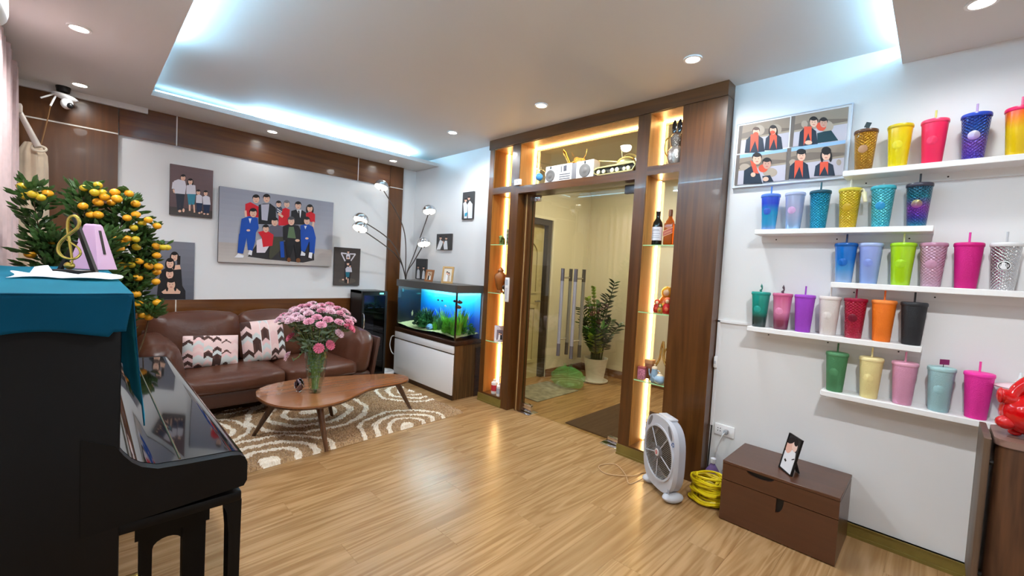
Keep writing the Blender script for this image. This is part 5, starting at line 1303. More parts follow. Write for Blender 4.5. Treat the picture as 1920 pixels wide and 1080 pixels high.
def grad(name, stops, rough=0.2, metal=0.0, stud=0.0, coat=0.3): return ramp_mat('cup_'+name, [(p, rgb(*c)) for p, c in stops], 2, 0.0, 0.21, rough, metal, stud, coat)
MAT = dict(bump=(330, 0.5))
Z1, Z2, Z3, Z4, Z5 = 2.030, 1.722, 1.422, 1.122, 0.813
# top shelf
c = cup(0.340, Z1, 'metallic gold studded cup with brown lid, leftmost on the top shelf', grad('gold', [(0, (160, 108, 30)), (0.5, (214, 158, 46)), (1, (206, 142, 34))], 0.22, 0.7, 1.0), plain('brownlid', (96, 64, 44), 0.25), None, plain('goldemb', (176, 132, 96), 0.35))
put('paper_tag', MB().box(-0.002, 0.002, -0.012, 0.012, -0.014, 0.014).xf(Matrix.Translation((0, -0.004, 0.246)) @ Matrix.Rotation(0.35, 4, 'X')), mat('dark_tag', rgb(50, 60, 62), 0.4), c, local=True, smooth=False)
put('straw', MB().tube([(0, 0, 0.215), (0, 0, 0.240)], 0.003, 8), m_black, c, local=True)
cup(0.202, Z1, 'bright yellow cup with yellow lid on the top shelf', grad('yellow', [(0, (236, 216, 20)), (0.6, (234, 210, 10)), (1, (238, 200, 20))], 0.25), plain('yellowlid', (212, 184, 20), 0.3), None, plain('yellowemb', (228, 210, 40), 0.35))
cup(0.074, Z1, 'coral red cup with coral lid on the top shelf', plain('coral', (246, 44, 92), 0.3), plain('corallid', (250, 70, 110), 0.3), plain('strawy', (210, 210, 120)), plain('coralemb', (236, 50, 96), 0.4))
cup(-0.066, Z1, 'iridescent blue and purple studded cup on the top shelf', grad('bluepurple', [(0, (72, 60, 190)), (0.35, (120, 80, 190)), (0.65, (40, 90, 180)), (1, (20, 50, 160))], 0.15, 0.55, 1.0), plain('bluelid', (40, 70, 180), 0.25), plain('lilacstraw', (190, 160, 210)), grad('blueemb', [(0.4, (150, 90, 200)), (0.62, (206, 206, 214))], 0.35, 0.3))
cup(-0.205, Z1, 'red to yellow ombre cup, rightmost on the top shelf', grad('sunset', [(0, (234, 196, 10)), (0.55, (238, 196, 10)), (0.8, (240, 130, 20)), (1, (232, 40, 40))], 0.22), plain('redlid', (230, 26, 90), 0.3), plain('pinkstraw', (236, 110, 150)), None)
# second shelf
cup(0.774, Z2, 'clear blue to aqua cup with blue straw, leftmost on the second shelf', grad('aqua', [(0, (120, 150, 210)), (0.15, (60, 160, 210)), (0.5, (30, 150, 200)), (0.75, (40, 70, 200)), (1, (50, 90, 210))], 0.15), plain('bluelid2', (90, 130, 220), 0.25), plain('bluestraw', (70, 130, 220)), plain('aquaemb', (50, 90, 190), 0.3))
cup(0.645, Z2, 'pale pearly pink and blue cup with frosted lid on the second shelf', grad('pearl', [(0, (150, 190, 230)), (0.5, (190, 190, 224)), (1, (170, 190, 226))], 0.12, 0.3), plain('pearllid', (176, 188, 224), 0.25), None, plain('pearlemb', (206, 166, 210), 0.3))
cup(0.522, Z2, 'teal glitter cup with dark teal lid and straw on the second shelf', ramp_mat('cup_glitter', [(0, rgb(20, 150, 190)), (0.5, rgb(30, 160, 196)), (1, rgb(10, 130, 170))], 2, 0, 0.2, 0.15, 0.5, 1.0), plain('teallid', (6, 72, 92), 0.3), plain('tealstraw', (10, 80, 96)), None)
c = cup(0.386, Z2, 'mustard yellow studded cup with a side charm on the second shelf', grad('mustard', [(0, (206, 168, 10)), (1, (196, 170, 20))], 0.18, 0.2, 0.5), plain('mustlid', (206, 190, 60), 0.3), plain('clearstraw', (225, 225, 215)), plain('mustemb', (186, 150, 14), 0.35))
put('charm', MB().tube(smoothpath([(-0.02, -0.045, 0.20), (-0.025, -0.058, 0.206), (-0.028, -0.064, 0.19)], 5), 0.004, 6).tube([(-0.028, -0.062, 0.188), (-0.034, -0.072, 0.135)], [0.012, 0.008], 10), mat('charm_plastic', rgb(226, 220, 180), 0.3), c, local=True)
c = cup(0.248, Z2, 'pearly turquoise studded cup with clear knob lid on the second shelf', grad('turq', [(0, (60, 180, 200)), (0.5, (80, 190, 200)), (1, (60, 176, 196))], 0.15, 0.4, 0.8), plain('turqlid', (60, 170, 186), 0.25), None, plain('turqemb', (40, 140, 190), 0.3))
put('lid_knob', MB().lathe([(0.018, 0.2175), (0.017, 0.222), (0.006, 0.218), (0.004, 0.232), (0.0, 0.234)], 14, cap1=False), mat('clear_knob', rgb(226, 236, 238), 0.1), c, local=True)
cup(0.108, Z2, 'dark oil slick purple and teal studded cup, rightmost on the second shelf', grad('oil', [(0, (20, 130, 160)), (0.2, (60, 50, 150)), (0.45, (130, 50, 160)), (0.7, (20, 120, 140)), (1, (40, 60, 90))], 0.14, 0.7, 1.0), plain('oillid', (62, 60, 72), 0.25), plain('oilstraw', (50, 50, 56)), grad('oilemb', [(0.42, (150, 50, 150)), (0.6, (140, 130, 70))], 0.3, 0.4))
# third shelf
cup(0.383, Z3, 'clear to deep blue cup with blue lid, leftmost on the third shelf', grad('deepblue', [(0, (150, 180, 220)), (0.35, (70, 150, 214)), (0.6, (20, 110, 196)), (1, (20, 100, 184))], 0.15), plain('deeplid', (10, 84, 158), 0.25), plain('deepstraw', (30, 70, 120)), plain('deepemb', (16, 96, 180), 0.35))
cup(0.276, Z3, 'periwinkle blue cup with frosted lid on the third shelf', grad('peri', [(0, (136, 164, 220)), (1, (150, 164, 224))], 0.2), plain('perilid', (166, 184, 228), 0.3), None, plain('periemb', (126, 146, 214), 0.35))
cup(0.148, Z3, 'lime green cup with lime lid on the third shelf', grad('lime', [(0, (164, 210, 20)), (1, (168, 214, 24))], 0.2), plain('limelid', (160, 214, 30), 0.3), plain('limestraw', (220, 226, 160)), plain('limeemb', (160, 206, 30), 0.35))
cup(0.036, Z3, 'dusty pink translucent studded cup on the third shelf', grad('dusty', [(0, (196, 160, 182)), (0.5, (196, 150, 176)), (1, (190, 150, 172))], 0.18, 0.15, 0.5), plain('dustylid', (186, 134, 160), 0.25), None, plain('dustyemb', (186, 136, 162), 0.35))
cup(-0.084, Z3, 'magenta matte cup with magenta straw on the third shelf', plain('magenta', (214, 12, 130), 0.5, (300, 0.5)), plain('maglid', (206, 10, 120), 0.45), plain('magstraw', (222, 60, 160)), None)
c = cup(-0.202, Z3, 'silver studded cup with a black round crowned emblem, rightmost on the third shelf', grad('silver', [(0, (214, 214, 218)), (1, (206, 206, 210))], 0.14, 0.85, 1.0), plain('silverlid', (226, 226, 228), 0.2), plain('greystraw', (190, 190, 194)), plain('whiteemb', (230, 230, 230), 0.3))
sm = MB(); zc = 0.11
def onc(y, z, lift):
    R = 0.037+(z/0.192)*0.0125; return (-math.sqrt(R*R-y*y)-0.002-lift, y, z)
def spoly(pts, col, lift): sm.add([onc(y, z, lift) for y, z in pts], [tuple(range(len(pts)))], col)
spoly([(0.0185*math.cos(a), zc+0.0185*math.sin(a)) for a in [2*PI*i/24 for i in range(24)]], BLK, 0.0002)
for sg in (-1, 1):
    for q in range(3):
        spoly([(sg*(0.006+0.004*q), zc+0.010-0.002*q), (sg*(0.0075+0.004*q), zc+0.010-0.002*q), (sg*(0.0085+0.003*q), zc), (sg*(0.0065+0.004*q), zc-0.010+0.002*q), (sg*(0.005+0.004*q), zc-0.010+0.002*q), (sg*(0.0068+0.003*q), zc)], WHT, 0.0004)
spoly([(0.0042*math.cos(a), zc+0.003+0.0055*math.sin(a)) for a in [2*PI*i/14 for i in range(14)]], WHT, 0.0004)
spoly([(-0.005, zc+0.008), (0.005, zc+0.008), (0.007, zc+0.014), (0.003, zc+0.011), (0, zc+0.0165), (-0.003, zc+0.011), (-0.007, zc+0.014)], WHT, 0.0005)
spoly([(-0.0055, zc-0.004), (0.0055, zc-0.004), (0.007, zc-0.014), (-0.007, zc-0.014)], WHT, 0.0004)
for q in (-0.0015, 0.0015): spoly([(q-0.0006, zc+0.004), (q+0.0006, zc+0.004), (q+0.0006, zc+0.0048), (q-0.0006, zc+0.0048)], BLK, 0.0007)
sm.flat2d = True
o = put('emblem_figure', sm, m_print, c, local=True, smooth=False); o.rotation_euler = (0, 0, -0.1)
# fourth shelf
def stopper(c, cols):
    put('straw_charm', MB().tube([(0, 0, 0.216), (0.0, 0.004, 0.226), (0.0, -0.004, 0.238), (0, 0, 0.252), (0, 0, 0.268)], [0.006, 0.008, 0.004, 0.007, 0.001], 8), cols, c, local=True)
stopper(cup(0.785, Z4, 'green ombre cup with dark base and charm straw, leftmost on the fourth shelf', grad('greenomb', [(0, (28, 44, 44)), (0.28, (30, 70, 66)), (0.45, (20, 140, 124)), (1, (30, 150, 136))], 0.2), plain('gomblid', (30, 150, 138), 0.25), None, plain('gombemb', (30, 150, 136), 0.3)), mat('charm_green', rgb(40, 110, 96), 0.3))
stopper(cup(0.667, Z4, 'pink ombre cup with dark base and charm straw on the fourth shelf', grad('pinkomb', [(0, (104, 40, 64)), (0.25, (140, 60, 90)), (0.5, (232, 140, 180)), (0.8, (214, 110, 150)), (1, (196, 80, 124))], 0.2), plain('pomblid', (200, 96, 136), 0.25), None, plain('pombemb', (226, 140, 180), 0.3)), mat('charm_dark', rgb(70, 50, 60), 0.3))
cup(0.554, Z4, 'violet matte cup with violet lid and straw on the fourth shelf', plain('violet', (164, 66, 200), 0.5, (300, 0.4)), plain('violetlid', (160, 70, 196), 0.45), plain('violetstraw', (150, 60, 176)), None)
cup(0.434, Z4, 'off white matte cup with white lid on the fourth shelf', plain('offwhite', (228, 220, 216), 0.5, (300, 0.4)), plain('offlid', (226, 216, 212), 0.5), plain('palestraw', (220, 214, 210)), plain('offemb', (220, 212, 208), 0.55))
cup(0.320, Z4, 'crimson glossy cup with round emblem on the fourth shelf', grad('crimson', [(0, (170, 20, 60)), (1, (168, 8, 50))], 0.16, 0.3, 0.4), plain('crimsonlid', (150, 10, 50), 0.2), plain('crimstraw', (150, 30, 70)), plain('crimemb', (110, 4, 34), 0.35))
cup(0.202, Z4, 'orange matte cup with orange lid on the fourth shelf', plain('orange', (244, 122, 24), 0.5, (300, 0.4)), plain('orangelid', (246, 138, 60), 0.5), plain('orangestraw', (236, 120, 40)), None)
cup(0.086, Z4, 'black matte cup with black straw, rightmost on the fourth shelf', plain('blackcup', (34, 36, 40), 0.55, (300, 0.4)), plain('blacklid', (40, 42, 46), 0.5), plain('blackstraw', (40, 40, 44)), None)
# lowest shelf
cup(0.380, Z5, 'forest green matte cup, leftmost on the lowest shelf', plain('forest', (74, 134, 88), 0.5, (300, 0.4)), plain('forestlid', (84, 140, 96), 0.5), plain('foreststraw', (60, 110, 70)), plain('forestemb', (80, 140, 94), 0.55))
cup(0.232, Z5, 'cream yellow matte cup with cream lid on the lowest shelf', plain('cream', (240, 222, 154), 0.5, (300, 0.4)), plain('creamlid', (242, 226, 166), 0.5), plain('creamstraw', (236, 220, 160)), plain('creamemb', (238, 220, 152), 0.55))
cup(0.099, Z5, 'baby pink matte cup with pink lid on the lowest shelf', plain('babypink', (222, 156, 186), 0.5, (300, 0.4)), plain('babylid', (228, 166, 190), 0.5), plain('babystraw', (226, 150, 180)), None)
c = cup(-0.034, Z5, 'pale mint blue matte cup with a maroon card above its lid on the lowest shelf', plain('mint', (158, 196, 200), 0.5, (300, 0.4)), plain('mintlid', (166, 204, 206), 0.5), None, plain('mintemb', (152, 192, 196), 0.55))
put('card', MB().box(-0.002, 0.0, -0.028, 0.012, 0.23, 0.256).xf(Matrix.Rotation(0.6, 4, 'Z')), mat('maroon_card', rgb(128, 24, 84), 0.5), c, local=True, smooth=False)
put('card_pin', MB().tube([(0, -0.004, 0.216), (0, -0.004, 0.232)], 0.0015, 6), m_black, c, local=True)
cup(-0.160, Z5, 'hot pink rough cup with pink straw on the lowest shelf', plain('hotpink', (244, 40, 160), 0.5, (300, 0.6)), plain('hotlid', (246, 54, 166), 0.45), plain('hotstraw', (240, 70, 160)), None)
c = thing('straw_cup', 'lavender cup under a wide pale pink saucer lid, behind the red piggy bank', 'cup', (CXX, -0.285, Z5+0.0005), group='straw cups on the wall shelves')
put('cup_body', MB().lathe([(0.033, 0), (0.036, 0.003), (0.046, 0.16)], 28), plain('lavender', (180, 180, 226), 0.35), c, local=True)
put('lid', MB().lathe([(0.046, 0.16), (0.078, 0.168), (0.082, 0.174), (0.05, 0.184), (0.0, 0.186)], 32, cap1=False), plain('saucerlid', (236, 206, 214), 0.35), c, local=True)
put('lid_knob', MB().lathe([(0.016, 0.186), (0.02, 0.196), (0.008, 0.206), (0.004, 0.24), (0.0, 0.242)], 14, cap1=False), mat('clear_knob', rgb(226, 236, 238), 0.1), c, local=True)

# ================================================================== NICHE ORNAMENTS
def Tm(x, y, z): return Matrix.Translation((x, y, z))
# left niche
t = thing('elephant_figurine', 'small green and gold elephant figurine on the top glass shelf of the left niche', 'figurine', (3.03, 3.19, 1.6385), rz=0.5)
m_jade = mat('jade_gold', rgb(110, 130, 70), 0.3, 0.3, noise=(60, 0.4))
put('body', MB().ball((0, 0, 0.05), (0.045, 0.028, 0.032), 14, 9), m_jade, t, local=True)
put('head', MB().ball((-0.045, 0, 0.07), (0.022, 0.02, 0.024), 12, 8), m_jade, t, local=True)
put('trunk', MB().tube(smoothpath([(-0.06, 0, 0.065), (-0.078, 0, 0.05), (-0.08, 0, 0.03), (-0.07, 0, 0.02)], 5), [0.009]*6+[0.007]*5+[0.005]*5, 8), m_jade, t, local=True)
for sx in (-0.028, 0.026):
    for sy in (-0.014, 0.014): put('leg', MB().tube([(sx, sy, 0.045), (sx, sy, 0)], 0.009, 8), m_jade, t, local=True)
for sy in (-1, 1): put('ear', MB().ball((-0.036, sy*0.022, 0.072), (0.013, 0.004, 0.018), 10, 6), m_jade, t, local=True)
t = thing('carved_cylinder', 'tall green and white patterned ornament cylinder on the top shelf of the left niche', 'ornament', (3.03, 3.095, 1.6385))
put('body', MB().lathe([(0.026, 0), (0.028, 0.004), (0.028, 0.15), (0.025, 0.155), (0.0, 0.156)], 18, cap1=False), mat('patterned_jade', rgb(150, 160, 130), 0.4, noise=(90, 0.6)), t, local=True)
for k in range(4): put('band', MB().lathe([(0.0285, 0.02+k*0.036), (0.029, 0.024+k*0.036), (0.0285, 0.028+k*0.036)], 18, cap0=False, cap1=False), mat('band_green', rgb(70, 86, 60), 0.4), t, local=True)
t = thing('wooden_urn', 'brown carved wooden urn with handles on the middle shelf of the left niche', 'urn', (3.04, 3.20, 1.1455))
m_urn = mat('urn_wood', rgb(150, 88, 34), 0.35, noise=(14, 0.3))
put('body', MB().lathe([(0.036, 0), (0.040, 0.008), (0.030, 0.03), (0.05, 0.09), (0.062, 0.15), (0.054, 0.19), (0.03, 0.21), (0.028, 0.222), (0.036, 0.228), (0.02, 0.25), (0.006, 0.262), (0.0, 0.265)], 20, cap1=False), m_urn, t, local=True)
for sy in (-1, 1): put('handle', MB().tube(smoothpath([(0, sy*0.05, 0.19), (0, sy*0.078, 0.185), (0, sy*0.08, 0.15), (0, sy*0.06, 0.12)], 5), 0.006, 8), m_urn, t, local=True)
t = thing('bust_figurine', 'small dark bust figurine on the middle shelf of the left niche', 'figurine', (3.0, 3.085, 1.1455), rz=0.6)
m_bz = mat('dark_bronze', rgb(70, 54, 44), 0.35, 0.6)
put('plinth', MB().lathe([(0.022, 0), (0.022, 0.012), (0.012, 0.02), (0.010, 0.035)], 14), m_bz, t, local=True)
put('torso', MB().lathe([(0.010, 0.034), (0.028, 0.05), (0.032, 0.07), (0.022, 0.084), (0.009, 0.09), (0.009, 0.098)], 14, sx=0.6), m_bz, t, local=True)
put('head', MB().ball((0, 0, 0.112), (0.015, 0.013, 0.018), 12, 8), m_bz, t, local=True)
P = couple(0.07, 0.10, rgb(120, 110, 120), WHT, BLK)
stand_frame('ornate silver photo frame on the lowest glass shelf of the left niche', 3.01, 3.13, 0.6455, -0.75, 0.12, 0.17, mat('silver_frame', rgb(196, 188, 190), 0.25, 0.9, bump=(150, 0.5)), P, border=0.025)
def pump_bottle(label, x, y, z, h, r, red):
    t = thing('lotion_bottle', label, 'bottle', (x, y, z), group='white bottles in the left niche')
    put('body', MB().lathe([(r*0.95, 0), (r, 0.004), (r, h*0.78), (r*0.6, h*0.86), (r*0.35, h*0.88), (r*0.35, h*0.95)], 18), m_white, t, local=True)
    put('cap', MB().lathe([(r*0.45, h*0.92), (r*0.45, h), (0.0, h*1.005)], 14, cap1=False), m_white, t, local=True)
    lb = MB(); n = 12; vs = []
    for k in range(n+1):
        a = PI*0.75+PI*1.0*k/n
        vs += [((r+0.0005)*math.cos(a), (r+0.0005)*math.sin(a), h*0.2), ((r+0.0005)*math.cos(a), (r+0.0005)*math.sin(a), h*0.62)]
    lb.add(vs, [(2*k, 2*k+2, 2*k+3, 2*k+1) for k in range(n)])
    put('label_band', lb, red, t, local=True)
    return t
pump_bottle('white bottle with a red label on the floor of the left niche', 3.03, 3.195, 0.1005, 0.145, 0.034, mat('red_label', rgb(190, 40, 50), 0.5))
t = pump_bottle('white pump bottle with a bent white tube on the floor of the left niche', 3.01, 3.10, 0.1005, 0.13, 0.03, mat('grey_label', rgb(170, 176, 190), 0.5))
put('pump_tube', MB().tube(smoothpath([(0, 0, 0.13), (0, 0.0, 0.19), (0.01, -0.015, 0.205), (0.02, -0.03, 0.20)], 5), 0.005, 8), m_white, t, local=True)
# intercom plate on the inner left post
t = thing('intercom_panel', 'slim white access panel on the walnut post left of the glass door', 'panel', (XF, 3.02, 1.07))
put('plate', MB().rbox(XF-0.018, XF-0.0005, 2.99, 3.042, 1.07, 1.31, 0.004), m_white, t)
put('display', MB().box(XF-0.0195, XF-0.018, 3.0, 3.032, 1.235, 1.29), mat('pale_screen', rgb(190, 196, 206), 0.2), t, smooth=False)
put('button_pad', MB().box(XF-0.0195, XF-0.018, 3.0, 3.032, 1.10, 1.21), mat('pale_grey_plastic', rgb(205, 205, 210), 0.4), t, smooth=False)
# right niche
t = thing('crystal_urn', 'tall silver crystal urn with loop handles in the top right niche', 'urn', (3.06, 1.435, 2.2125))
m_cry = mat('crystal_silver', rgb(170, 164, 158), 0.18, 0.7, bump=(70, 0.7))
put('body', MB().lathe([(0.035, 0), (0.045, 0.01), (0.058, 0.06), (0.054, 0.11), (0.034, 0.14)], 20), m_cry, t, local=True)
put('neck', MB().lathe([(0.034, 0.14), (0.042, 0.17), (0.046, 0.20), (0.034, 0.225), (0.022, 0.24)], 20), mat('carved_pewter', rgb(120, 112, 104), 0.3, 0.7, bump=(90, 0.9)), t, local=True)
for k in (-1, 1): put('leaf_spire', MB().ball((0, k*0.02, 0.285), (0.008, 0.018, 0.055), 10, 8), mat('dark_crystal', rgb(70, 72, 76), 0.1, 0.8), t, local=True)
put('handle', MB().tube(smoothpath([(0, 0.045, 0.06), (0, 0.085, 0.12), (0, 0.08, 0.2), (0, 0.035, 0.225)], 6), 0.005, 8), m_gold, t, local=True)
put('handle', MB().tube(smoothpath([(0, -0.045, 0.06), (0, -0.07, 0.12), (0, -0.066, 0.2), (0, -0.035, 0.225)], 6), 0.005, 8), m_gold, t, local=True)
t = thing('wine_bottle', 'dark wine bottle with a white label on the right niche glass shelf', 'bottle', (3.04, 1.525, 1.6325))
put('glass_body', MB().lathe([(0.034, 0), (0.037, 0.006), (0.037, 0.14), (0.032, 0.17), (0.016, 0.20), (0.0145, 0.235), (0.016, 0.238), (0.016, 0.252), (0.0, 0.253)], 24, cap1=False), m_bottle, t, local=True)
def wrap(r, z0, z1, a0, a1, n=14, slant=0.0):
    lb = MB(); vs = []
    for k in range(n+1):
        a = lerp(a0, a1, k/n); dz = slant*(k/n-0.5)
        vs += [(r*math.cos(a), r*math.sin(a), z0+dz), (r*math.cos(a), r*math.sin(a), z1+dz)]
    return lb.add(vs, [(2*k, 2*k+2, 2*k+3, 2*k+1) for k in range(n)])
put('label_band', wrap(0.0375, 0.035, 0.135, PI*0.62, PI*1.5), mat('paper_label', rgb(226, 228, 236), 0.5), t, local=True)
lt = wrap(0.0379, 0.085, 0.087, PI*0.75, PI*1.35)
for z, w in ((0.112, .2), (0.107, .24), (0.068, .22), (0.055, .26)): 
    q = wrap(0.0379, z, z+0.0022, PI*(1.05-w), PI*(1.05+w)); lt.add(q.v, q.f)
put('label_print', lt, mat('label_ink', rgb(110, 116, 140), 0.5), t, local=True)
put('capsule', MB().lathe([(0.0155, 0.205), (0.0155, 0.236), (0.0165, 0.239), (0.0165, 0.253), (0.0, 0.254)], 18, cap0=False, cap1=False), mat('black_capsule', rgb(24, 22, 26), 0.3), t, local=True)
t = thing('whisky_bottle', 'square amber whisky bottle with a slanted red label beside the wine bottle', 'bottle', (3.05, 1.435, 1.6325), rz=0.1)
m_amb = mat('amber_glass', rgb(176, 84, 24), 0.08, spec=0.7, trans=0.35, ior=1.3)
put('glass_body', MB().rbox(-0.034, 0.034, -0.034, 0.034, 0, 0.165, 0.012, 3).lathe([(0.034, 0.155), (0.03, 0.175), (0.015, 0.20), (0.013, 0.215)], 20), m_amb, t, local=True)
put('stopper', MB().lathe([(0.015, 0.213), (0.0155, 0.25), (0.013, 0.262), (0.0, 0.263)], 16, cap1=False), mat('bronze_stopper', rgb(120, 74, 54), 0.3, 0.5), t, local=True)
sl_ = MB().add([(-0.0346, 0.034, 0.06), (-0.0346, -0.034, 0.088), (-0.0346, -0.034, 0.132), (-0.0346, 0.034, 0.104)], [(0, 1, 2, 3)])
sl_.flat2d = True
put('slanted_label', sl_, mat('red_brown_label', rgb(176, 84, 70), 0.45), t, local=True, smooth=False)
ed = MB()
for a, b in ((0.060, 0.064), (0.100, 0.104)): ed.add([(-0.0348, 0.034, a), (-0.0348, -0.034, a+0.028), (-0.0348, -0.034, b+0.028), (-0.0348, 0.034, b)], [(0, 1, 2, 3)])
for k in range(9):
    y = 0.024-k*0.0058; z = 0.076+(0.034-y)/0.068*0.028; ed.add([(-0.0348, y, z), (-0.0348, y-0.0025, z+0.001), (-0.0348, y-0.0025, z+0.011), (-0.0348, y, z+0.010)], [(0, 1, 2, 3)])
ed.flat2d = True
put('label_print', ed, mat('gold_ink', rgb(226, 180, 130), 0.4), t, local=True, smooth=False)
# nesting dolls
def doll(label, x, y, z, h, c1, c2):
    t = thing('nesting_doll', label, 'doll', (x, y, z), group='painted dolls in the right niche')
    put('body', MB().lathe([(h*0.22, 0), (h*0.26, h*0.04), (h*0.30, h*0.25), (h*0.26, h*0.48), (h*0.19, h*0.60)], 18), mat('doll_'+label.split()[0], c1, 0.25), t, local=True)
    put('head', MB().ball((0, 0, h*0.76), (h*0.21, h*0.21, h*0.24), 16, 10), mat('doll_scarf_'+label.split()[0], c2, 0.25), t, local=True)
    put('face', MB().ball((-h*0.12, -h*0.03, h*0.76), (h*0.11, h*0.13, h*0.14), 12, 8), mat('doll_face', rgb(236, 200, 160), 0.35), t, local=True)
    put('apron', MB().ball((-h*0.16, -h*0.03, h*0.27), (h*0.15, h*0.17, h*0.19), 12, 8), mat('doll_apron_'+label.split()[0], c2, 0.3), t, local=True)
doll('red painted doll with red scarf at the left of the group', 3.06, 1.495, 1.1305, 0.10, rgb(176, 40, 34), rgb(206, 70, 50))
doll('golden painted doll in the middle, with a green front', 3.03, 1.455, 1.1305, 0.07, rgb(170, 120, 50), rgb(90, 120, 60))
doll('crimson painted doll at the right of the group', 3.05, 1.41, 1.1305, 0.12, rgb(190, 30, 30), rgb(214, 96, 60))
doll('amber painted doll, tallest and farthest back', 3.115, 1.45, 1.1305, 0.20, rgb(196, 96, 30), rgb(236, 170, 50))
# lowest shelf
ZS = 0.6125
t = thing('pink_tin', 'small pink patterned tin at the left of the lowest right niche shelf', 'tin', (3.03, 1.565, ZS), rz=0.2)
put('body', MB().rbox(-0.026, 0.026, -0.028, 0.028, 0, 0.085, 0.003), mat('pink_pattern', rgb(196, 120, 140), 0.4, noise=(110, 0.6)), t, local=True)
put('lid', MB().rbox(-0.028, 0.028, -0.03, 0.03, 0.08, 0.094, 0.003), mat('pink_lid', rgb(150, 70, 80), 0.4), t, local=True)
t = thing('brown_gift_box', 'small brown gift box behind the pink tin', 'box', (3.10, 1.54, ZS))
put('body', MB().rbox(-0.025, 0.025, -0.03, 0.03, 0, 0.12, 0.002), mat('brown_card', rgb(140, 90, 60), 0.6), t, local=True)
put('lid', MB().rbox(-0.027, 0.027, -0.032, 0.032, 0.115, 0.145, 0.002), mat('tan_card', rgb(190, 140, 96), 0.6), t, local=True)
t = thing('coffee_pot', 'pale blue ceramic coffee pot with a domed lid on the lowest right niche shelf', 'coffee pot', (3.05, 1.475, ZS))
m_blu = mat('blue_ceramic', rgb(150, 178, 200), 0.2)
put('body', MB().lathe([(0.028, 0), (0.030, 0.004), (0.026, 0.05), (0.021, 0.085), (0.022, 0.095)], 20), m_blu, t, local=True)
put('lid', MB().lathe([(0.023, 0.094), (0.02, 0.106), (0.006, 0.114), (0.005, 0.12), (0.008, 0.125), (0.0, 0.131)], 16, cap1=False), mat('cream_ceramic', rgb(226, 214, 190), 0.25), t, local=True)
put('spout', MB().tube(smoothpath([(0, 0.025, 0.03), (0, 0.04, 0.05), (0, 0.045, 0.085)], 5), [0.008]*5+[0.005]*6, 8), m_blu, t, local=True)
put('handle', MB().tube(smoothpath([(0, -0.022, 0.085), (0, -0.042, 0.075), (0, -0.042, 0.04), (0, -0.026, 0.025)], 5), 0.004, 8), m_blu, t, local=True)
t = thing('teapot', 'round pale blue teapot with a white lid on the lowest right niche shelf', 'teapot', (3.0, 1.408, ZS))
put('body', MB().ball((0, 0, 0.034), (0.040, 0.040, 0.034), 18, 12), m_blu, t, local=True)
put('lid', MB().lathe([(0.022, 0.062), (0.016, 0.072), (0.005, 0.076), (0.006, 0.085), (0.0, 0.088)], 14, cap1=False), mat('cream_ceramic', rgb(226, 214, 190), 0.25), t, local=True)
put('spout', MB().tube(smoothpath([(0, 0.036, 0.03), (0, 0.055, 0.04), (0, 0.06, 0.06)], 5), [0.009]*5+[0.005]*6, 8), m_blu, t, local=True)
t = thing('wishbone_frame', 'gold wishbone shaped ornament stand on the lowest right niche shelf', 'ornament', (3.11, 1.45, ZS))
m_wg = mat('pale_gold', rgb(206, 180, 110), 0.25, 0.8)
put('stem', MB().tube(smoothpath([(0, 0.075, 0.0), (0, 0.06, 0.08), (0, 0.022, 0.16), (0, 0.012, 0.25), (0, 0.0, 0.30)], 6), 0.008, 8), m_wg, t, local=True)
put('stem', MB().tube(smoothpath([(0, -0.07, 0.0), (0, -0.055, 0.08), (0, -0.012, 0.16), (0, -0.006, 0.25), (0, 0.0, 0.30)], 6), 0.008, 8), m_wg, t, local=True)
put('loop', MB().tube([(0.004, -0.04+0.028*math.cos(a), 0.20+0.055*math.sin(a)) for a in [2*PI*i/20 for i in range(21)]], 0.006, 8), m_wg, t, local=True)
# transom: things above the glass door
ZL = 2.1975
t = thing('paper_boombox', 'white boombox with two round grey speakers above the glass door', 'radio', (3.06, 2.38, ZL), rz=0.0)
m_bb = mat('boombox_white', rgb(226, 222, 216), 0.5)
put('case', MB().rbox(-0.045, 0.045, -0.035, 0.265, 0, 0.155, 0.004).rbox(-0.045, 0.045, -0.265, -0.085, 0, 0.155, 0.004), m_bb, t, local=True)
put('tape_bay', MB().rbox(-0.043, 0.045, -0.085, -0.035, 0, 0.15, 0.003), mat('grey_card', rgb(120, 116, 118), 0.5), t, local=True)
m_spk = mat('speaker_grey', rgb(104, 98, 94), 0.5)
def disc(y, z, r, h): return MB().lathe([(r, 0), (r, h), (r*0.85, h*1.3), (r*0.5, h*0.7), (r*0.4, h*1.2), (0.0, h*1.4)], 24, cap1=False).xf(Tm(-0.045, y, z) @ Matrix.Rotation(-PI/2, 4, 'Y'))
put('speaker', disc(0.205, 0.066, 0.052, 0.006), m_spk, t, local=True); put('speaker', disc(-0.175, 0.07, 0.056, 0.006), m_spk, t, local=True)
for y in (0.205, -0.175): put('tweeter_slot', MB().box(-0.0465, -0.045, y-0.007, y+0.007, 0.128, 0.150), m_black, t, local=True, smooth=False)
dk = MB()
dk.box(-0.0465, -0.045, 0.02, 0.055, 0.09, 0.14).box(-0.0465, -0.045, 0.075, 0.085, 0.085, 0.14)
for z in (0.02, 0.04, 0.06): dk.box(-0.0465, -0.045, -0.02, 0.10, z, z+0.008)
for z in (0.05, 0.075, 0.10): dk.box(-0.0465, -0.045, 0.125, 0.132, z, z+0.006)
put('printed_controls', dk, mat('ink_grey', rgb(80, 78, 84), 0.5), t, local=True, smooth=False)
t = thing('brass_tank_model', 'brass model tank with round wheels and a long barrel above the glass door', 'model', (3.07, 1.92, ZL))
m_br = mat('pale_brass', rgb(206, 190, 130), 0.3, 0.75)
m_brd = mat('dark_olive', rgb(56, 48, 30), 0.5)
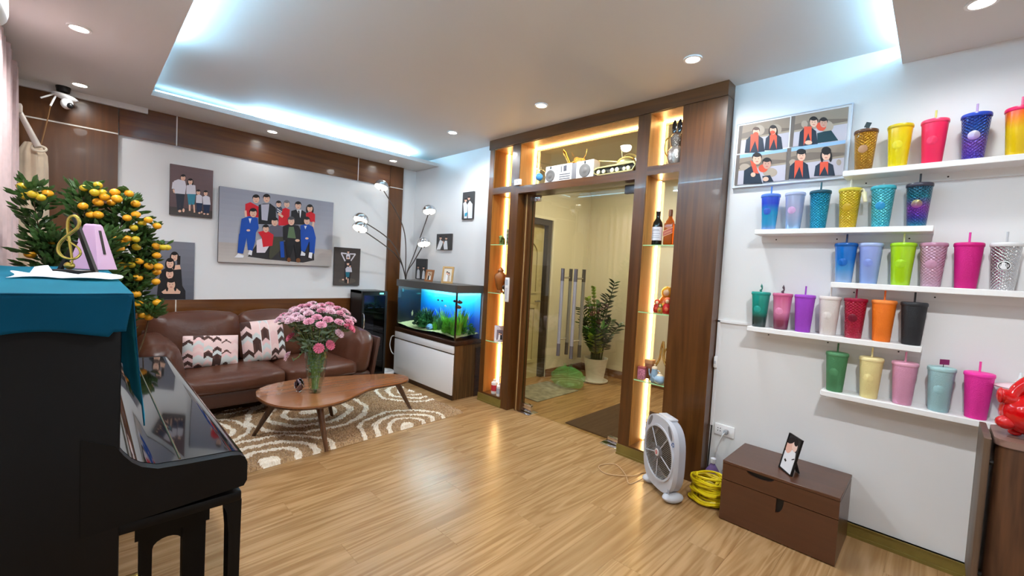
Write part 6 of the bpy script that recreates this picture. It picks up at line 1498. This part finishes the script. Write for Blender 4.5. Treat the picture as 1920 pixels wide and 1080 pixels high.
hull = [(0.19, 0.03), (0.205, 0.055), (0.17, 0.075), (-0.17, 0.085), (-0.185, 0.06), (-0.16, 0.02), (0.15, 0.012)]
yz = lambda u, v, w: (w, u, v)
put('hull', MB().prism(hull, -0.03, 0.05, yz), m_brd, t, local=True, smooth=False)
put('track', MB().ring([(u*1.02, v*1.1-0.002) for u, v in hull], [(u*0.97, (v-0.05)*0.80+0.05) for u, v in hull], -0.05, -0.03, yz), m_br, t, local=True, smooth=False)
for u, r in ((0.15, 0.017), (0.10, 0.016), (0.02, 0.018), (-0.025, 0.018), (-0.09, 0.015), (-0.125, 0.018)):
    put('wheel', MB().lathe([(r, 0), (r, 0.012), (r*0.6, 0.014), (0.0, 0.012)], 16, cap1=False).xf(Tm(-0.038, u, 0.04) @ Matrix.Rotation(-PI/2, 4, 'Y')), mat('wheel_cream', rgb(226, 216, 176), 0.35, 0.3), t, local=True)
put('turret', MB().ball((0.01, -0.07, 0.10), (0.05, 0.085, 0.05), 16, 8), m_br, t, local=True)
put('barrel', MB().tube([(0.01, 0.0, 0.115), (0.01, 0.19, 0.150)], [0.008, 0.006], 10), m_br, t, local=True)
put('fin', MB().tube(smoothpath([(0.01, -0.03, 0.14), (0.01, -0.09, 0.165), (0.01, -0.15, 0.14), (0.01, -0.17, 0.09)], 6), 0.007, 8), m_br, t, local=True)
put('antenna', MB().tube([(0.02, -0.03, 0.13), (0.02, -0.015, 0.22)], 0.002, 6), m_br, t, local=True)
t = thing('crystal_award', 'clear crystal award with a blue ball and flat glass top above the glass door', 'award', (3.06, 2.76, ZL))
m_cryst = glass('crystal', (0.94, 0.97, 0.98, 1))
put('body', MB().lathe([(0.05, 0), (0.055, 0.02), (0.065, 0.08), (0.055, 0.14), (0.03, 0.16)], 18), m_cryst, t, local=True)
put('ball', MB().ball((0, 0, 0.085), 0.036, 16, 10), mat('blue_ball', rgb(70, 150, 214), 0.2), t, local=True)
put('top_plate', MB().box(-0.02, 0.02, -0.14, 0.16, 0.205, 0.213).xf(Matrix.Rotation(0.30, 4, 'X')), m_cryst, t, local=True, smooth=False)
put('stem', MB().tube([(0, 0, 0.155), (0, 0, 0.21)], 0.012, 10), m_cryst, t, local=True)
t = thing('brass_rocket_model', 'brass rocket model tilted upward behind the boombox', 'model', (3.135, 2.42, ZL))
put('rocket', MB().tube([(0, 0.03, 0.16), (0, 0.09, 0.26), (0, 0.105, 0.285), (0, 0.13, 0.33)], [0.014, 0.012, 0.018, 0.001], 10), m_brass, t, local=True)
put('cradle', MB().ball((0, 0.0, 0.16), (0.03, 0.06, 0.04), 12, 8), m_brass, t, local=True)
put('blossom', MB().ball((0, -0.06, 0.19), (0.03, 0.05, 0.035), 8, 5).ball((0, -0.03, 0.21), (0.02, 0.03, 0.025), 7, 5).ball((0, -0.10, 0.19), (0.02, 0.03, 0.025), 7, 5), mat('orange_petals', rgb(224, 140, 50), 0.5), t, local=True, smooth=False)
put('pillar', MB().tube([(0, 0, 0), (0, 0, 0.15)], [0.035, 0.02], 12), m_brass, t, local=True)
put('twig', MB().tube(smoothpath([(0, -0.09, 0.19), (0, -0.13, 0.24), (0, -0.14, 0.29)], 4), 0.003, 6), m_brass, t, local=True)
t = thing('wifi_sensor', 'small white box sensor on the lintel end at the left post', 'sensor', (2.985, 2.985, 2.2))
put('case', MB().rbox(XF-0.022, XF-0.001, 2.90, 2.985, 2.205, 2.26, 0.004), m_white, t)
put('indicator', MB().box(XF-0.0235, XF-0.022, 2.93, 2.95, 2.23, 2.236), mat('led_grey', rgb(120, 130, 140), 0.3), t, smooth=False)

# ================================================================== FAN
fan = thing('box_fan', 'pale grey floor box fan standing by the wide walnut panel', 'fan', (2.69, 1.185, 0), rz=math.radians(-124.0))
m_fan = mat('fan_grey', rgb(196, 198, 206), 0.35)
m_fan_d = mat('fan_dark', rgb(70, 66, 62), 0.5)
m_fan_s = mat('fan_slat', rgb(150, 142, 132), 0.4)
FC, FR_ = 0.265, 0.165
def sq(r, e=3.2, n=48, sx=1.0, sz=1.0): return [(sx*r*math.copysign(abs(math.cos(a))**(2/e), math.cos(a)), FC+sz*r*math.copysign(abs(math.sin(a))**(2/e), math.sin(a))) for a in [2*PI*(i+.5)/n for i in range(n)]]
circ = [(FR_*math.cos(a), FC+FR_*math.sin(a)) for a in [2*PI*(i+.5)/48 for i in range(48)]]
ci2 = [((FR_+0.012)*math.cos(a), FC+(FR_+0.012)*math.sin(a)) for a in [2*PI*(i+.5)/48 for i in range(48)]]
put('front_frame', MB().ring(sq(0.198, 3.0, sx=0.93, sz=1.17), ci2, -0.055, -0.025, xz), m_fan, fan, local=True, angle=0.5)
put('rear_frame', MB().ring(sq(0.196, 3.0, sx=0.915, sz=1.155), ci2, -0.025, 0.022, xz), mat('fan_grey_dark', rgb(170, 172, 182), 0.4), fan, local=True, angle=0.5)
put('grille_ring', MB().ring(ci2, circ, -0.062, -0.03, xz), m_fan, fan, local=True, angle=0.5)
gs = MB()
for k in range(-16, 17):
    o_ = k*0.0100; L = math.sqrt(max(0.0, FR_**2-o_**2))
    if L < 0.02: continue
    c_, s_ = math.cos(0.72), math.sin(0.72)
    a = (-L*c_-o_*s_, -L*s_+o_*c_); b = (L*c_-o_*s_, L*s_+o_*c_)
    gs.tube([(a[0], -0.05, FC+a[1]), (b[0], -0.05, FC+b[1])], 0.0022, 5)
put('grille_slats', gs, m_fan_s, fan, local=True, kind='stuff')
for k in range(5):
    a = 0.9+2*PI*k/5
    put('grille_spoke', MB().tube([(0.03*math.cos(a), -0.056, FC+0.03*math.sin(a)), (FR_*math.cos(a), -0.056, FC+FR_*math.sin(a))], 0.0035, 6), m_fan, fan, local=True)
put('hub', MB().lathe([(0.04, 0), (0.04, 0.008), (0.03, 0.014), (0.0, 0.015)], 24, cap1=False).xf(Tm(0, -0.05, FC) @ Matrix.Rotation(PI/2, 4, 'X')), mat('hub_grey', rgb(110, 108, 110), 0.4), fan, local=True)
put('hub_badge', MB().lathe([(0.024, 0.0145), (0.022, 0.018), (0.0, 0.0185)], 20, cap1=False).xf(Tm(0, -0.05, FC) @ Matrix.Rotation(PI/2, 4, 'X')), mat('badge_silver', rgb(206, 200, 200), 0.3), fan, local=True)
rb = [(0.010*math.cos(a)*(1-0.25*(math.sin(a) < 0)), FC+0.013*math.sin(a)) for a in [2*PI*i/16 for i in range(16)]]
put('badge_mark', MB().ring(rb, [(u*0.5, FC+(v-FC)*0.5+0.002) for u, v in rb], -0.0695, -0.068, xz), mat('mark_red', rgb(196, 60, 60), 0.4), fan, local=True, smooth=False)
for k in range(5):
    a = 2*PI*k/5; bl = MB()
    bl.add([(0.03*math.cos(a-.25), 0.012, FC+0.03*math.sin(a-.25)), (0.03*math.cos(a+.35), -0.012, FC+0.03*math.sin(a+.35)), (0.15*math.cos(a+.55), -0.02, FC+0.15*math.sin(a+.55)), (0.155*math.cos(a+.15), 0.0, FC+0.155*math.sin(a+.15)), (0.15*math.cos(a-.3), 0.02, FC+0.15*math.sin(a-.3))], [(0, 1, 2, 3, 4)])
    put('blade', bl, m_fan_d, fan, local=True, smooth=False)
put('rear_guard', MB().prism([(u*0.99, v) for u, v in circ], 0.014, 0.018, xz), m_fan_d, fan, local=True, smooth=False)
for sx in (-1, 1):
    put('foot', MB().ball((sx*0.125, -0.01, 0.03), (0.045, 0.07, 0.031), 16, 8), m_fan, fan, local=True)
    hs = [(sx*(0.12+0.028*math.cos(a)*0.6+0.02*math.sin(a)*-1), FC+0.168+0.04*math.sin(a)*1.0) for a in [2*PI*i/16 for i in range(16)]]
    put('handle_slot', MB().prism(hs, -0.0565, -0.0545, xz), mat('slot_shadow_grey', rgb(120, 118, 122), 0.5), fan, local=True)
put('top_control', MB().rbox(-0.07, 0.07, -0.03, 0.03, FC+0.222, FC+0.236, 0.006), m_fan, fan, local=True)
sw = MB()
for k in range(3):
    sw.tube([(0.158+0.011*math.cos(a), -0.0565, FC+0.112+0.011*math.sin(a)) for a in [2*PI*(i/10*0.28+k/3) for i in range(11)]], [0.001+0.0024*i/10 for i in range(11)], 6)
put('maker_mark', sw, mat('mark_blue', rgb(40, 80, 140), 0.4), fan, local=True)
put('rating_sticker', MB().box(0.135, 0.155, -0.0562, -0.0548, 0.062, 0.09), mat('sticker_grey', rgb(150, 152, 162), 0.5), fan, local=True, smooth=False)
single('fan_cord', MB().tube(smoothpath([(2.78, 1.33, 0.02), (2.70, 1.36, 0.004), (2.60, 1.38, 0.004), (2.70, 1.47, 0.004), (2.78, 1.60, 0.004), (2.66, 1.66, 0.004), (2.60, 1.56, 0.004), (2.70, 1.42, 0.010), (2.82, 1.40, 0.004), (2.88, 1.36, 0.004)], 8), 0.0035, 6), mat('tan_cord', rgb(196, 160, 120), 0.5), 'tan fan cord lying in loops on the floor left of the fan', 'cord', (2.7, 1.45, 0))

# ================================================================== CHEST
ch = thing('storage_chest', 'low brown wooden storage chest with finger slots by the cup wall', 'chest', (2.86, 0.555, 0))
cx0, cx1, cy0, cy1, chh = 2.655, 3.05, 0.275, 0.825, 0.352
put('body', MB().box(cx0+0.016, cx1, cy0, cy1, 0.0, 0.328), m_chest, ch, smooth=False)
lid = [(cy0, 0), (cy1, 0)]
arc = [(0.64-0.075*math.cos(a), 0.030*math.sin(a)) for a in [PI*i/10 for i in range(11)]]
def front_panel(pts, z_off, name):
    put(name, MB().prism(pts, cx0, cx0+0.0155, lambda u, v, w: (w, u, v)), m_chest, ch, smooth=False)
top = chh-0.018
front_panel([(cy0, 0.243), (cy1, 0.243), (cy1, top)]+[(0.63+0.068*math.cos(a), top-0.026*math.sin(a)) for a in [PI*i/10 for i in range(11)]]+[(cy0, top)], 0, 'upper_front')
qs = [(0.545, 0.239-0.062)]+[(0.545-0.034*math.sin(a), 0.239-0.062+0.0*0+0.062*(1-math.cos(a))*0+(-0.018*math.sin(a)*0)) for a in ()]
slot = [(0.545, 0.160)]+[(0.545-0.036*math.sin(a), 0.239-0.079*math.cos(a)) for a in [PI/2*i/8 for i in range(1, 9)]]
front_panel([(cy0, 0.006), (cy1, 0.006), (cy1, 0.239), (0.546, 0.239), (0.545, 0.160)]+slot[1:]+[(cy0, 0.239)], 0, 'drawer_front')
put('lid', MB().rbox(cx0-0.001, cx1, cy0-0.001, cy1+0.001, top+0.001, chh, 0.002, 1), m_chest, ch)
put('slot_shade', MB().box(cx0+0.0158, cx0+0.0162, 0.50, 0.56, 0.15, 0.235).box(cx0+0.0158, cx0+0.0162, 0.55, 0.71, top-0.035, top-0.001), m_black, ch, smooth=False)  # thin black sheets stand in for the shade inside the finger slots

# ================================================================== COIL, BOTTLES, SOCKET, TRUNKING
coil = []
rn = random.Random(2)
for i in range(300):
    t_ = i/299; a = i*0.42; r = 0.07+0.028*math.sin(i*0.37)+rn.uniform(-.005, .005)
    coil.append((2.80+r*math.cos(a)*1.0, 0.945+r*math.sin(a)*1.1, 0.009+0.145*t_+0.006*math.sin(i*1.3)))
co_ = MB().tube(smoothpath(coil, 2), 0.0068, 6)
for k in range(9):
    z0 = 0.01+0.016*k; co_.tube([(2.80+0.088*math.cos(a)*(1+0.05*math.sin(k*3)), 0.945+0.093*math.sin(a), z0+0.02*math.sin(a+k*2.1)+0.02) for a in [2*PI*i/28 for i in range(29)]], 0.0072, 6)
co_.tube(smoothpath([(2.72, 0.99, 0.16), (2.78, 1.0, 0.175), (2.86, 0.93, 0.172), (2.9, 0.88, 0.1)], 6), 0.006, 6)
single('cable_coil', co_, mat('yellow_cable', rgb(226, 200, 20), 0.35), 'coil of bright yellow cable stacked on the floor between the fan and the chest', 'cable coil', (2.80, 0.945, 0))
def floor_bottle(label, x, y, h, r, m, cap):
    t = thing('cleaning_bottle', label, 'bottle', (x, y, 0), group='bottles beside the chest')
    put('body', MB().lathe([(r*0.95, 0), (r, 0.006), (r, h*0.6), (r*0.5, h*0.75), (r*0.35, h*0.8), (r*0.35, h*0.86)], 18, (x, y, 0)), m, t)
    put('cap', MB().lathe([(r*0.42, h*0.84), (r*0.42, h*0.97), (r*0.2, h), (0.0, h*1.0)], 14, (x, y, 0), cap1=False), cap, t)
floor_bottle('bottle of purple liquid with a clear cap behind the yellow coil', 2.97, 0.985, 0.22, 0.042, mat('purple_liquid', rgb(128, 104, 160), 0.15, trans=0.2), mat('clear_cap', rgb(220, 220, 228), 0.2))
floor_bottle('clear spray bottle close to the chest corner', 2.985, 0.895, 0.25, 0.036, mat('clear_plastic', rgb(206, 212, 220), 0.15, trans=0.4), m_white)
so_ = thing('wall_socket', 'white double wall socket with a grey plug above the chest', 'socket', (XW, 0.965, 0.385))
put('plate', MB().rbox(XW-0.012, XW, 0.90, 1.025, 0.347, 0.422, 0.004), m_whitemat, so_)
hl = MB()
for yy in (0.995, ):
    for dy in (-0.008, 0.008): hl.box(XW-0.0126, XW-0.012, yy+dy-0.0025, yy+dy+0.0025, 0.392, 0.398).box(XW-0.0126, XW-0.012, yy+dy-0.0025, yy+dy+0.0025, 0.374, 0.380)
put('socket_holes', hl, m_black, so_, smooth=False)
pg = thing('power_plug', 'grey plug in the right half of the wall socket with its cord hanging down', 'plug', (XW-0.012, 0.945, 0.385))
put('plug_body', MB().rbox(XW-0.05, XW-0.0125, 0.932, 0.958, 0.372, 0.398, 0.006), mat('plug_grey', rgb(150, 150, 152), 0.4), pg)
put('cord', MB().tube(smoothpath([(XW-0.05, 0.945, 0.385), (XW-0.075, 0.955, 0.36), (XW-0.07, 0.985, 0.24), (XW-0.06, 1.0, 0.12), (XW-0.07, 1.01, 0.01)], 8), 0.0035, 6), mat('cord_white', rgb(210, 210, 212), 0.4), pg)
tk = thing('cable_trunking', 'white cable trunking running down beside the walnut panel and across to the shelf', 'cable cover', (XW, 1.045, 0.7))
put('riser', MB().box(XW-0.012, XW, 1.040, 1.056, 0.40, 1.125), m_whitemat, tk, smooth=False)
put('branch', MB().box(XW-0.012, XW, 0.84, 1.056, 1.113, 1.129), m_whitemat, tk, smooth=False)
put('lower_cord', MB().tube([(XW-0.006, 1.046, 0.40), (XW-0.008, 1.05, 0.2), (XW-0.01, 1.052, 0.06)], 0.004, 6), m_black, tk)
sw_ = thing('cord_switch', 'small white rocker switch on the cord beside the walnut panel', 'switch', (XW-0.02, 1.05, 0.84))
put('case', MB().rbox(XW-0.035, XW-0.012, 1.035, 1.058, 0.80, 0.88, 0.008), m_whitemat, sw_)
put('rocker', MB().rbox(XW-0.039, XW-0.034, 1.040, 1.053, 0.83, 0.85, 0.002), mat('pale_grey_plastic', rgb(205, 205, 210), 0.4), sw_)

# ================================================================== BROWN SPEAKER AND PIGGY BANK AT THE RIGHT EDGE
bc = thing('brown_speaker', 'tall brown wooden speaker cabinet with a grey brown side panel at the right edge', 'speaker', (2.55, -0.4, 0))
m_spkw = wood('speaker_wood', rgb(58, 34, 20), rgb(96, 62, 38), 2, 1.2, 0.4)
def rr(x0, x1, y0, y1, r, n=6):
    out = []
    for cx, cy, a0 in ((x1-r, y1-r, 0), (x0+r, y1-r, PI/2), (x0+r, y0+r, PI), (x1-r, y0+r, 1.5*PI)):
        out += [(cx+r*math.cos(a0+PI/2*k/n), cy+r*math.sin(a0+PI/2*k/n)) for k in range(n+1)]
    return out
put('body', MB().prism(rr(2.42, 2.69, -0.62, -0.19, 0.045), 0.24, 0.838), m_spkw, bc, angle=0.5)
put('top_board', MB().prism(rr(2.415, 2.695, -0.625, -0.185, 0.048), 0.838, 0.862), wood('speaker_top', rgb(120, 90, 78), rgb(140, 110, 98), 1, 1.2, 0.35), bc, angle=0.5)
put('top_groove', MB().box(2.50, 2.504, -0.60, -0.22, 0.8615, 0.8626), m_black, bc, smooth=False)
put('side_panel', MB().prism(rr(2.42, 2.72, -0.178, -0.158, 0.009, 3), 0.235, 0.855), wood('slab_wood', rgb(80, 62, 48), rgb(104, 82, 64), 2, 0.8, 0.45), bc)
for x in (2.46, 2.65):
    for z in (0.32, 0.76): put('spacer', MB().tube([(x, -0.19, z), (x, -0.175, z)], 0.008, 8), m_black, bc)
for x in (2.46, 2.65):
    for y in (-0.57, -0.24): put('leg', MB().tube([(x, y, 0.24), (x, y, 0.0)], [0.018, 0.013], 10), m_black, bc)
pg_ = thing('piggy_bank', 'glossy red ceramic piggy bank on the brown speaker, cut by the right edge', 'piggy bank', (2.55, -0.285, 0.8625))
m_red = mat('red_ceramic', rgb(200, 8, 14), 0.08, coat=0.6)
bx, by, bz = 2.55, -0.285, 0.8625
put('body', MB().ball((bx, by, bz+0.092), (0.082, 0.092, 0.085), 24, 14), m_red, pg_)
put('ear', MB().tube(smoothpath([(bx-0.03, by+0.060, bz+0.145), (bx-0.02, by+0.045, bz+0.185), (bx-0.01, by+0.005, bz+0.225), (bx, by-0.05, bz+0.215)], 6), [0.018+0.008*i/18 for i in range(19)], 12), m_red, pg_)
put('snout', MB().tube(smoothpath([(bx-0.02, by+0.045, bz+0.13), (bx-0.025, by+0.075, bz+0.150), (bx-0.028, by+0.092, bz+0.150)], 5), [0.03]*5+[0.026]*4+[0.024, 0.018], 14), m_red, pg_)
put('snout_rim', MB().ball((bx-0.028, by+0.090, bz+0.150), (0.024, 0.012, 0.030), 14, 10), m_red, pg_)
for dy in (0.07, -0.07):
    put('foot', MB().ball((bx-0.035, by+dy, bz+0.05), (0.026, 0.03, 0.026), 12, 8), m_red, pg_)
    put('stand_foot', MB().ball((bx, by+dy*0.6, bz+0.012), (0.024, 0.02, 0.012), 12, 8), m_red, pg_)

# ================================================================== HALL PLANT AND BAG
hp = thing('potted_plant', 'tall green leafy plant in a white pot behind the glass door', 'plant', (4.70, 3.08, 0))
px_, py_ = 4.70, 3.08
put('saucer', MB().lathe([(0.13, 0.0), (0.165, 0.012), (0.17, 0.025), (0.15, 0.022), (0.12, 0.014)], 28, (px_, py_, 0)), m_white, hp)
put('pot', MB().lathe([(0.105, 0.015), (0.11, 0.03), (0.15, 0.30), (0.155, 0.31), (0.145, 0.31), (0.135, 0.28)], 28, (px_, py_, 0), True, False), m_white, hp)
put('soil', MB().lathe([(0.137, 0.27), (0.0, 0.285)], 18, (px_, py_, 0), cap1=False), mat('soil', rgb(60, 42, 30), 0.9), hp)
m_zz = [mat('zz_leaf', rgb(66, 122, 46), 0.3, noise=(8, 0.3)), mat('zz_leaf_new', rgb(150, 184, 60), 0.35, noise=(8, 0.25)), mat('zz_leaf_dark', rgb(44, 82, 40), 0.3, noise=(8, 0.3))]
m_zstem = mat('zz_stem', rgb(58, 80, 40), 0.45)
rn = random.Random(21)
STEMS = [(0.05,-0.17,1.28,2),(0.02,-0.10,1.10,2),(-0.05,-0.33,0.82,2),(0.0,0.10,1.18,1),(-0.03,0.16,1.05,1),(-0.10,0.05,0.95,0),(0.10,0.02,1.0,0),(-0.12,-0.14,0.72,0),(-0.16,0.02,0.68,0),(0.0,0.26,0.92,2),(-0.05,0.22,0.75,0),(0.14,-0.1,0.8,0),(-0.18,-0.08,0.62,1),(-0.14,0.14,0.66,0),(0.06,0.18,0.8,0),(-0.08,-0.05,1.0,0)]
for dx, dy, h, mi in STEMS:
    p = smoothpath([(px_+dx*0.2, py_+dy*0.25, 0.27), (px_+dx*0.35, py_+dy*0.4, 0.27+(h-0.27)*0.45), (px_+dx, py_+dy, h-(0.05 if abs(dy) > 0.3 else 0)), ], 10)
    st = put('stem', MB().tube(p, [lerp(0.013, 0.004, i/(len(p)-1)) for i in range(len(p))], 7), m_zstem, hp)
    lf = MB(); n = len(p)
    for i in range(int(n*0.35), n):
        tan = (p[min(i+1, n-1)]-p[max(i-1, 0)]).normalized(); side = tan.cross(Vector((rn.uniform(-.3, .3), rn.uniform(-.3, .3), 1)) if abs(tan.z) < 0.9 else Vector((math.cos(mi*2+dx*9), math.sin(mi*2+dx*9), 0))).normalized()
        for sg in (-1, 1):
            d = (side*sg+tan*0.55).normalized(); v_, f_ = leaf_mesh(rn.uniform(0.09, 0.13), 0.05); M_ = leaf_mat(p[i], d)
            lf.add([M_ @ Vector(q) for q in v_], f_)
    put('leaflets', lf, m_zz[mi], st, kind='stuff', smooth=False)
rn = random.Random(9)
bg = MB().ball((0, 0, 0), (0.17, 0.22, 0.13), 22, 14)
bg.v = [tuple(c*(1+rn.uniform(-.13, .13)+0.05*math.sin(9*c)) for c in p) for p in bg.v]
bg.v = [(x, y, max(z, -0.09)+0.091) for x, y, z in bg.v]
for k in range(3):
    a = k*2.1; bg.add([(0.03*math.cos(a), 0.03*math.sin(a), 0.19), (0.05*math.cos(a+.5), 0.05*math.sin(a+.5), 0.20), (0.07*math.cos(a+.2), 0.07*math.sin(a+.2), 0.275), (0.03*math.cos(a-.2), 0.03*math.sin(a-.2), 0.26)], [(0, 1, 2, 3)])
bg.xf(Tm(4.20, 3.13, 0.0135))
m_bag = mat('green_plastic_film', rgb(130, 214, 130), 0.3, trans=0.3, ior=1.1, alpha=0.38)
single('plastic_bag', bg, m_bag, 'crumpled green plastic bag on the hall floor beside the white pot', 'bag', (4.20, 3.13, 0), smooth=False)
